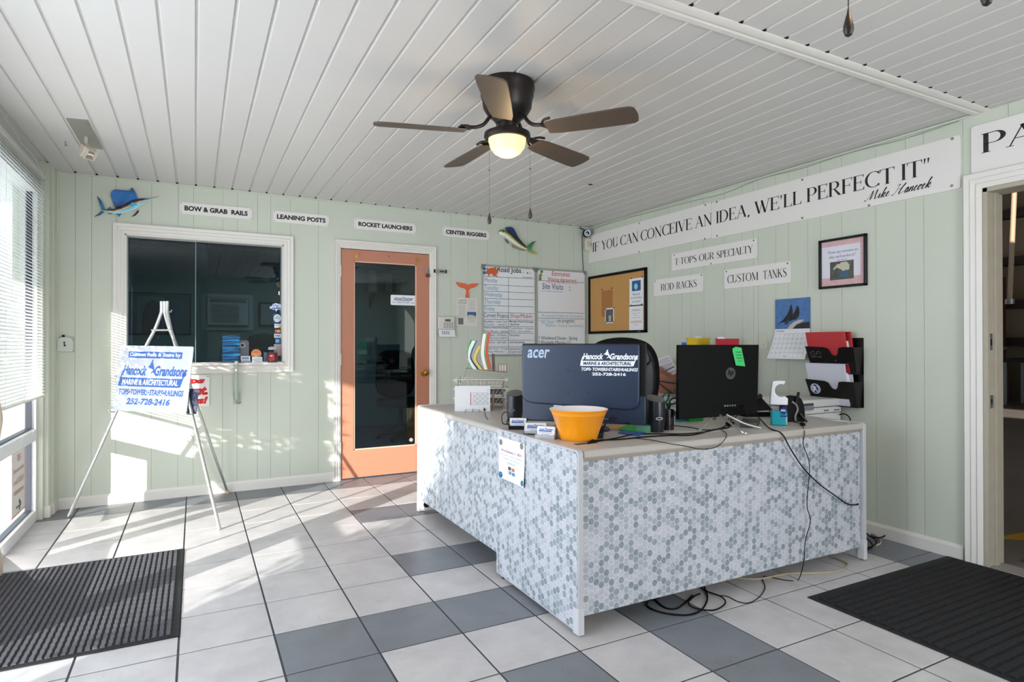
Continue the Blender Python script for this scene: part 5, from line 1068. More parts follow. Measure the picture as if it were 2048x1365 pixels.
# wall file pockets with binders
PB = M('smoke_black_plastic', (20, 18, 18), rough=.3, spec=.3)
def pocket(label, z0, z1):
    t = on_right('wall_file_pocket', label, 'wall file', 2.575, z0, .001)
    # local x -.17..+.17 ; front leans outward
    H2 = z1-z0; dip = [(.040, 1.0), (.015, .97), (.0, .75), (-.012, .68), (-.030, .68), (-.045, .75), (-.06, .93), (-.085, .99)]
    top = [(.170, 1.0)]+[(x+.055, z) for x, z in dip]+[(-.170, 1.03)]
    fr = [(-.150, 0)]+[(.158, 0)]+top
    yf = lambda z: -.055-.055*z
    n = len(fr); vs = [(x, yf(z), z*H2) for x, z in fr]+[(x, yf(z)+.003, z*H2) for x, z in fr]
    MB().add(vs, [tuple(range(n)), tuple(range(2*n-1, n-1, -1))]+[(i, (i+1) % n, (i+1) % n+n, i+n) for i in range(n)]).build('front', PB, parent=t)
    MB().box(-.165, .170, -.003, 0, 0, H2+.06).build('back', PB, parent=t)
    for sx in (-1, 1):
        xb, xt = (.158, .170) if sx > 0 else (-.150, -.170)
        MB().add([(xb, -.055, 0), (xb, 0, 0), (xt, 0, H2), (xt, -.110, H2), (xb-.002*sx, -.055, 0), (xb-.002*sx, 0, 0), (xt-.002*sx, 0, H2), (xt-.002*sx, -.110, H2)], [(0, 1, 2, 3), (7, 6, 5, 4), (0, 3, 7, 4), (1, 2, 6, 5)]).build('side', PB, parent=t)
    MB().box(-.150, .158, -.057, 0, 0, .003).build('bottom', PB, parent=t)
    return t
p1 = pocket('upper black wall file pocket, scuffed, holding the red binder', 1.013, 1.188)
mb = MB()
rr_ = random.Random(5)
for _ in range(26):
    x, z = -.14+rr_.random()*.075, .10+rr_.random()*.045; d_ = -.055-.055*z/.175-.0012; mb.add([(x, d_, z), (x+.010, d_, z+.001), (x+.008, d_-.0012, z+.004), (x-.001, d_-.0012, z+.003)], [(0, 1, 2, 3)])
mb.disc(.035, .088, .004, -.0850, -.083, 8)
mb.build('label_residue', M('grey_residue', (120, 116, 114), rough=.8), parent=p1, fix=False)
p2 = pocket('lower black wall file pocket with a round blue logo, holding the white binder', .798, .966)
tilt_ = math.atan(.055/.168)
mx = Matrix.Translation((-.105, -.055-.055*.66-.0015, .110)) @ Matrix.Rotation(tilt_*0.98, 4, 'X')
c = MB(); c.disc(0, 0, .036, -.001, 0, 28); MB().merge(c, mx).build('logo_disc', PAPER, parent=p2)
c = MB(); c.disc(0, 0, .031, -.0018, -.001, 28); MB().merge(c, mx).build('logo_blue', M('logo_blue', (24, 70, 150), rough=.4), parent=p2)
c = MB(); text(c, 'R', -.016, .016, -.018, .018, -.0024, bold=.05); c.tube([(.025*math.cos(R(a)), -.002, .025*math.sin(R(a))) for a in range(110, 250, 10)], .0022, 4); c.tube([(.025*math.cos(R(a)), -.002, .025*math.sin(R(a))) for a in range(-70, 70, 10)], .0022, 4); MB().merge(c, mx).build('logo_letter', PAPER, parent=p2)
c = MB(); c.tube([(.105+.024*math.cos(R(a)), -.066, .030+.010*math.sin(R(a))) for a in range(0, 360, 20)], .001, 4, True); c.build('embossed_oval', GREYP, parent=p2)
def binder(label, z0, z1, m, nm):
    t = on_right('ring_binder', label, 'binder', 2.590, z0, 0); h = z1-z0; t.rotation_euler = (0, 0, -math.pi/2)
    sh = lambda z: -.045-.035*z/h
    def slab(ya, yb, xa, xb, za, zb, nm_, mm):
        MB().add([(xa, sh(za)+ya, za), (xb, sh(za)+ya, za), (xb, sh(za)+yb, za), (xa, sh(za)+yb, za), (xa-.012, sh(zb)+ya-.016, zb), (xb-.012, sh(zb)+ya-.016, zb), (xb-.012, sh(zb)+yb, zb), (xa-.012, sh(zb)+yb, zb)], [(0, 3, 2, 1), (4, 5, 6, 7), (0, 1, 5, 4), (1, 2, 6, 5), (2, 3, 7, 6), (3, 0, 4, 7)]).build(nm_, mm, parent=t)
    slab(-.020, -.017, -.138, .135, 0, h, 'front_cover', m); slab(.030, .033, -.138, .145, 0, h, 'back_cover', m); slab(-.017, .030, -.138, -.134, 0, h, 'spine', m)
    slab(-.012, .026, -.13, .128, .02, h-.06, 'pages', PAPER)
    slab(-.017, .030, -.134, .136, h-.003, h, 'top_edge', m)
    return t
binder('red ring binder standing in the upper wall pocket', 1.020, 1.288, M('red_binder', (190, 52, 58), rough=.4, noise=.06, nscale=20), 'red')
binder('white ring binder standing in the lower wall pocket', .806, 1.080, M('white_binder', (214, 216, 228), rough=.35), 'white')
# loose cable along the ceiling edge and black scuff marks
cbp = [(RX-.008, y, 2.462-(.012 if k % 2 else .0)-(.02 if k in (5, 6) else 0)) for k, y in enumerate((1.85, 2.15, 2.5, 2.85, 3.2, 3.55, 3.9, 4.4, 4.9, 5.4))]
tag(MB().tube(smooth_path(cbp, 4), .003, 5).build('ceiling_cable', M('pale_green_cable', (150, 164, 150), rough=.6), smooth=True), 'thin painted cable sagging along the top of the right wall above the banner', 'cable')

# ================================================================ CEILING
BLADE = M('walnut_fan_blade', (84, 72, 62), rough=.45, noise=.12, nscale=18)
def ceiling_fan(label, cx, cy, a0, lit=True):
    t = thing('ceiling_fan', label, 'ceiling fan', (cx, cy, H))
    MB().lathe([(.132, .0), (.134, -.03), (.128, -.045), (.130, -.06), (.122, -.085), (.118, -.12), (.100, -.150), (.070, -.175), (.055, -.195), (.001, -.196)], 40).build('motor_housing', BRONZE, parent=t, smooth=True)
    mb = MB(); mb.lathe([(.050, -.19), (.048, -.232), (.001, -.233)], 28); mb.build('switch_housing', BRONZE, parent=t, smooth=True)
    for k in range(5):
        a = a0+2*math.pi*k/5
        rot = Matrix.Rotation(a, 4, 'Z')
        iron = MB(); iron.tube(smooth_path([(.085, 0, -.165), (.115, 0, -.205), (.150, 0, -.222), (.185, 0, -.225)], 4), .009, 8)
        iron.tube(smooth_path([(.180, 0, -.226), (.200, .035, -.232), (.235, .045, -.238)], 4), .006, 6); iron.tube(smooth_path([(.180, 0, -.226), (.200, -.035, -.219), (.235, -.045, -.216)], 4), .006, 6)
        iron.prismz([(.178, -.012), (.225, -.030), (.240, 0), (.225, .030), (.178, .012)], -.234, -.226)
        b = MB().merge(iron, rot).build('blade_iron', BRONZE, parent=t, smooth=True)
        bl = MB(); ol = []
        for x, y in [(.205, -.045), (.26, -.055), (.40, -.062), (.56, -.066), (.612, -.064), (.629, -.052), (.635, -.025), (.637, 0), (.635, .025), (.629, .052), (.612, .064), (.56, .066), (.40, .062), (.26, .055), (.205, .045)]: ol.append((x, y))
        bl.prismz(ol, -.004, .003)
        pit = Matrix.Translation((0, 0, -.243)) @ Matrix.Rotation(R(-12), 4, 'X')
        MB().merge(bl, rot @ pit).build('blade', BLADE, parent=t, bevel=.001)
    MB().lathe([(.05, -.225), (.085, -.232), (.112, -.245), (.114, -.262), (.106, -.272), (.096, -.274)], 40, cap=False).build('light_rim', BRONZE, parent=t, smooth=True)
    gm = M('lit_frosted_globe', (214, 196, 156), rough=.4, emit=(1.0, .70, .34), estr=0.75) if lit else WHITEP
    g = MB().lathe([(.092, -.262), (.092, -.282), (.084, -.312), (.065, -.337), (.038, -.353), (.012, -.359), (.001, -.3595)], 40).build('globe', gm, parent=t, smooth=True)
    return t
def pull_chain(label, x, y, z0, z1, fat=1.0, bead=True):
    t = thing('pull_chain', label, 'pull chain', (x, y, z0))
    mb = MB()
    if bead:
        z = z0
        while z > z1: mb.ball((0, 0, z-z0), .0016*fat, 6); z -= .0048
    mb.tube([(0, 0, 0), (0, 0, z1-z0)], .0006, 4); mb.build('chain', BRONZE, parent=t)
    MB().ball((0, 0, -(z0-z1)*.42), .004, 8).build('connector', BRONZE, parent=t, smooth=True)
    MB().lathe([(.002, .0), (.003, -.008), (.006, -.018), (.0095, -.032), (.010, -.042), (.007, -.052), (.001, -.056)], 14, (0, 0, z1-z0)).build('teardrop_pull', M('dark_wood_pull', (50, 38, 32), rough=.4), parent=t, smooth=True)
FX, FY = 1.346, 2.624
rr = lambda u, v, d: CP+Vector((math.sin(YAW), math.cos(YAW), 0))*d+Vector((math.cos(YAW), -math.sin(YAW), 0))*((u-1024)/FPX*d)
base = R(90)-YAW                       # world angle of the camera's forward axis
def camang(a): return base-R(90)+R(a)  # angle in the (right, forward) frame -> world
ceiling_fan('dark bronze five-blade ceiling fan with a lit globe over the front of the desk', FX, FY, camang(48.5))
p = rr(979, 0, 2.93); pull_chain('left pull chain of the lit ceiling fan', p.x, p.y, 2.20, 1.845, bead=False)
p = rr(1060.5, 0, 2.95); pull_chain('right pull chain of the lit ceiling fan', p.x, p.y, 2.20, 1.875, bead=False)
F2 = (1.18*math.sin(YAW)+.79*math.cos(YAW), 1.18*math.cos(YAW)-.79*math.sin(YAW))
ceiling_fan('second ceiling fan nearest the camera, mostly above the top of the picture', F2[0], F2[1], camang(36), True)
p = rr(1699, 0, 1.23); pull_chain('beaded pull chain at the top, in front of the ceiling trim strip', p.x, p.y, 2.20, 1.890)
p = rr(1977, 0, 1.10); pull_chain('dark pull at the very top right of the picture', p.x, p.y, 2.20, 1.880)
# warm light of the fan lamps
for (x, y) in ((FX, FY), F2):
    l = bpy.data.lights.new('fan_bulb', 'POINT'); l.energy = 3; l.color = (1.0, .70, .36); l.shadow_soft_size = .05
    o = bpy.data.objects.new('fan_bulb', l); COL.objects.link(o); o.location = (x, y, H-.44)
# spotlight on a metal plate
pc = fl(178, 268, H); t = thing('ceiling_spotlight', 'small cream square spotlight on a metal plate at the upper left of the ceiling', 'spotlight', (pc.x, pc.y, H))
a, b, c, d = [fl(x/4.55, 200+y/4.55, H)-pc for x, y in ((600, 163), (800, 180), (937, 447), (748, 415))]
mb = MB(); pts = [(q.x, q.y) for q in (a, b, c, d)]; mb.prismz(pts, -.004, -.0005); mb.build('metal_plate', M('brushed_cover_plate', (170, 168, 162), rough=.35, metal=.7, noise=.1, nscale=12), parent=t)
CR = M('cream_metal', (206, 196, 180), rough=.45)
j = fl(783/4.55, 200+330/4.55, H)-pc
MB().tube([(j.x, j.y, 0), (j.x, j.y, -.045), (j.x+.01, j.y-.012, -.065)], [.010, .010, .013], 12).build('stem', CR, parent=t, smooth=True)
hd_ = MB(); hd_.loft([[(x*s_, y*s_, z) for x, y in ((-.030, -.030), (.030, -.030), (.030, .030), (-.030, .030))] for z, s_ in ((.045, .75), (.0, 1.0), (.0, 1.12), (-.012, 1.12), (-.012, .98), (-.040, 1.0), (-.040, .90), (-.004, .80))], True)
mx = Matrix.Translation((j.x+.012, j.y-.035, -.105)) @ (Vector((-.55, .55, .63)).normalized().to_track_quat('Z', 'Y').to_matrix().to_4x4())
MB().merge(hd_, mx).build('lamp_head', CR, parent=t)
bb_ = MB().box(-.020, .020, -.004, .004, -.030, -.006); MB().merge(bb_, mx).build('lamp_tube', M('white_lamp_tube', (240, 240, 240), rough=.3), parent=t)
# small ceiling hook/screw
p = fl(130, 283, H); t = thing('ceiling_screw', 'small loose screw sticking out of the ceiling left of the spotlight', 'screw', (p.x, p.y, H))
MB().tube([(0, 0, 0), (.004, 0, -.022)], .003, 8).build('shank', STEEL, parent=t); q = MB().lathe([(.009, -.002), (.009, .0), (.004, .002)], 10, (.004, 0, -.024)).build('head', STEEL, parent=t)
p = fl(1180, 369, H); tag(MB().prismz([(-.012, -.016), (.020, -.010), (.016, .004), (.0, .010), (-.016, .002)], -.004, 0).build('ceiling_chip', DARKV, loc=(p.x, p.y, H)), 'small black chip hanging from the ceiling boards over the desk', 'chip')

# ================================================================ LEFT SIDE: BLIND, CORD, WINDOW SIGN, POST
SL = M('white_blind_slat', (232, 232, 230), rough=.35)
_nt = SL.node_tree; _tr = _nt.nodes.new('ShaderNodeBsdfTranslucent'); _tr.inputs[0].default_value = (*srgb(236, 236, 232), 1); _mx = _nt.nodes.new('ShaderNodeMixShader'); _mx.inputs[0].default_value = 0.38
_o = _nt.nodes['Material Output']; _nt.links.new(_nt.nodes['Principled BSDF'].outputs[0], _mx.inputs[1]); _nt.links.new(_tr.outputs[0], _mx.inputs[2]); _nt.links.new(_mx.outputs[0], _o.inputs[0])
t = thing('venetian_blind', 'white horizontal slatted blind lowered over the left window', 'blind', (-.925, 4.5, 2.37))
y0, y1 = 4.06, 5.205; zt, zb = 2.37, .86
slat = MB(); n = 3; w_ = .0245; tl_ = R(38)
prof = []
for k in range(5):
    u = (k/4-.5)*w_; c_ = .0022*(1-(2*u/w_)**2); prof.append((u*math.cos(tl_)-c_*math.sin(tl_), u*math.sin(tl_)+c_*math.cos(tl_)))
ns = 70; stp = (zt-.035-zb-.01)/ns
slat2 = MB()
for k in range(ns):
    z = zb+.012+k*stp-2.37
    vs = [(x, y0-4.5, z-zz_) for x, zz_ in prof]+[(x, y1-4.5, z-zz_) for x, zz_ in prof]
    slat2.add(vs, [(i, i+1, i+6, i+5) for i in range(4)])
slat2.build('slats', SL, parent=t, smooth=True, fix=False)
MB().box(-.013, .013, y0-4.5, y1-4.5, -.032, 0).build('head_rail', SL, parent=t, bevel=.003)
MB().prism([(-.011, zb-2.37-.008), (.011, zb-2.37-.008), (.013, zb-2.37+.004), (-.013, zb-2.37+.004)], y0-4.5, y1-4.5).build('bottom_rail', M('cream_rail', (220, 218, 208), rough=.4), parent=t)
for y in (4.2, 4.62, 5.07):
    mb = MB()
    for x in (-.0125, .0125): mb.tube([(x, y-4.5, -.03), (x, y-4.5, zb-2.37)], .0007, 4)
    mb.build('ladder_cord', PAPER, parent=t)
# valance tube and cord in the gap above the blind
mb = MB().tube([(-1.0, 3.0, 2.42), (-1.0, 5.2, 2.42)], .03, 10); mb.build('header_tube', M('dusty_white_tube', (196, 196, 196), rough=.5), parent=bpy.data.objects['wall_left_header'], smooth=True)
mb = MB(); mb.tube(smooth_path([(0, 0, 0), (.01, .15, -.02), (.02, .3, -.055), (.02, .62, -.05), (.035, .80, -.14)], 5), .0022, 5)
tag(mb.build('stray_string', M('white_cord', (226, 224, 220), rough=.5), loc=(-.935, 4.25, 2.46), smooth=True), 'thin loose white cord trailing above the blind into the corner', 'cord')
# hanging window sign, facing in
p0, p1 = onp(21, 901, 0, -.985), onp(50, 1018, 0, -.985); yc = (p0.y+p1.y)/2
t = thing('window_sign', 'white red-bordered window sign with an arrow, hung on the left glass', 'sign', (-.985, yc, .35), math.pi/2)
hw, hh = .165, .205
MB().box(-hw, hw, -.003, 0, -hh, hh).build('sign_panel', M('off_white_sign', (214, 212, 206), rough=.5), parent=t)  # slightly greyer white than the wall signs
mb = MB()
for q in ((-hw, hw, hh-.008, hh), (-hw, hw, -hh, -hh+.008), (-hw, -hw+.008, -hh, hh), (hw-.008, hw, -hh, hh)): mb.box(q[0], q[1], -.004, -.003, q[2], q[3])
mb.build('red_border', M('faded_red', (214, 118, 112), rough=.5), parent=t)
mb = MB(); text(mb, 'PUSH', -.035, .045, .125, .17, -.0036); text(mb, 'Open door from office', -.12, .13, .055, .09, -.0036); text(mb, 'or call 252-728-2416', -.12, .13, -.01, .025, -.0036); text(mb, 'for after hours access', -.11, .12, -.075, -.04, -.0036); mb.build('lettering', M('faded_red_ink', (206, 96, 84), rough=.5), parent=t)
mb = MB(); mb.prism([(-.06, -.152), (.02, -.152), (.0, -.125), (.02, -.115), (.065, -.148), (.02, -.188), (.0, -.178), (.02, -.164), (-.06, -.164)], -.0042, -.003); mb.build('arrow', M('arrow_grey', (70, 76, 80), rough=.5), parent=t)
mb = MB()
for x in (-.15, .14): mb.tube(smooth_path([(x, -.004, .205), (x+.05, -.03, .26), (x+.09, -.035, .285), (x+.10, -.028, .265), (x+.03, -.006, .215)], 4), .0015, 5)
mb.build('hanging_wire', PAPER, parent=t, smooth=True)
t = thing('turned_post', 'slim beige turned wooden post at the far left edge against the window frame', 'post', (-.925, 4.05, 0))
MB().lathe([(.036, 0), (.038, .06), (.032, .10), (.016, .20), (.012, .40), (.014, .60), (.024, .72), (.034, .80), (.034, .84), (.024, .90), (.012, .97), (.010, 1.0)], 20).build('turned_shaft', M('beige_wood', (206, 190, 170), rough=.5, noise=.1, nscale=10), parent=t, smooth=True)

# unseen planter and leafy blocker, added outside to shade parts of the glass
def planter(label, x, y, leaves, spread, hgt, seed, zlo=.95):
    t = thing('shade_planter', label, 'planter', (x, y, -.02))
    MB().lathe([(.14, 0), (.15, .05), (.08, .12), (.06, .30), (.07, .54), (.20, .66), (.30, .80), (.33, .90), (.35, .93), (.34, .96), (.30, .95), (.29, .90), (.001, .90)], 28).build('urn', M('concrete_planter', (196, 188, 174), rough=.8, noise=.1, nscale=9), parent=t, smooth=True)
    r_ = random.Random(seed); mb = MB()
    for _ in range(leaves):
        a = r_.uniform(0, 2*math.pi); rr_ = spread*math.sqrt(r_.random()); z = zlo+r_.random()*hgt; c = Vector((rr_*math.cos(a), rr_*math.sin(a), z))
        d_ = Vector((math.cos(a+r_.uniform(-1, 1)), math.sin(a+r_.uniform(-1, 1)), r_.uniform(-.5, .9))).normalized(); s_ = d_.cross(Vector((r_.random(), r_.random(), 1))).normalized()
        l = r_.uniform(.06, .11); mb.add([c, c+d_*l*.5+s_*l*.22, c+d_*l, c+d_*l*.5-s_*l*.22], [(0, 1, 2, 3)])
    mb.build('foliage', M('planter_leaf', (70, 104, 62), rough=.6), parent=t, fix=False)
    MB().tube([(0, 0, .85), (.02, 0, zlo+hgt*.8)], [.02, .006], 6).build('stem', M('stem_brown', (90, 72, 52), rough=.8), parent=t)
planter('added sun-blocking urn planter with a bushy shrub outside the left window, out of the picture', -1.5, 3.94, 1900, .31, .95, 11)
hd_o = thing('blocker', 'added leafy hedge outside the glass, out of the picture', 'blocker', (-2.6, 0, -.02))  # unseen, added and shaped to keep sun off the desk front
MB().prismx([(-6, 0), (.98, 0), (.98, 1.35), (.40, 1.95), (.13, 3.2), (-6, 3.2)], -.3, .3).build('blocker_core', M('blocker_dark_green', (52, 78, 48), rough=.9, noise=.3, nscale=6), parent=hd_o)
rh = random.Random(8); mb = MB(); edge = [(.98, 0), (.98, 1.35), (.40, 1.95), (.13, 3.2)]
for _ in range(2600):
    k = rh.randrange(3); f = rh.random(); a, b = edge[k], edge[k+1]; c = Vector((rh.uniform(-.3, .3), a[0]+(b[0]-a[0])*f+rh.random()**2*.22, a[1]+(b[1]-a[1])*f+rh.uniform(-.03, .08)))
    d_ = Vector((rh.uniform(-1, 1), rh.uniform(-.2, 1), rh.uniform(-.6, 1))).normalized(); s_ = d_.cross(Vector((rh.random(), rh.random(), 1))).normalized(); l = rh.uniform(.05, .10)
    mb.add([c, c+d_*l*.5+s_*l*.25, c+d_*l, c+d_*l*.5-s_*l*.25], [(0, 1, 2, 3)])
mb.build('blocker_leaves', M('blocker_leaf', (74, 104, 62), rough=.7), parent=hd_o, fix=False)

# ================================================================ EASEL
FLf, FRf, BKf, TP = Vector((-.78, 5.188, 0)), Vector((.144, 4.394, 0)), Vector((.237, 5.43, 0)), Vector((-.192, 4.943, 1.514))
uu = (FRf-FLf).normalized(); nn = (FRf-FLf).cross(TP-FLf).normalized()
if nn.y > 0: nn = -nn
up_ = uu.cross(nn); up_ = up_ if up_.z > 0 else -up_
t = thing('easel', 'shiny aluminium tripod easel holding the company board by the back wall', 'easel', ((FLf+FRf+BKf)/3))
o_ = Vector((FLf+FRf+BKf)/3); loc_ = lambda v: Vector(v)-o_
def leg_path(foot, off):
    top = TP+uu*off; k0 = top-Vector((0, 0, .075)); k1 = k0+(foot-k0)*.10+uu*(-off*.0)
    return [loc_(p) for p in ([top, k0]+[p for p in smooth_path([k0, k0*.93+foot*.07+Vector((0, 0, -.02)), k0*.84+foot*.16, k0*.7+foot*.3], 4)][1:]+[foot+Vector((0, 0, .004))])]
for nm, f_, off in (('l', FLf, -.024), ('r', FRf, .024), ('m', BKf, .0)):
    lg = MB().tube(leg_path(f_, off), .0115, 14).build('leg', ALU, parent=t, smooth=True)
    a = loc_(f_); b = loc_(TP)
    MB().cyl(a+Vector((0, 0, .001)), a+(b-a).normalized()*.03+Vector((0, 0, .001)), .0135, 12).build('rubber_foot', M('cream_rubber', (208, 190, 160), rough=.7) if nm == 'm' else ALU, parent=lg, smooth=True)
pA, pB = loc_(TP+(FLf-TP)*.135), loc_(TP+(FRf-TP)*.135)
MB().tube([pA, pB], .006, 8).build('cross_bar', ALU, parent=t, smooth=True)
q = loc_(TP-Vector((0, 0, .075))); MB().tube([q-uu*.04, q+uu*.055], .004, 8).build('bolt', STEEL, parent=t, smooth=True)
w_ = MB(); w_.ball(q+uu*.055, .006, 8); w_.ball(q+uu*.06+Vector((0, 0, .010)), .006, 8); w_.build('wing_nut', STEEL, parent=t, smooth=True)
for f_ in (FLf, FRf):
    g0 = loc_(TP+(f_-TP)*.515); MB().tube([g0, g0+nn*.05, g0+nn*.055+Vector((0, 0, .02))], .005, 8).build('support_peg', ALU, parent=t, smooth=True)
# the board
BLc = Vector((-.521, 5.03, .741)); W_, H_ = .607, .458
mxb = Matrix(((uu.x, -nn.x, up_.x, 0), (uu.y, -nn.y, up_.y, 0), (uu.z, -nn.z, up_.z, 0), (0, 0, 0, 1)))
ctr = Vector((-.275, 4.87, .742))+nn*.004; mxb.translation = ctr
mxb = mxb @ Matrix.Rotation(R(.8), 4, 'Y')
t = thing('company_board', 'white board on the easel with blue lettering, Custom Rails and Stairs', 'sign board', mx=mxb)
X0, X1 = -W_/2, W_/2
MB().prism(rrect(X0, X1, 0, H_, .012), -.006, .0).build('board_panel', M('glossy_white_board', (196, 200, 212), rough=.25), parent=t)
fg, ng = MB(), MB(); X = lambda a: X0+a*W_
Z = lambda v: H_*(1-v)
fg.add([(X(.13), -.0066, Z(.19)), (X(.86), -.0066, Z(.19)), (X(.865), -.0066, Z(.09)), (X(.13), -.0066, Z(.09))], [(0, 1, 2, 3)])
text(ng, 'Custom Rails & Stairs by', X(.145), X(.845), Z(.178), Z(.105), -.0074, bold=.03)
logo(fg, ng, X(.035), X(.965), Z(.625), Z(.21), -.0066)
text(fg, 'TOPS•TOWERS•STAIRS•RAILINGS', X(.055), X(.935), Z(.755), Z(.665), -.0066, bold=.035, shear=.2)
text(fg, '252-728-2416', X(.175), X(.765), Z(.90), Z(.80), -.0066, bold=.035, shear=.2)
fg.build('lettering', BLUEINK, parent=t); ng.build('bar_lettering', PAPER, parent=t)
mx2 = mxb.copy(); mx2.translation = ctr+uu*.02-nn*.034
t = thing('backing_board', 'dark navy backing board showing at the right edge behind the white easel board', 'board', mx=mx2)
MB().box(X1-.22, X1+.026, -.004, .0, .0, .17).build('board_panel', M('navy_board', (48, 54, 78), rough=.6), parent=t)

# ================================================================ MATS
def ribbed_mat(name, label, x0, x1, y0, y1, along, n, col, col2):
    t = thing(name, label, 'mat', ((x0+x1)/2, (y0+y1)/2, 0)); cx, cy = (x0+x1)/2, (y0+y1)/2
    hx, hy = (x1-x0)/2, (y1-y0)/2
    MB().box(-hx, hx, -hy, hy, 0.0003, .0045).build('rubber_border', M('black_rubber', (16, 17, 21), rough=.7), parent=t, bevel=.002)
    rib = MB(); m_ = .028
    if along == 'y': L_, S_ = hy-m_, hx-m_
    else: L_, S_ = hx-m_, hy-m_
    st = 2*S_/n; r2 = random.Random(4); seg = .017; k = int(2*L_/seg)
    for i in range(n):
        c = -S_+(i+.5)*st; hw_ = st*.36
        rings = []
        for j in range(k+1):
            s2 = -L_+2*L_*j/k; wob = .0015*math.sin(j*2.1+i)
            hgt = .0095+.0016*(j % 2)
            pr2 = [(c-hw_+wob, .0045), (c-hw_*.7+wob, hgt), (c+hw_*.7+wob, hgt), (c+hw_+wob, .0045)]
            rings.append([((a, s2, z) if along == 'y' else (s2, a, z)) for a, z in pr2])
        rib.loft(rings)
    rib.build('carpet_ribs', M(name+'_carpet', col, rough=.95, noise=.35, nscale=260, bump=.5, bscale=400), parent=t)
    return t
ribbed_mat('entrance_mat', 'charcoal ribbed floor mat in the sunlight by the left window', -.92, -.055, 2.862, 4.075, 'y', 32, (84, 83, 90), 0)
ribbed_mat('doorway_mat', 'black ribbed floor mat in front of the warehouse doorway on the right', 2.585, 3.790, .35, 1.915, 'x', 36, (27, 26, 29), 0)
t = MB().box(-.35, .35, -.5, .5, 0, .008).build('warehouse_mat', M('grey_warehouse_mat', (70, 70, 74), rough=.9, noise=.3, nscale=200), loc=(4.42, 1.18, -.003)); tag(t, 'small grey mat on the concrete just beyond the doorway', 'mat')

# ================================================================ DESKS
HEXX = hex_material('hexagon_contact_paper_front', 'X'); HEXY = hex_material('hexagon_contact_paper_side', 'Y')
def side_panel(t, x, y0, y1, z1, thick, m_face, cut=0.0):
    """upright end panel in the y-z plane with rounded top corners and edge banding"""
    r = .022; o = []
    for cy, cz, a in ((y1-r, z1-r, 0), (y0+r, z1-r, 90)):
        for i in range(5):
            q = R(a+90*i/4); o.append((cy+r*math.cos(q), cz+r*math.sin(q)))
    o += [(y0, .012), (y1, .012)]
    return o
# desk facing the camera
t = thing('reception_desk', 'wide desk wrapped in grey hexagon contact paper, its long front facing the camera', 'desk', (2.37, 2.48, 0)); ox, oy = 2.37, 2.48
T0 = DT
mb = MB(); mb.prismx([(2.093-oy, T0-.008), (2.098-oy, T0-.002), (2.106-oy, T0), (2.86-oy, T0), (2.86-oy, T0-.033), (2.098-oy, T0-.033), (2.093-oy, T0-.027)], 1.432-ox, 3.302-ox); mb.build('worktop', LAMINATE, parent=t, smooth=True)
MB().box(1.432-ox, 3.302-ox, 2.116-oy, 2.13-oy, .716, .729).build('reveal_strip', M('tan_reveal', (168, 156, 140), rough=.5), parent=t)
MB().box(1.432-ox, 3.302-ox, 2.112-oy, 2.13-oy, .072, .716).build('modesty_panel', HEXX, parent=t)
for x0, nm in ((1.400, 'l'), (3.302, 'r')):
    o = side_panel(None, 0, 2.092-oy, 2.862-oy, T0+.004, 0, None)
    mb = MB(); mb.prismx(o, x0+.002-ox, x0+.028-ox); p_ = mb.build('end_panel', DESKTRIM, parent=t, bevel=.003)
    if nm == 'l':
        o2 = side_panel(None, 0, 2.100-oy, 2.856-oy, T0-.004, 0, None)
        mb = MB(); mb.prismx([(a, max(b, .022)) for a, b in o2], x0-.0005-ox, x0+.003-ox); mb.build('papered_face', HEXY, parent=t)
    MB().box(x0-.0015-ox, x0+.029-ox, 2.089-oy, 2.130-oy, .006, .115).build('foot_cap', M('light_grey_plastic', (202, 202, 206), rough=.4), parent=p_, bevel=.002)
    MB().cyl((x0+.015-ox, 2.11-oy, 0), (x0+.015-ox, 2.11-oy, .012), .010, 10).build('leveller', BLACKP, parent=t); MB().cyl((x0+.015-ox, 2.80-oy, 0), (x0+.015-ox, 2.80-oy, .012), .010, 10).build('leveller', BLACKP, parent=t)
MB().disc(3.245-ox, .078, .022, 2.19-oy, 2.2-oy, 14).build('cable_plug', BLACKP, parent=t)
MB().box(3.20-ox, 3.302-ox, 2.2-oy, 2.215-oy, .02, .75).build('inner_bracket', DESKTRIM, parent=t)
MB().box(1.49-ox, 1.60-ox, 2.235-oy, 2.262-oy, T0, T0+.0015).build('grommet_slot', INK, parent=t)
# desk running back
t = thing('side_desk', 'second desk in pale hexagon contact paper running back towards the salmon door', 'desk', (1.80, 3.53, 0)); ox, oy = 1.80, 3.53
mb = MB(); mb.prism([(1.426-ox, T0-.008), (1.431-ox, T0-.002), (1.44-ox, T0), (2.17-ox, T0), (2.17-ox, T0-.033), (1.431-ox, T0-.033), (1.426-ox, T0-.027)], 2.866-oy, 4.185-oy); mb.build('worktop', LAMINATE, parent=t, smooth=True)
MB().box(1.440-ox, 1.458-ox, 2.870-oy, 4.17-oy, .088, .731).build('modesty_panel', HEXY, parent=t)
o = [(a, b) for a, b in rrect(1.426-ox, 2.172-ox, .012, T0+.004, .022)]
mb = MB(); mb.prism(o, 4.185-oy, 4.213-oy); p_ = mb.build('end_panel', M('white_desk_panel', (222, 222, 226), rough=.4), parent=t, bevel=.003)
MB().box(1.424-ox, 1.47-ox, 4.183-oy, 4.215-oy, .005, .07).build('foot_cap', DESKTRIM, parent=p_, bevel=.002)
MB().box(1.46-ox, 1.56-ox, 4.16-oy, 4.185-oy, .012, .09).build('inner_bracket', DESKTRIM, parent=t)
MB().disc(1.475-ox, .055, .020, 4.150-oy, 4.160-oy, 14).build('cable_plug', BLACKP, parent=t)
for x in (1.56, 2.1): MB().lathe([(.016, 0), (.016, .004), (.006, .008), (.006, .03)], 12, (x-ox, 4.12-oy, 0)).build('leveller', BLACKP, parent=t)
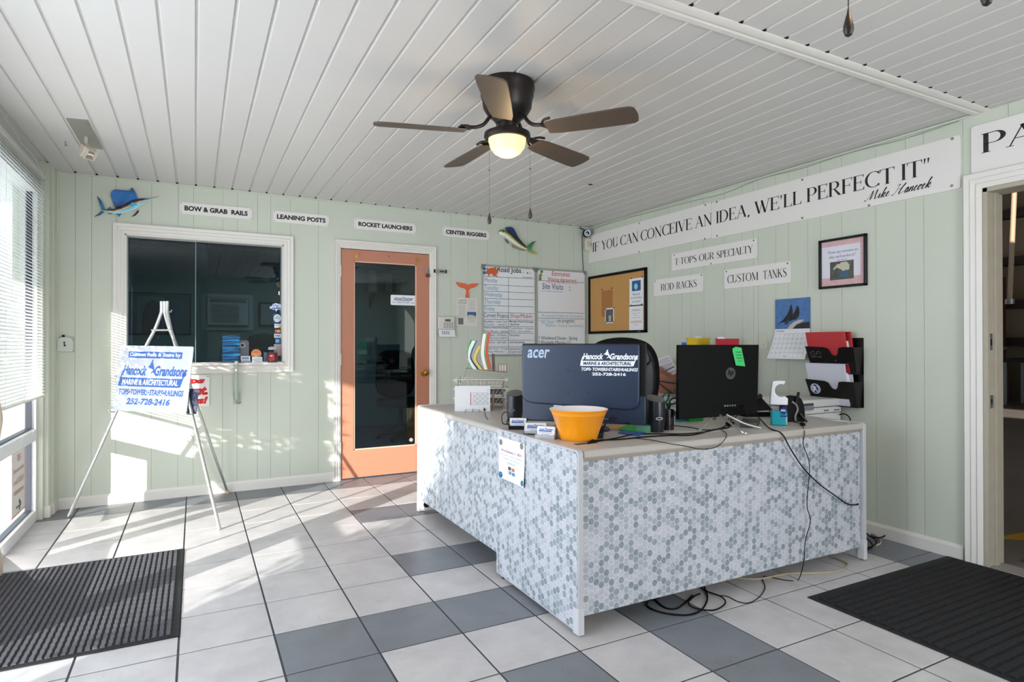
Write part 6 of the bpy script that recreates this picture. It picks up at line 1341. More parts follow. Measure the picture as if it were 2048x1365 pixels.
# low cabinet/credenza along the right wall
t = thing('credenza', 'low pale side table along the right wall behind the front desk', 'table', (3.46, 3.5, 0))
MB().box(-.112, .335, -.98, 1.2, .675, .705).build('top', M('pale_table_top', (206, 204, 200), rough=.4), parent=t, bevel=.004)
MB().box(-.10, .325, -.95, 1.15, .03, .675).build('carcass', M('pale_carcass', (190, 188, 184), rough=.5), parent=t)
for q in ((-.06, -.9), (.3, -.9), (-.06, 1.1), (.3, 1.1)): MB().cyl((q[0], q[1], 0), (q[0], q[1], .03), .02, 10).build('foot', BLACKP, parent=t)

# notice on the end panel
PX = 1.399
a, b, c_, d_ = onp(998.5, 875.4, 0, PX), onp(1050.3, 884.6, 0, PX), onp(1050.8, 973.8, 0, PX), onp(1000, 957.4, 0, PX)
yc, zc = (a.y+c_.y)/2, (a.z+c_.z)/2; w_, h_ = abs(a.y-b.y)/2, abs(a.z-d_.z)/2
t = thing('posted_notice', 'white notice headed As of January 1, 2021 on the desk end panel', 'paper', (PX-.0012, yc, zc), -math.pi/2)
mb = MB(); vs = [(w_*(x), -.002-.008*max(0, (x-.5)/.5)**2*max(0, -z), h_*z) for z in (-1, -.5, 0, .5, 1) for x in (-1, 0, .5, 1)]
mb.add(vs, [(r_*4+c, r_*4+c+1, r_*4+c+5, r_*4+c+4) for r_ in range(4) for c in range(3)]); mb.build('sheet', PAPER, parent=t, smooth=True)
mb = MB(); text(mb, 'As of January 1, 2021', -w_*.80, w_*.80, h_*.30, h_*.46, -.0032, shear=.25); mb.build('heading', M('dull_red_print', (176, 84, 90), rough=.6), parent=t)
mb = MB()
for i, s2 in enumerate(('There will be a 3.5% processing fee', 'charge for all credit card', 'transactions.')): text(mb, s2, -w_*(.84, .62, .34)[i], w_*(.84, .62, .34)[i], h_*(.14-i*.16), h_*(.22-i*.16), -.0032, shear=.2, res=1)
mb.build('print', M('grey_blue_print', (150, 160, 184), rough=.6), parent=t)
for i, (x, z, c) in enumerate(((-.22, -.40, (60, 62, 70)), (.05, -.42, (210, 110, 100)), (-.18, -.60, (130, 140, 170)), (.08, -.62, (60, 140, 180)))): MB().box(w_*x, w_*(x+.2), -.0034, -.0028, h_*(z-.06), h_*(z+.09)).build('card_mark', M('card_mark_%s' % 'abcd'[i], c, rough=.5), parent=t)
for (u, v), m_, l in (((1002, 884.6), STEEL, 'upper left silver coin magnet'), ((1043.6, 893.3), STEEL, 'upper right silver coin magnet'), ((1001.8, 949.5), M('glass_blue', (20, 110, 160), rough=.1), 'lower left blue glass magnet'), ((1045.6, 968), M('glass_blue', (20, 110, 160), rough=.1), 'lower right blue glass magnet')):
    p = onp(u, v, 0, PX-.004); r_ = .015 if m_ == STEEL else .0155
    c = MB(); c.lathe([(r_, 0), (r_, .003), (r_*.8, .0055), (r_*.4, .007), (.0005, .0075)] if m_ != STEEL else [(r_, 0), (r_, .002), (r_*.85, .0028), (r_*.8, .0018), (r_*.45, .002), (r_*.4, .003), (.0005, .003)], 20)
    mx = Matrix.Rotation(-math.pi/2, 4, 'Y'); o = MB().merge(c, mx).build('round_magnet', m_, loc=(PX-.0046, p.y, p.z), smooth=True); tag(o, l+' holding the notice on the desk end panel', 'magnet')

# ---------------------------------------------------------------- monitors
def dpt(u, v, d): return rr(u, v, d)   # horizontal position at a view depth
A_, B_ = Vector((1.530, 2.810, 0)), Vector((1.978, 2.350, 0))
ang = math.atan2(B_.y-A_.y, B_.x-A_.x)
t = thing('monitor', 'large dark monitor seen from behind with white acer and Hancock Grandsons lettering', 'monitor', ((A_+B_)/2+Vector((0, 0, .765))), ang)
AC = mat('acer_brushed_shell', srgb(38, 50, 74), rough=.33, noise=.08, nscale=6); MW, mz0, mz1 = .642, .042, .447
MB().box(-MW/2, MW/2, .0, .018, mz0, mz1).build('bezel', BLACKP, parent=t, bevel=.004)
mb = MB(); zl = .135
up = [(x, z) for x, z in rrect(-MW/2+.004, MW/2-.030, zl, mz1-.004, .03)]
up = [(-MW/2+.004, mz1-.004), (-MW/2+.004, zl+.045)]+[(-MW/2+.012, zl+.024), (-MW/2+.030, zl+.008), (-MW/2+.07, zl)]+[(MW/2-.085, zl-.018), (MW/2-.055, zl-.010), (MW/2-.038, zl+.006), (MW/2-.032, zl+.03)]+[(MW/2-.030, mz1-.004)]
mb.prism(up, -.026, .002); mb.build('upper_shell', AC, parent=t, bevel=.009, seg=4)
mb = MB(); mb.prism([(-MW/2+.004, mz0+.016), (-MW/2+.016, mz0+.004), (MW/2-.012, mz0+.002), (MW/2-.004, mz0+.012), (MW/2-.004, zl+.05), (-MW/2+.004, zl+.05)], -.010, .004); mb.build('lower_shell', AC, parent=t, bevel=.004)
px_m = lambda u, v: (-MW/2+(u-1043)/251*MW, mz1-(v-688)/(157)*(mz1-mz0))
mb = MB(); x0, z1 = px_m(1057, 699.5); x1, z0 = px_m(1104, 717); text(mb, 'acer', x0, x1, z0, z1, -.0266, bold=.02, shear=.2); mb.build('acer_lettering', M('silver_blue_print', (158, 178, 208), rough=.3), parent=t)
fg, ng = MB(), MB(); x0, z1 = px_m(1166, 700); x1, z0 = px_m(1281, 732); logo(fg, ng, x0, x1, z0, z1, -.0266)
a0, b1 = px_m(1168.5, 735); a1, b0 = px_m(1279, 741.5); text(fg, 'TOPS• TOWERS•STAIRS•RAILINGS', a0, a1, b0, b1, -.0266, bold=.035, shear=.2)
a0, b1 = px_m(1190, 744.5); a1, b0 = px_m(1256, 750.5); text(fg, '252-728-2416', a0, a1, b0, b1, -.0266, bold=.04)
fg.build('company_lettering', M('white_vinyl', (232, 236, 244), rough=.4), parent=t); ng.build('bar_lettering', AC, parent=t)
for u, v in ((1142, 742), (1182, 742.5), (1142, 784.5), (1182, 786)):
    x, z = px_m(u, v); MB().disc(x, z, .0055, -.0268, -.02, 12).build('vesa_screw', INK, parent=t)
x, z = px_m(1119, 812); MB().box(x-.022, x+.022, -.0115, -.009, z-.008, z+.008).build('port_label', M('label_grey', (190, 196, 208), rough=.5), parent=t)
x, z = px_m(1217, 835); MB().box(x-.012, x+.012, -.013, -.009, z-.004, z+.004).build('hdmi_port', STEEL, parent=t)
x, z = px_m(1233, 835); MB().box(x-.014, x+.014, -.045, -.009, z-.007, z+.007).build('cable_plug', M('vga_blue_black', (26, 30, 50), rough=.5), parent=t, bevel=.002)
MB().prism([(-.03, .012), (.03, .012), (.03, .20), (-.03, .20)], .018, .045).build('stand_neck', BLACKP, parent=t, bevel=.004)
mb = MB(); mb.loft([[(-.02+rx*math.cos(2*math.pi*i/32), .055+ry*math.sin(2*math.pi*i/32), z) for i in range(32)] for rx, ry, z in ((.150, .105, 0), (.152, .107, .006), (.140, .095, .016), (.06, .04, .024))]); mb.build('stand_base', BLACKP, parent=t, smooth=True)
# the all-in-one behind
A_, B_ = Vector((2.170, 2.312, 0)), Vector((2.674, 2.245, 0)); ang = math.atan2(B_.y-A_.y, B_.x-A_.x)
t = thing('monitor', 'black monitor seen from behind with a round hp logo and a green sticky note', 'monitor', ((A_+B_)/2+Vector((0, .02, .765))), ang)
HW = .25; HB = M('satin_black_shell', (9, 9, 10), rough=.5, spec=.12)
mb = MB().add([(-HW-.004, .0, .060), (HW-.006, .0, .072), (HW+.006, .0, .440), (-HW, .0, .440), (-HW-.004, .026, .060), (HW-.006, .026, .072), (HW+.006, .026, .440), (-HW, .026, .440)], [(0, 1, 2, 3), (7, 6, 5, 4), (0, 4, 5, 1), (1, 5, 6, 2), (2, 6, 7, 3), (3, 7, 4, 0)]); mb.build('shell', HB, parent=t, bevel=.003)
mb = MB().disc(.068, .290, .031, -.0014, 0, 32); mb.build('logo_disc', M('logo_dark_grey', (62, 62, 66), rough=.3), parent=t)
mb = MB(); text(mb, 'hp', .048, .088, .272, .312, -.0024, bold=.02, shear=.3); mb.build('logo_letters', HB, parent=t)
mb = MB()
for i in range(5): mb.box(.02+i*.016, .028+i*.016, -.012, 0, .118, .126)
mb.build('ports', STEEL, parent=t)
nt_ = MB(); nt_.add([(.080, -.001, .420), (.098, -.004, .430), (.134, -.006, .424), (.153, -.012, .326), (.094, -.010, .332), (.080, -.003, .400)], [(0, 1, 2, 3, 4, 5)])
nt_.add([(x, y-.0006, z) for x, y, z in [(.080, -.001, .420), (.098, -.004, .430), (.134, -.006, .424), (.153, -.012, .326), (.094, -.010, .332), (.080, -.003, .400)]], [(5, 4, 3, 2, 1, 0)])
o = nt_.build('sticky_note', M('green_note', (60, 196, 104), rough=.6), fix=False); o.location = t.location; o.rotation_euler = t.rotation_euler
tag(o, 'curling bright green sticky note on the back of the black hp monitor', 'sticky note')
mb = MB(); [text(mb, s2, .092+i*.002, .132+i*.002, .398-i*.016, .406-i*.016, -.0105-i*.0012, res=1) for i, s2 in enumerate(('Username', 'office desk', 'ask Pat first'))][:0]
for i in range(4): mb.add([(.096+i*.003, -.0085-i*.0012, .402-i*.016), (.130+i*.002, -.0095-i*.0012, .401-i*.016), (.130+i*.002, -.0095-i*.0012, .4035-i*.016), (.096+i*.003, -.0085-i*.0012, .4045-i*.016)], [(0, 1, 2, 3)])
mb.build('handwriting', M('dark_green_ink', (30, 130, 66), rough=.6), parent=o, fix=False)
MB().tube([(0, .02, .09), (0, .05, .05)], .012, 10).build('stand_hinge', STEEL, parent=t)
for pts in ([(-.02, .02, .075), (-.12, -.02, .02), (-.16, -.03, .004)], [(.0, .0, .075), (.005, -.10, .03), (.012, -.16, .004), (.03, -.165, .004)], [(.04, .0, .075), (.12, -.04, .03), (.21, -.06, .004)]):
    MB().tube(smooth_path(pts, 4), .0055, 8).build('stand_leg', ALU, parent=t, smooth=True)

# ---------------------------------------------------------------- speakers
def speaker(label, p, rz, h=.175):
    t = thing('desk_speaker', label, 'speaker', (p.x, p.y, DT), rz)
    rings = []
    for z, s_ in ((0, .80), (.02, .86), (.06, .96), (.10, 1.0), (h-.03, .97)):
        rings.append([(.049*s_*math.cos(2*math.pi*i/28), .058*s_*math.sin(2*math.pi*i/28), z) for i in range(28)])
    top = [(.047*math.cos(2*math.pi*i/28), .056*math.sin(2*math.pi*i/28), h-.012+.014*math.sin(2*math.pi*i/28)) for i in range(28)]; rings.append(top)
    MB().loft(rings).build('body', M('blue_black_speaker', (28, 31, 42), rough=.35), parent=t, smooth=True)
    MB().loft([[(a*.97, b*.97, c+.0005) for a, b, c in top], [(a*.9, b*.9, c+.003) for a, b, c in top]]).build('top_cap', M('grey_speaker_top', (96, 94, 90), rough=.5), parent=t, smooth=True)
    mb = MB(); mb.tube([(-.010+.018*math.cos(R(a)), -.0595, .072+.006*math.sin(R(a))) for a in range(0, 360, 15)], .0014, 5, True); mb.build('handle_trim', ALU, parent=t, smooth=True)
    return t
p = dk(1030, 846); speaker('black desktop speaker left of the acer monitor', p+Vector((.02, .04, 0)), R(-35)); p = dk(1315, 866); speaker('black desktop speaker right of the acer monitor', p+Vector((.02, .04, 0)), R(-12), .178)

# ---------------------------------------------------------------- bowl, cards
p = CP+Vector((math.sin(YAW), math.cos(YAW), 0))*2.83+Vector((math.cos(YAW), -math.sin(YAW), 0))*((1157-1024)/FPX*2.83)
t = thing('plastic_bowl', 'orange plastic bowl with a white inside at the front corner of the desk', 'bowl', (p.x, p.y, DT))
MB().lathe([(.080, .0), (.084, .004), (.088, .012), (.090, .022), (.1235, .118), (.125, .119), (.126, .126), (.134, .138), (.137, .142), (.1355, .144)], 56, cap=False).build('outer_wall', M('orange_plastic', (242, 152, 12), rough=.28, coat=.3), parent=t, smooth=True)
MB().lathe([(.1355, .144), (.132, .143), (.122, .122), (.088, .020), (.080, .008), (.001, .007)], 56, cap=False).build('inner_wall', M('white_bowl_inside', (236, 226, 224), rough=.3), parent=t, smooth=True)
MB().lathe([(.080, .0), (.001, .001)], 40, cap=False).build('bowl_base', M('orange_plastic', (242, 152, 12)), parent=t)
card_holder('card_holder', 'black business card holder, leftmost of the three on the front desk corner', dk(1033, 860)+Vector((.02, .02, 0)), R(-32), BLACKP)
card_holder('card_holder', 'clear business card holder, middle of the three on the front desk corner', dk(1068, 871)+Vector((.02, .02, 0)), R(-34), CLEAR, .115)
card_holder('card_holder', 'grey business card holder nearest the orange bowl', dk(1092, 880)+Vector((.02, .03, 0)), R(-48), M('clear_grey_plastic', (176, 174, 180), rough=.2))

# ---------------------------------------------------------------- far desk: tray stack, sorter, calendar
WIRE = M('white_wire', (226, 224, 218), rough=.4)
p = dk(955, 812); t = thing('letter_trays', 'three-tier white wire letter tray stack at the far end of the side desk', 'letter tray', (1.80, 3.92, DT), R(-26))
for i in range(3):
    z = .03+i*.062
    mb = MB()
    for (x0, x1, y0, y1, zz2) in ((-.19, .19, -.13, .13, z+.045), (-.15, .15, -.11, .11, z)):
        mb.tube([(x0, y0, zz2), (x1, y0, zz2), (x1, y1, zz2), (x0, y1, zz2)], .003, 6, True)
    for k in range(13):
        u = -.15+k*.025; mb.tube([(u*1.26, -.13, z+.045), (u, -.11, z), (u, .11, z), (u*1.26, .13, z+.045)], .0016, 4)
    for k in range(7):
        v = -.11+k*.0366; mb.tube([(-.19, v*1.18, z+.045), (-.15, v, z), (.15, v, z), (.19, v*1.18, z+.045)], .0016, 4)
    mb.build('wire_tray', WIRE, parent=t, smooth=True)
for x in (-.155, .155): MB().tube([(x, -.125, 0), (x, -.125, .21)], .005, 6).build('post', M('taupe_post', (150, 140, 128), rough=.5), parent=t)
for x in (-.155, .155): MB().tube([(x, .125, 0), (x, .125, .21)], .005, 6).build('post', M('taupe_post', (150, 140, 128)), parent=t)
rp = random.Random(9)
for i, (c, l) in enumerate((((150, 130, 120), 'brown-edged papers in the bottom letter tray'), ((120, 124, 132), 'grey papers in the middle letter tray'), ((220, 216, 206), 'white papers in the top letter tray'))):
    mb = MB()
    for k in range(5): mb.box(-.13+rp.uniform(0, .01), .15+rp.uniform(0, .02), -.10, .10, k*.006, k*.006+.004)
    tag(mb.build('paper_stack', M('tray_paper_%s' % 'abc'[i], c, rough=.8), loc=(1.80, 3.92, DT+.032+i*.062)), l, 'papers').rotation_euler = (0, 0, R(-26))
# file sorter with folders and a pen cup on top
t = thing('file_sorter', 'beige wire stand above the letter trays carrying folders and a pen cup', 'file sorter', (1.80, 3.93, DT+.20), R(-26)); BE = M('taupe_wire', (176, 166, 150), rough=.5)
mb = MB(); mb.tube([(-.10, -.09, .07), (.16, -.09, .04), (.16, .09, .04), (-.10, .09, .07)], .004, 6, True)
for k in range(9): a = -.10+k*.0325; z = .07-(k/8)*.03; mb.tube([(a, -.09, z), (a, .09, z)], .002, 4)
for x, y in ((-.10, -.09), (-.10, .09), (.16, -.09), (.16, .09)): mb.tube([(x, y, .07 if x < 0 else .04), (x-(.02 if x < 0 else 0), y, 0)], .0035, 6)
mb.tube([(-.07, -.09, .066), (-.08, -.095, 0)], .003, 6); mb.build('wire_frame', BE, parent=t, smooth=True)
for i, (x, bow, h_, c, nm, tk_) in enumerate(((-.088, -.010, .21, (70, 190, 110), 'green-edged', .008), (-.076, -.032, .20, (238, 238, 238), 'white', .026), (-.048, -.042, .202, (70, 130, 200), 'blue-edged', .005), (-.030, -.03, .165, (226, 196, 104), 'yellow', .020), (.002, .006, .250, (238, 238, 234), 'tall white', .022), (.027, .006, .25, (110, 200, 90), 'lime-edged', .005), (.036, .0, .262, (206, 92, 72), 'red-brown', .018))):
    mb = MB(); mb.prism([(p_.x, p_.y) for p_ in smooth_path([(x+.028, .0, 0), (x+bow*.6, h_*.45, 0), (x+.018, h_, 0)], 6)]+[(p_.x, p_.y) for p_ in smooth_path([(x+.018+tk_, h_, 0), (x+bow*.6+tk_, h_*.45, 0), (x+.028+tk_, .0, 0)], 6)], -.075, .075)
    o = mb.build('folder', M('folder_%s' % 'abcdefg'[i], c, rough=.55), loc=(1.80, 3.93, DT+.266)); o.rotation_euler = (0, 0, R(-26)); tag(o, nm+' folder standing bowed in the sorter above the letter trays', 'folder')
t = thing('pen_cup', 'square taupe mesh pen cup at the right end of the sorter above the letter trays', 'pen cup', (1.935, 3.855, DT+.245), R(-26))
mb = MB()
for q in ((-.03, .035, -.03, -.027, 0, .06), (-.03, .035, .027, .03, 0, .06), (-.03, -.027, -.03, .03, 0, .06), (.032, .035, -.03, .03, 0, .06), (-.03, .035, -.03, .03, 0, .003)): mb.box(*q)
mb.build('cup', M('taupe_plastic', (156, 144, 132), rough=.5), parent=t); mb = MB(); [mb.box(-.02+i*.018, -.010+i*.018, -.0305, -.03, .01, .05) for i in range(3)]; mb.build('cup_slots', M('pale_taupe', (206, 200, 192), rough=.5), parent=t)
tag(MB().tube([(1.885, 3.885, DT+.25), (1.883, 3.89, DT+.375)], .010, 10).build('marker', M('taupe_marker', (140, 134, 128), rough=.4), smooth=True), 'upright grey-brown marker standing beside the pen cup over the letter trays', 'marker')
# desk calendar in front
p = dk(948, 823); t = thing('desk_calendar', 'white standing desk calendar in the sun before the letter trays', 'calendar', (p.x, p.y+.03, DT), R(-26))
MB().prismx([(-.03, 0), (.05, 0), (.012, .165), (.008, .165), (.044, .004), (-.024, .004), (.006, .165), (.0, .165)], -.115, .12).build('easel_back', PAPER, parent=t)
tl_ = math.atan(.03/.165); mxc = Matrix.Translation((0, -.0305, .0)) @ Matrix.Rotation(-tl_, 4, 'X')
g_ = MB()
for r_ in range(7): g_.box(.0, .108, -.0014, -.0006, .045+r_*.0155-.0006, .045+r_*.0155+.0006) if r_ < 6 else None
for r_ in range(5):
    for c in range(6): g_.box(.008+c*.0175, .013+c*.0175, -.0014, -.0006, .052+r_*.0155, .054+r_*.0155); g_.box(.016+c*.0175, .020+c*.0175, -.0014, -.0006, .049+r_*.0155, .056+r_*.0155) if (r_+c) % 2 else None
text(g_, '2021', .10, .112, .138, .146, -.0014, res=1)
MB().merge(g_, mxc).build('date_grid', M('calendar_grey', (140, 140, 148)), parent=t); r2 = MB().box(-.012, -.007, -.0014, -.0006, .04, .125); MB().merge(r2, mxc).build('red_margin', M('pink_margin', (206, 110, 130), rough=.6), parent=t)
tag(MB().box(0, .012, -.004, .004, 0, .125).build('thin_book', M('mauve_book', (170, 150, 156), rough=.6), loc=(p.x+.135, p.y+.0, DT)), 'thin mauve booklet standing at the right of the desk calendar', 'book')
# headset and wires before it
pts = [dk(u, v)+Vector((0, 0, z)) for u, v, z in ((945, 827, .01), (946, 810, .03), (955, 806, .045), (964, 812, .04), (968, 824, .02), (972, 836, .006), (976, 840, .004))]
t = thing('headset', 'thin dark wire headset lying in front of the desk calendar', 'headset', dk(960, 832))
MB().tube([q-t.location for q in smooth_path(pts, 5)], .0022, 6).build('headband', BLACKP, parent=t, smooth=True); q = dk(969, 826)+Vector((0, 0, .02))-t.location; MB().ball(q, .008, 10).build('ear_piece', BLACKP, parent=t, smooth=True)
pts = [dk(u, v)+Vector((0, 0, z)) for u, v, z in ((930, 828, .004), (935, 812, .03), (945, 806, .035), (952, 818, .02), (960, 826, .004))]
tag(MB().tube(smooth_path(pts, 5), .0018, 6).build('loose_wire', M('brown_wire', (120, 90, 80), rough=.5), smooth=True), 'thin brownish wire curling before the desk calendar', 'cord')
# coil of cable beside left speaker
pts = [dk(u, v)+Vector((0, 0, z)) for u, v, z in ((1018, 850, .004), (1006, 852, .012), (1004, 842, .03), (1012, 836, .035), (1016, 842, .02), (1014, 850, .006), (1022, 852, .004))]
tag(MB().tube(smooth_path(pts, 5, True), .0025, 6).build('speaker_cable', BLACKM, smooth=True), 'small loop of black cable left of the black card holder', 'cable')

# ---------------------------------------------------------------- middle of the front desk
def slab(name, label, cat, quad, h, m, z=0):
    c = Vector((sum(q.x for q in quad)/4, sum(q.y for q in quad)/4, DT+z)); return tag(MB().prismz([(q.x-c.x, q.y-c.y) for q in quad], 0, h).build(name, m, loc=c), label, cat)
slab('notepad', 'blue notepad under the green paper beside the right speaker', 'notepad', [dk(1236, 868), dk(1278, 874), dk(1300, 862), dk(1262, 858)], .006, M('blue_pad', (60, 100, 170), rough=.6))
slab('green_paper', 'bright green paper pad between the orange bowl and the right speaker', 'paper', [dk(1236, 862), dk(1280, 867), dk(1298, 858), dk(1258, 852)], .005, M('leaf_green_paper', (60, 190, 76), rough=.6), .0065)
slab('green_box', 'small grey-green box beside the right speaker', 'box', [dk(1271, 866), dk(1300, 868), dk(1304, 858), dk(1278, 856)], .035, M('grey_green_box', (96, 158, 128), rough=.6), .0005)
slab('manila_paper', 'orange-tan paper lying behind the green pad', 'paper', [dk(1205, 860), dk(1268, 862), dk(1268, 852), dk(1222, 851)], .002, M('peach_paper', (230, 176, 116), rough=.7))
slab('mouse', 'black computer mouse between the orange bowl and the green pad', 'mouse', [dk(1188, 878), dk(1206, 878), dk(1208, 868), dk(1190, 868)], .025, BLACKP)
slab('keyboard_tray', 'grey paper sheet under the hp monitor stand', 'paper', [dk(1338, 862), dk(1420, 866), dk(1500, 852), dk(1400, 846)], .0015, M('grey_paper', (190, 186, 180), rough=.6))
tag(MB().box(-.05, .05, -.01, .01, 0, .045).build('teal_box', M('teal_box', (20, 126, 150), rough=.5), loc=dk(1383, 849)+Vector((.05, .12, 0))), 'teal box on the desk showing under the left of the hp monitor', 'box')
tag(MB().box(-.055, .055, -.01, .01, 0, .045).build('green_carton', M('strong_green_box', (20, 140, 60), rough=.5), loc=dk(1407, 849)+Vector((.055, .12, 0))), 'strong green box beside the teal box under the hp monitor', 'box')
slab('phone_handset', 'black mouse-like device on the desk under the right of the hp monitor', 'mouse', [dk(1480, 856), dk(1515, 856), dk(1520, 847), dk(1486, 846)], .025, BLACKP)
# pencil cup, scissors
cc = dk(1338, 862)+Vector((.02, .035, 0)); t = thing('pencil_cup', 'dark translucent pencil cup behind the right speaker', 'pencil cup', cc)
MB().lathe([(.032, 0), (.034, .002), (.036, .105), (.034, .105), (.032, .004), (.001, .004)], 20, cap=False).build('cup', M('smoke_cup', (30, 26, 30), rough=.2), parent=t, smooth=True)
t = thing('scissors', 'scissors with dark green handles standing in the pencil cup', 'scissors', cc+Vector((.005, 0, .006)), -YAW)
GRN = M('dark_green_handle', (24, 78, 66), rough=.35)
MB().prism([(-.008, 0), (.004, 0), (.010, .11), (-.002, .11)], -.002, 0).build('blade', STEEL, parent=t); MB().prism([(.0, 0), (.010, 0), (.006, .11), (-.006, .11)], .001, .003).build('blade', STEEL, parent=t)
lp = lambda cx, cz, rx, rz, a: smooth_path([(cx+rx*math.cos(R(q))*math.cos(a)-rz*math.sin(R(q))*math.sin(a), 0, cz+rx*math.cos(R(q))*math.sin(a)+rz*math.sin(R(q))*math.cos(a)) for q in range(0, 360, 45)], 4, True)
MB().tube(lp(-.012, .160, .014, .030, R(-22)), .0048, 8, True).build('handle_loop', GRN, parent=t, smooth=True); MB().tube(lp(.028, .142, .014, .022, R(-62)), .0048, 8, True).build('handle_loop', GRN, parent=t, smooth=True)
MB().tube([(.002, 0, .100), (-.006, 0, .132)], .007, 8).build('handle_shank', GRN, parent=t, smooth=True); MB().tube([(.004, .003, .100), (.012, .003, .128)], .007, 8).build('handle_shank', GRN, parent=t, smooth=True)
for i, (dx, dy, h_, c, l) in enumerate(((-.020, .008, .170, (20, 20, 22), 'black pen sticking up behind the right speaker'), (.018, -.012, .09, (120, 40, 60), 'maroon pen in the pencil cup'), (-.006, -.018, .10, (60, 80, 50), 'olive pen in the pencil cup'))):
    tag(MB().tube([(0, 0, 0), (dx*.4, dy*.4, h_)], .0055, 8).build('pen', M('pen_%s' % 'abc'[i], c, rough=.3), loc=cc+Vector((dx, dy, .006)), smooth=True), l, 'pen')
t = tag(MB().lathe([(.020, 0), (.030, .01), (.034, .025), (.030, .04), (.018, .05), (.001, .052)], 14).build('pink_flower', M('hot_pink', (214, 60, 130), rough=.6, noise=.4, nscale=60), loc=dk(1296, 840)+Vector((.02, .12, .19)), smooth=True), 'bright pink bow just showing between the acer monitor and the right speaker', 'bow')
MB().tube([(0, 0, 0), (0, 0, -.18)], .003, 6).build('stalk', BLACKP, parent=t)
# soap dispenser
t = thing('soap_dispenser', 'automatic soap dispenser, white top over a clear tank of teal soap', 'soap dispenser', dk(1563, 852)+Vector((.015, .03, 0)), R(-47))
MB().prismz(rrect(-.043, .043, -.030, .030, .012), .0, .115).build('tank', CLEAR, parent=t)
MB().prismz(rrect(-.041, .041, -.028, .028, .011), .003, .078).build('liquid', M('teal_soap', (34, 176, 190), rough=.15), parent=t)
mb = MB(); ol = [(-.046, .112), (.044, .112), (.045, .150)]+[(.010+.031*math.cos(R(a)), .190+.035*math.sin(R(a))) for a in (-58, -80, -105, -130, -155, 180, 155, 130, 105, 80, 62)]+[(.034, .243), (-.012, .243), (-.032, .240), (-.040, .19)]
mb.prism(ol, -.031, .031); mb.build('pump_head', M('glossy_white', (226, 226, 232), rough=.25), parent=t, bevel=.006, seg=3)
MB().box(-.012, .016, -.010, .010, .222, .230).build('sensor_nozzle', BLACKP, parent=t)
MB().disc(.022, .080, .017, -.0315, -.030, 20, .020).build('brand_badge', M('dark_blue_badge', (24, 50, 130), rough=.4), parent=t); mb = MB(); text(mb, 'DIAL', .010, .034, .078, .088, -.0322, bold=.04, res=1); mb.build('badge_lettering', PAPER, parent=t)
MB().box(.006, .040, -.0312, -.030, .048, .056).build('strip_label', M('dark_blue_badge', (24, 50, 130)), parent=t)
mb = MB(); [mb.box(.034, .041, -.031, -.030, .008+i*.006, .010+i*.006) for i in range(8)]; mb.build('level_marks', PAPER, parent=t)
# desk phone (seen from behind)
t = thing('desk_phone', 'black desk phone with silver edging behind the soap dispenser', 'telephone', dk(1598, 846)+Vector((.02, .03, 0)), R(-25))
MB().prism([(p_.x, p_.y) for p_ in smooth_path([(-.07, .0, 0), (-.08, .06, 0), (-.065, .125, 0), (-.02, .148, 0), (.025, .135, 0), (.045, .09, 0), (.05, .03, 0), (.045, .0, 0)], 4, True)], .0, .05).build('body', BLACKM, parent=t, bevel=.004)
MB().tube(smooth_path([(-.03, -.004, .115), (-.008, -.006, .10), (.002, -.006, .07), (-.012, -.006, .035), (-.010, -.006, .006)], 4), [.006]*17, 8).build('silver_arm', M('worn_silver', (160, 158, 152), rough=.35, metal=.4), parent=t, smooth=True)
MB().tube([(.006, -.010, .17), (-.008, -.014, .11)], .008, 8).build('antenna', BLACKP, parent=t, smooth=True); MB().tube([(.010, -.012, .05), (.045, -.03, .004)], .006, 8).build('prop_leg', BLACKP, parent=t, smooth=True)
t = thing('telephone', 'dark grey telephone partly hidden between hp monitor and soap dispenser', 'telephone', dk(1535, 838)+Vector((.06, .16, 0)), R(-20))
MB().prismx([(-.08, 0), (.08, 0), (.08, .10), (.05, .105), (-.08, .04)], -.09, .09).build('body', BLACKM, parent=t, bevel=.004); MB().tube([(-.08, -.03, .075), (.08, .05, .115)], .016, 10).build('handset', BLACKP, parent=t, smooth=True)
MB().box(-.02, .06, -.085, -.078, .03, .038).build('silver_strip', ALU, parent=t)

# ---------------------------------------------------------------- things on the credenza
cz = .705
t = thing('printer', 'pale grey flatbed printer with paper in its tray, by the wall under the file pockets', 'printer', (3.57, 2.80, cz))
PW = M('printer_grey_white', (206, 206, 204), rough=.4)
MB().box(-.20, .20, -.26, .24, 0, .055).build('base', PW, parent=t, bevel=.006); MB().box(-.20, .20, -.265, .24, .058, .095).build('middle', PW, parent=t, bevel=.005); MB().box(-.195, .205, -.27, .24, .098, .148).build('lid', PW, parent=t, bevel=.012, seg=3)
mb = MB(); mb.box(-.202, -.09, -.273, -.25, .085, .128); mb.build('paper_slot', M('slot_dark', (60, 64, 68), rough=.4), parent=t)
mb = MB(); [mb.box(-.215+i*.006, -.10, -.275-i*.002, -.25, .088+i*.007, .092+i*.007) for i in range(4)]; mb.build('paper_tray', M('steel_blue_grey', (150, 158, 166), rough=.4), parent=t)
mb = MB(); mb.box(.02, .06, -.272, -.268, .070, .080); mb.box(.12, .17, -.272, -.268, .070, .078); mb.build('latch_marks', GREYP, parent=t)
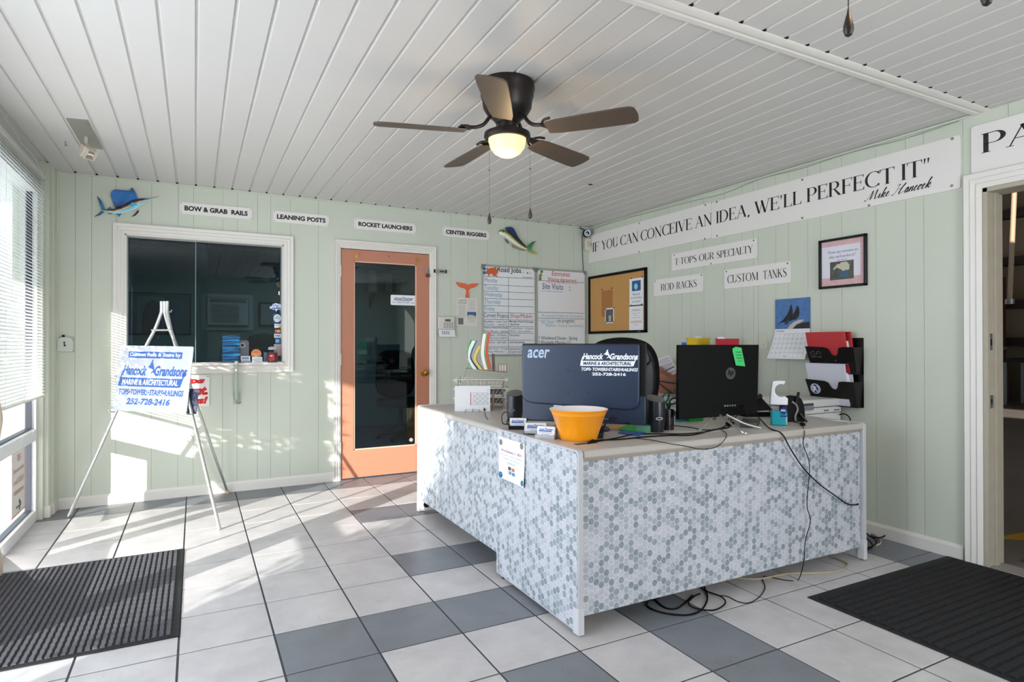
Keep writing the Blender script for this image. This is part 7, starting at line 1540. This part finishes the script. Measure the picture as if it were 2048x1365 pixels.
# leather magazine basket with leaflets
t = thing('leather_basket', 'brown leather basket stuffed with leaflets between the office chair and the hp monitor', 'basket', (3.54, 3.92, cz+.095), R(-60))
LE = M('tan_leather', (150, 86, 48), rough=.4, noise=.25, nscale=14)
MB().prism([(p_.x, p_.y) for p_ in smooth_path([(-.20, .0, 0), (.16, -.03, 0), (.18, .05, 0), (.17, .17, 0), (.12, .20, 0), (.05, .15, 0), (-.02, .17, 0), (-.10, .22, 0), (-.19, .20, 0), (-.21, .10, 0)], 4, True)], -.08, .08).build('leather_body', LE, parent=t, bevel=.015, seg=3)
MB().tube(smooth_path([(-.20, -.084, .12), (-.05, -.09, .10), (.08, -.09, .085), (.17, -.084, .08)], 4), .006, 6).build('strap', M('dark_strap', (70, 40, 28), rough=.5), parent=t, smooth=True); MB().tube(smooth_path([(-.08, -.085, .10), (.0, -.095, .04), (.07, -.09, -.01)], 4), .005, 6).build('strap', M('dark_strap', (70, 40, 28)), parent=t, smooth=True)
mb = MB(); mb.tube([(.09+.028*math.cos(R(a)), -.092, .03+.028*math.sin(R(a))) for a in range(0, 360, 20)], .003, 6, True); mb.build('steel_ring', STEEL, parent=t, smooth=True)
MB().box(-.26, .22, -.12, .12, -.025, -.002).build('wire_shelf', M('taupe_shelf', (160, 150, 136), rough=.5), parent=t)
MB().box(-.22, .20, -.10, .10, -.095, -.026).build('white_riser', M('pale_riser', (214, 220, 222), rough=.5), parent=t)
rl = random.Random(21)
for i in range(9):
    mb = MB(); mb.box(-.105, .105, -.0015, .0015, 0, .150); mb.cur = 1; [mb.box(-.095, .095, -.002, -.0014, z, z+h_) for z, h_ in ((.128, .012), (.100, .004), (.090, .004))]; mb.box(-.09, -.01, -.002, -.0014, .02, .08); mb.cur = 0
    o = mb.build('leaflet', [PAPER, M('leaflet_%s' % 'abc'[i % 3], ((90, 100, 140), (196, 60, 66), (70, 100, 170))[i % 3], rough=.5)])
    o.matrix_world = Matrix.Translation((3.575-.012*(4-i)*.5, 3.985+.018*(i-4), cz+.095+.060+.010*i)) @ Matrix.Rotation(R(-50+rl.uniform(-5, 5)), 4, 'Z') @ Matrix.Rotation(R(-22-rl.uniform(0, 6)), 4, 'Y') @ Matrix.Rotation(R(-14), 4, 'X')
    tag(o, ORD[i]+' '+('white', 'red-striped', 'blue-grey')[i % 3]+' leaflet from the bottom of the pile in the brown leather basket', 'leaflet', 'leaflets in the leather basket')
# upright file with hanging folders behind hp monitor
t = thing('hanging_file_rack', 'dark file rack behind the hp monitor, mostly hidden', 'file rack', (3.57, 3.42, cz), 0)
MB().box(-.17, .17, -.20, .20, 0, .42).build('rack_body', M('charcoal_rack', (46, 46, 50), rough=.5), parent=t)
def hfold(label, x0, x1, y, z1, c, nm, tabx):
    t = thing('hanging_folder', label, 'folder', ((x0+x1)/2, y, cz+.42)); w_ = (x1-x0)/2; m_ = M(nm, c, rough=.5)
    MB().box(-w_, w_, -.004, .004, -.02, z1).build('folder_sheet', m_, parent=t)
    MB().box(tabx-.035, tabx+.035, -.006, -.002, z1-.002, z1+.014).build('index_tab', PAPER, parent=t)
    MB().box(-w_-.012, w_+.012, -.002, .002, z1-.006, z1-.001).build('hanging_rail', STEEL, parent=t)
hfold('yellow hanging folder showing above the left of the hp monitor', 3.42, 3.66, 3.58, .132, (236, 200, 40), 'yellow_folder', -.0)
hfold('red hanging folder showing above the middle of the hp monitor', 3.48, 3.72, 3.34, .125, (200, 40, 56), 'red_folder', -.07)
for i, (dz, dx) in enumerate(((.06, 0), (.02, -.01), (-.03, -.02))):
    tag(MB().box(-.02, .02, -.002, .002, 0, .06).build('blue_tab', M('royal_blue_tab', (40, 92, 200), rough=.5), loc=dpt(1368-i*2, 0, 4.05)*1.0+Vector((0, 0, 1.10+dz-CAMH))), ('top', 'middle', 'lowest')[i]+' blue index tab sticking out left of the hp monitor', 'tab')

# ---------------------------------------------------------------- office chair behind the desk
t = thing('desk_chair', 'black high-backed office chair behind the acer monitor', 'chair', (2.625, 3.270, .022), R(-200)+math.pi)
LB = M('black_leather', (26, 26, 28), rough=.38)
swivel(t, LB, 1.05)
shell = [(p_.x, p_.y) for p_ in smooth_path([(-.18, .56, 0), (.18, .56, 0), (.258, .80, 0), (.276, .98, 0), (.25, 1.12, 0), (.17, 1.205, 0), (.0, 1.235, 0), (-.17, 1.205, 0), (-.25, 1.12, 0), (-.276, .98, 0), (-.258, .80, 0)], 5, True)]
MB().prism(shell, .18, .245).build('back_shell', BLACKM, parent=t, bevel=.028, seg=4)
MB().prism([(x*.84, .86+(z-.86)*.88) for x, z in shell], .135, .20).build('back_cushion', LB, parent=t, bevel=.03, seg=4)
MB().prism([(p_.x, p_.y) for p_ in smooth_path([(-.15, 1.03, 0), (.15, 1.03, 0), (.175, 1.12, 0), (.10, 1.18, 0), (-.10, 1.18, 0), (-.175, 1.12, 0)], 4, True)], .11, .16).build('head_cushion', LB, parent=t, bevel=.022, seg=3)
MB().prismx([(.20, .40), (.24, .42), (.25, .62), (.21, .62)], -.04, .04).build('back_support', BLACKP, parent=t)
for sx in (-1, 1): MB().tube(smooth_path([(sx*.24, .05, .46), (sx*.30, .0, .56), (sx*.30, -.04, .70), (sx*.30, .12, .71), (sx*.27, .19, .72)], 4), .018, 8).build('armrest', BLACKP, parent=t, smooth=True)

# ---------------------------------------------------------------- cables
def cable(name, label, pts, r=.0026, m=None, cat='cable', closed=False):
    return tag(MB().tube(smooth_path(pts, 6, closed), r, 7, closed).build(name, m or BLACKM, smooth=True), label, cat)
dp = lambda u, v, z=.004: dk(u, v)+Vector((0, 0, z))
yfr = 2.086
fr = lambda u, v, y=None: onp(u, v, 1, yfr if y is None else y)
x_, z_ = px_m(1240, 838)
cable('monitor_cable', 'thick black monitor cable running down behind the orange bowl from the acer monitor', [Vector((1.895, 2.385, .815)), dp(1222, 848, .05), dp(1208, 862, .022), dp(1196, 874, .010), dp(1185, 884, .006), dp(1176, 888, .003)], .0045)
cable('desk_cable', 'long black cable along the desk top from the bowl to the hp monitor', [dp(1178, 889), dp(1195, 883), dp(1240, 881), dp(1290, 876), dp(1340, 873), dp(1385, 872), dp(1425, 862), dp(1455, 858), dp(1462, 852, .012)], .0034)
cable('desk_cable', 'second black cable lying beside the long one on the desk top', [dp(1190, 886), dp(1235, 878), dp(1262, 872), dp(1300, 870), dp(1360, 870), dp(1410, 866), dp(1450, 856)], .003)
cable('desk_cable', 'thin black cable looping over the front desk edge below the hp monitor', [dp(1262, 878), dp(1300, 882), dp(1335, 889), fr(1372, 893, 2.088), fr(1400, 899), fr(1425, 897), fr(1440, 890, 2.09), dp(1452, 877), dp(1452, 868), dp(1442, 862)], .0018)
cable('desk_cable', 'black cable curving under the hp monitor stand', [dp(1340, 853), dp(1375, 856), dp(1410, 862), dp(1440, 859), dp(1462, 850, .02), dp(1472, 838, .06)], .0024)
q0 = Vector((2.50, 2.262, .765))
for k, (dx, u) in enumerate(((-.02, 1455), (0, 1460), (.02, 1466))):
    cable('monitor_lead', ('left', 'middle', 'right')[k]+' black lead of three hanging from the hp monitor sockets', [q0+Vector((dx, -.008, .122)), q0+Vector((dx+.015, -.03, .09)), dp(u+20, 835, .05), dp(u, 848, .02)], .0028)
t = tag(MB().prismz(rrect(-.022, .022, -.013, .013, .005), 0, .022).build('adapter_block', BLACKM, loc=dk(1460, 853)), 'small black adapter block on the desk under the hp monitor', 'adapter')
cable('power_lead', 'black lead from the hp monitor draped down the desk front to the right', [q0+Vector((.05, -.008, .12)), dp(1500, 835, .06), dp(1522, 848, .02), dp(1540, 860, .006), fr(1563.6, 868), fr(1580.4, 897.3), fr(1607.4, 937.7), fr(1637.7, 968), fr(1664.7, 988), fr(1695, 1008.5), fr(1717, 1009.5), Vector((3.36, 2.20, .30))], .0034)
cable('phone_lead', 'thin black lead hanging down the right part of the desk front to the floor', [dp(1588, 846), dp(1598, 850, .008), dp(1605, 856, .006), fr(1609, 866), fr(1606.7, 890.6), fr(1619, 931), fr(1614, 1008.5), fr(1620.9, 1042), fr(1610.7, 1082.7), fr(1607.4, 1125), fl(1597, 1160, .003), fl(1580, 1162, .003), fl(1563.6, 1160, .003), fl(1526.5, 1154, .003), fl(1529.9, 1177, .003), fl(1516, 1197, .003), fl(1496, 1207, .003), fl(1476, 1204, .003), fl(1455.7, 1194, .003), fl(1440, 1192, .003)], .0022)
tag(MB().ball((0, 0, 0), .011, 10, (1, 1.6, 1)).build('ferrite_bead', BLACKM, loc=dk(1605, 853)+Vector((0, 0, .011)), smooth=True), 'black ferrite bead on the lead at the front right of the desk top', 'cable bead')
cable('floor_cable', 'thick flat black cable looped on the floor under the front desk', [fl(1408.5, 1173.7, .004), fl(1415, 1197, .004), fl(1401.8, 1221, .004), fl(1371.4, 1231, .004), fl(1324, 1226, .004), fl(1296, 1214, .004), fl(1297, 1202, .004), fl(1318, 1196, .004)], .0042)
cable('floor_cable', 'second loop of black cable on the floor right of the first', [fl(1400, 1175, .009), fl(1415, 1184, .009), fl(1442, 1194, .009), fl(1450.6, 1207, .009), fl(1428.7, 1221, .009), fl(1391.7, 1217.5, .009), fl(1376.5, 1207, .009), fl(1388, 1194, .009), fl(1400, 1188, .006)], .0036)
cable('floor_cable', 'black cable sagging between the two loops under the desk', [fl(1310, 1200, .004), fl(1330, 1216, .004), fl(1352, 1218, .004), fl(1370, 1206, .004), fl(1385, 1192, .004)], .0042)
BG = M('beige_cable', (170, 156, 134), rough=.6)
cable('beige_cable', 'beige cable curving along the floor from under the desk to its right foot', [fl(1440, 1150, .005), fl(1476, 1156.8, .005), fl(1519.7, 1158.5, .005), fl(1573.7, 1148.4, .005), fl(1637.7, 1146.7, .005), fl(1678, 1143, .005), fl(1695, 1133, .005), fl(1690, 1124.8, .005), fl(1654.6, 1111, .005)], .0055, BG)
cable('beige_cable', 'beige cable loop on the floor between the desk and the right wall', [fl(1716, 1098, .006), fl(1745, 1093, .006), fl(1760, 1088, .006), fl(1758, 1078, .006), fl(1742, 1068, .006), fl(1725, 1060, .006)], .006, BG)
for k, pts in enumerate((((1717, 1060), (1735, 1070), (1752, 1082), (1748, 1092), (1730, 1096), (1718, 1090)), ((1718, 1072), (1738, 1082), (1745, 1094), (1732, 1101), (1719, 1098)), ((1717, 1048), (1728, 1062), (1742, 1074), (1760, 1076), (1770, 1072)))):
    cable('tangled_cable', ('upper', 'middle', 'outer')[k]+' black cable of the tangle between the desk and the right wall', [fl(u, v, .012+k*.008) for u, v in pts], .0045)
cable('hanging_cable', 'pair of black cables hanging down behind the right end of the desk', [Vector((3.40, 2.30, .70)), Vector((3.38, 2.26, .5)), Vector((3.39, 2.24, .25)), Vector((3.45, 2.28, .05)), Vector((3.5, 2.3, .01))], .004)
cable('printer_cable', 'black cable plugged into the side of the printer', [Vector((3.74, 2.53, .745)), Vector((3.76, 2.50, .75)), Vector((3.77, 2.47, .70)), Vector((3.77, 2.46, .5)), Vector((3.76, 2.45, .1))], .004)
cable('white_cable', 'thin white cable along the right edge of the front desk top', [dp(1640, 838), dp(1665, 843), dp(1690, 845), dp(1700, 850)], .002, PAPER)

# ================================================================ WAREHOUSE CONTENTS
t = thing('hanging_pipe', 'long tan pipe hanging from the warehouse roof beyond the doorway', 'pipe', (6, 2.52, 1.6))
MB().tube([(0, .03, -.02), (.02, 0, .95), (.02, -.03, 1.6)], .019, 10).build('pipe', M('tan_pipe', (150, 128, 104), rough=.6), parent=t, smooth=True)
MB().tube([(0, .03, -.02), (0, .03, -.06)], .034, 10).build('pipe_end', STEEL, parent=t, smooth=True)
t = thing('warehouse_door', 'tall dark blue-grey door leaning open at the back of the warehouse', 'door', (15.0, 7.55, 0))
MB().box(-.03, .03, -.95, .55, 0, 2.35).build('door_leaf', M('dark_slate_door', (62, 70, 72), rough=.6, noise=.1, nscale=4), parent=t); MB().box(-.06, .06, -1.08, -.95, 0, 2.6).build('door_post', M('red_brown_post', (84, 44, 34), rough=.6), parent=t)
MB().box(-.05, .05, -.9, .9, 2.35, 2.85).build('brown_panel', M('brown_header', (96, 56, 36), rough=.6), parent=t); MB().tube([(-.05, -.7, 1.1), (-.15, -1.2, 1.12)], .03, 6).build('door_lever', STEEL, parent=t)
t = thing('metal_shade', 'crinkled silver reflector under the warehouse girt', 'reflector', (14.2, 7.2, 2.95))
mb = MB(); N = 10; r2 = random.Random(2); vs = [(r2.uniform(-.04, .04), .55-1.1*i/N, (.0 if j else -.28*math.sin(math.pi*i/N*.9+.2))+r2.uniform(-.02, .02)) for i in range(N+1) for j in (0, 1)]; mb.add(vs, [(2*i, 2*i+1, 2*i+3, 2*i+2) for i in range(N)]); mb.build('foil', M('crinkled_foil', (190, 190, 206), rough=.25, metal=.8, bump=.6, bscale=9), parent=t, fix=False)
t = thing('workbench', 'dark steel workbench with a vice by the warehouse back wall', 'workbench', (14.6, 5.45, 0))
MB().box(-.4, .4, -1.1, .75, .84, .92).build('bench_top', BLACKM, parent=t)
for x, y in ((-.35, .68), (.35, .68), (-.35, -1.0), (.35, -1.0)): MB().box(x-.03, x+.03, y-.03, y+.03, 0, .84).build('leg', M('dark_steel', (70, 72, 74), rough=.5), parent=t)
MB().box(-.3, .3, -1.0, .4, .2, .24).build('lower_shelf', BLACKM, parent=t)
v_ = thing('bench_vice', 'dark vice on the warehouse workbench', 'vice', (14.4, 4.85, .92)); MB().box(-.1, .1, -.12, .12, 0, .22).build('vice_body', BLACKM, parent=v_, bevel=.02); MB().tube([(0, .25, .26), (0, -.25, .26)], .02, 6).build('vice_handle', BLACKM, parent=v_)
t = thing('hand_truck', 'cart wheel standing on the warehouse floor under the workbench', 'wheel', (14.1, 5.55, .24))
mb = MB(); mb.tube([(0, .22*math.cos(R(a)), .22*math.sin(R(a))) for a in range(0, 360, 15)], .02, 8, True); mb.build('rim', M('dark_steel', (70, 72, 74)), parent=t, smooth=True)
for a in range(0, 180, 45): MB().tube([(0, -.21*math.cos(R(a)), -.21*math.sin(R(a))), (0, .21*math.cos(R(a)), .21*math.sin(R(a)))], .008, 6).build('spoke', STEEL, parent=t)
t = thing('cardboard_box', 'open cardboard box on the warehouse floor at the right picture edge', 'box', (13.7, 4.62, 0)); MB().box(-.3, .3, -.45, .4, 0, .50).build('carton', M('cardboard', (150, 124, 98), rough=.8), parent=t); MB().prismx([(-.2, .5), (.2, .5), (.35, .8), (-.1, .72)], -.05, .05).build('flap', PAPER, parent=t)
q = [fl(1988, 1076), fl(2060, 1062), fl(2060, 1080)]; c = Vector((sum(a.x for a in q)/3, sum(a.y for a in q)/3, -.0035)); tag(MB().prismz([(a.x-c.x, a.y-c.y) for a in q], 0, .002).build('floor_marking', M('floor_yellow', (200, 156, 40), rough=.6), loc=c), 'yellow painted arrow on the warehouse concrete', 'floor marking')
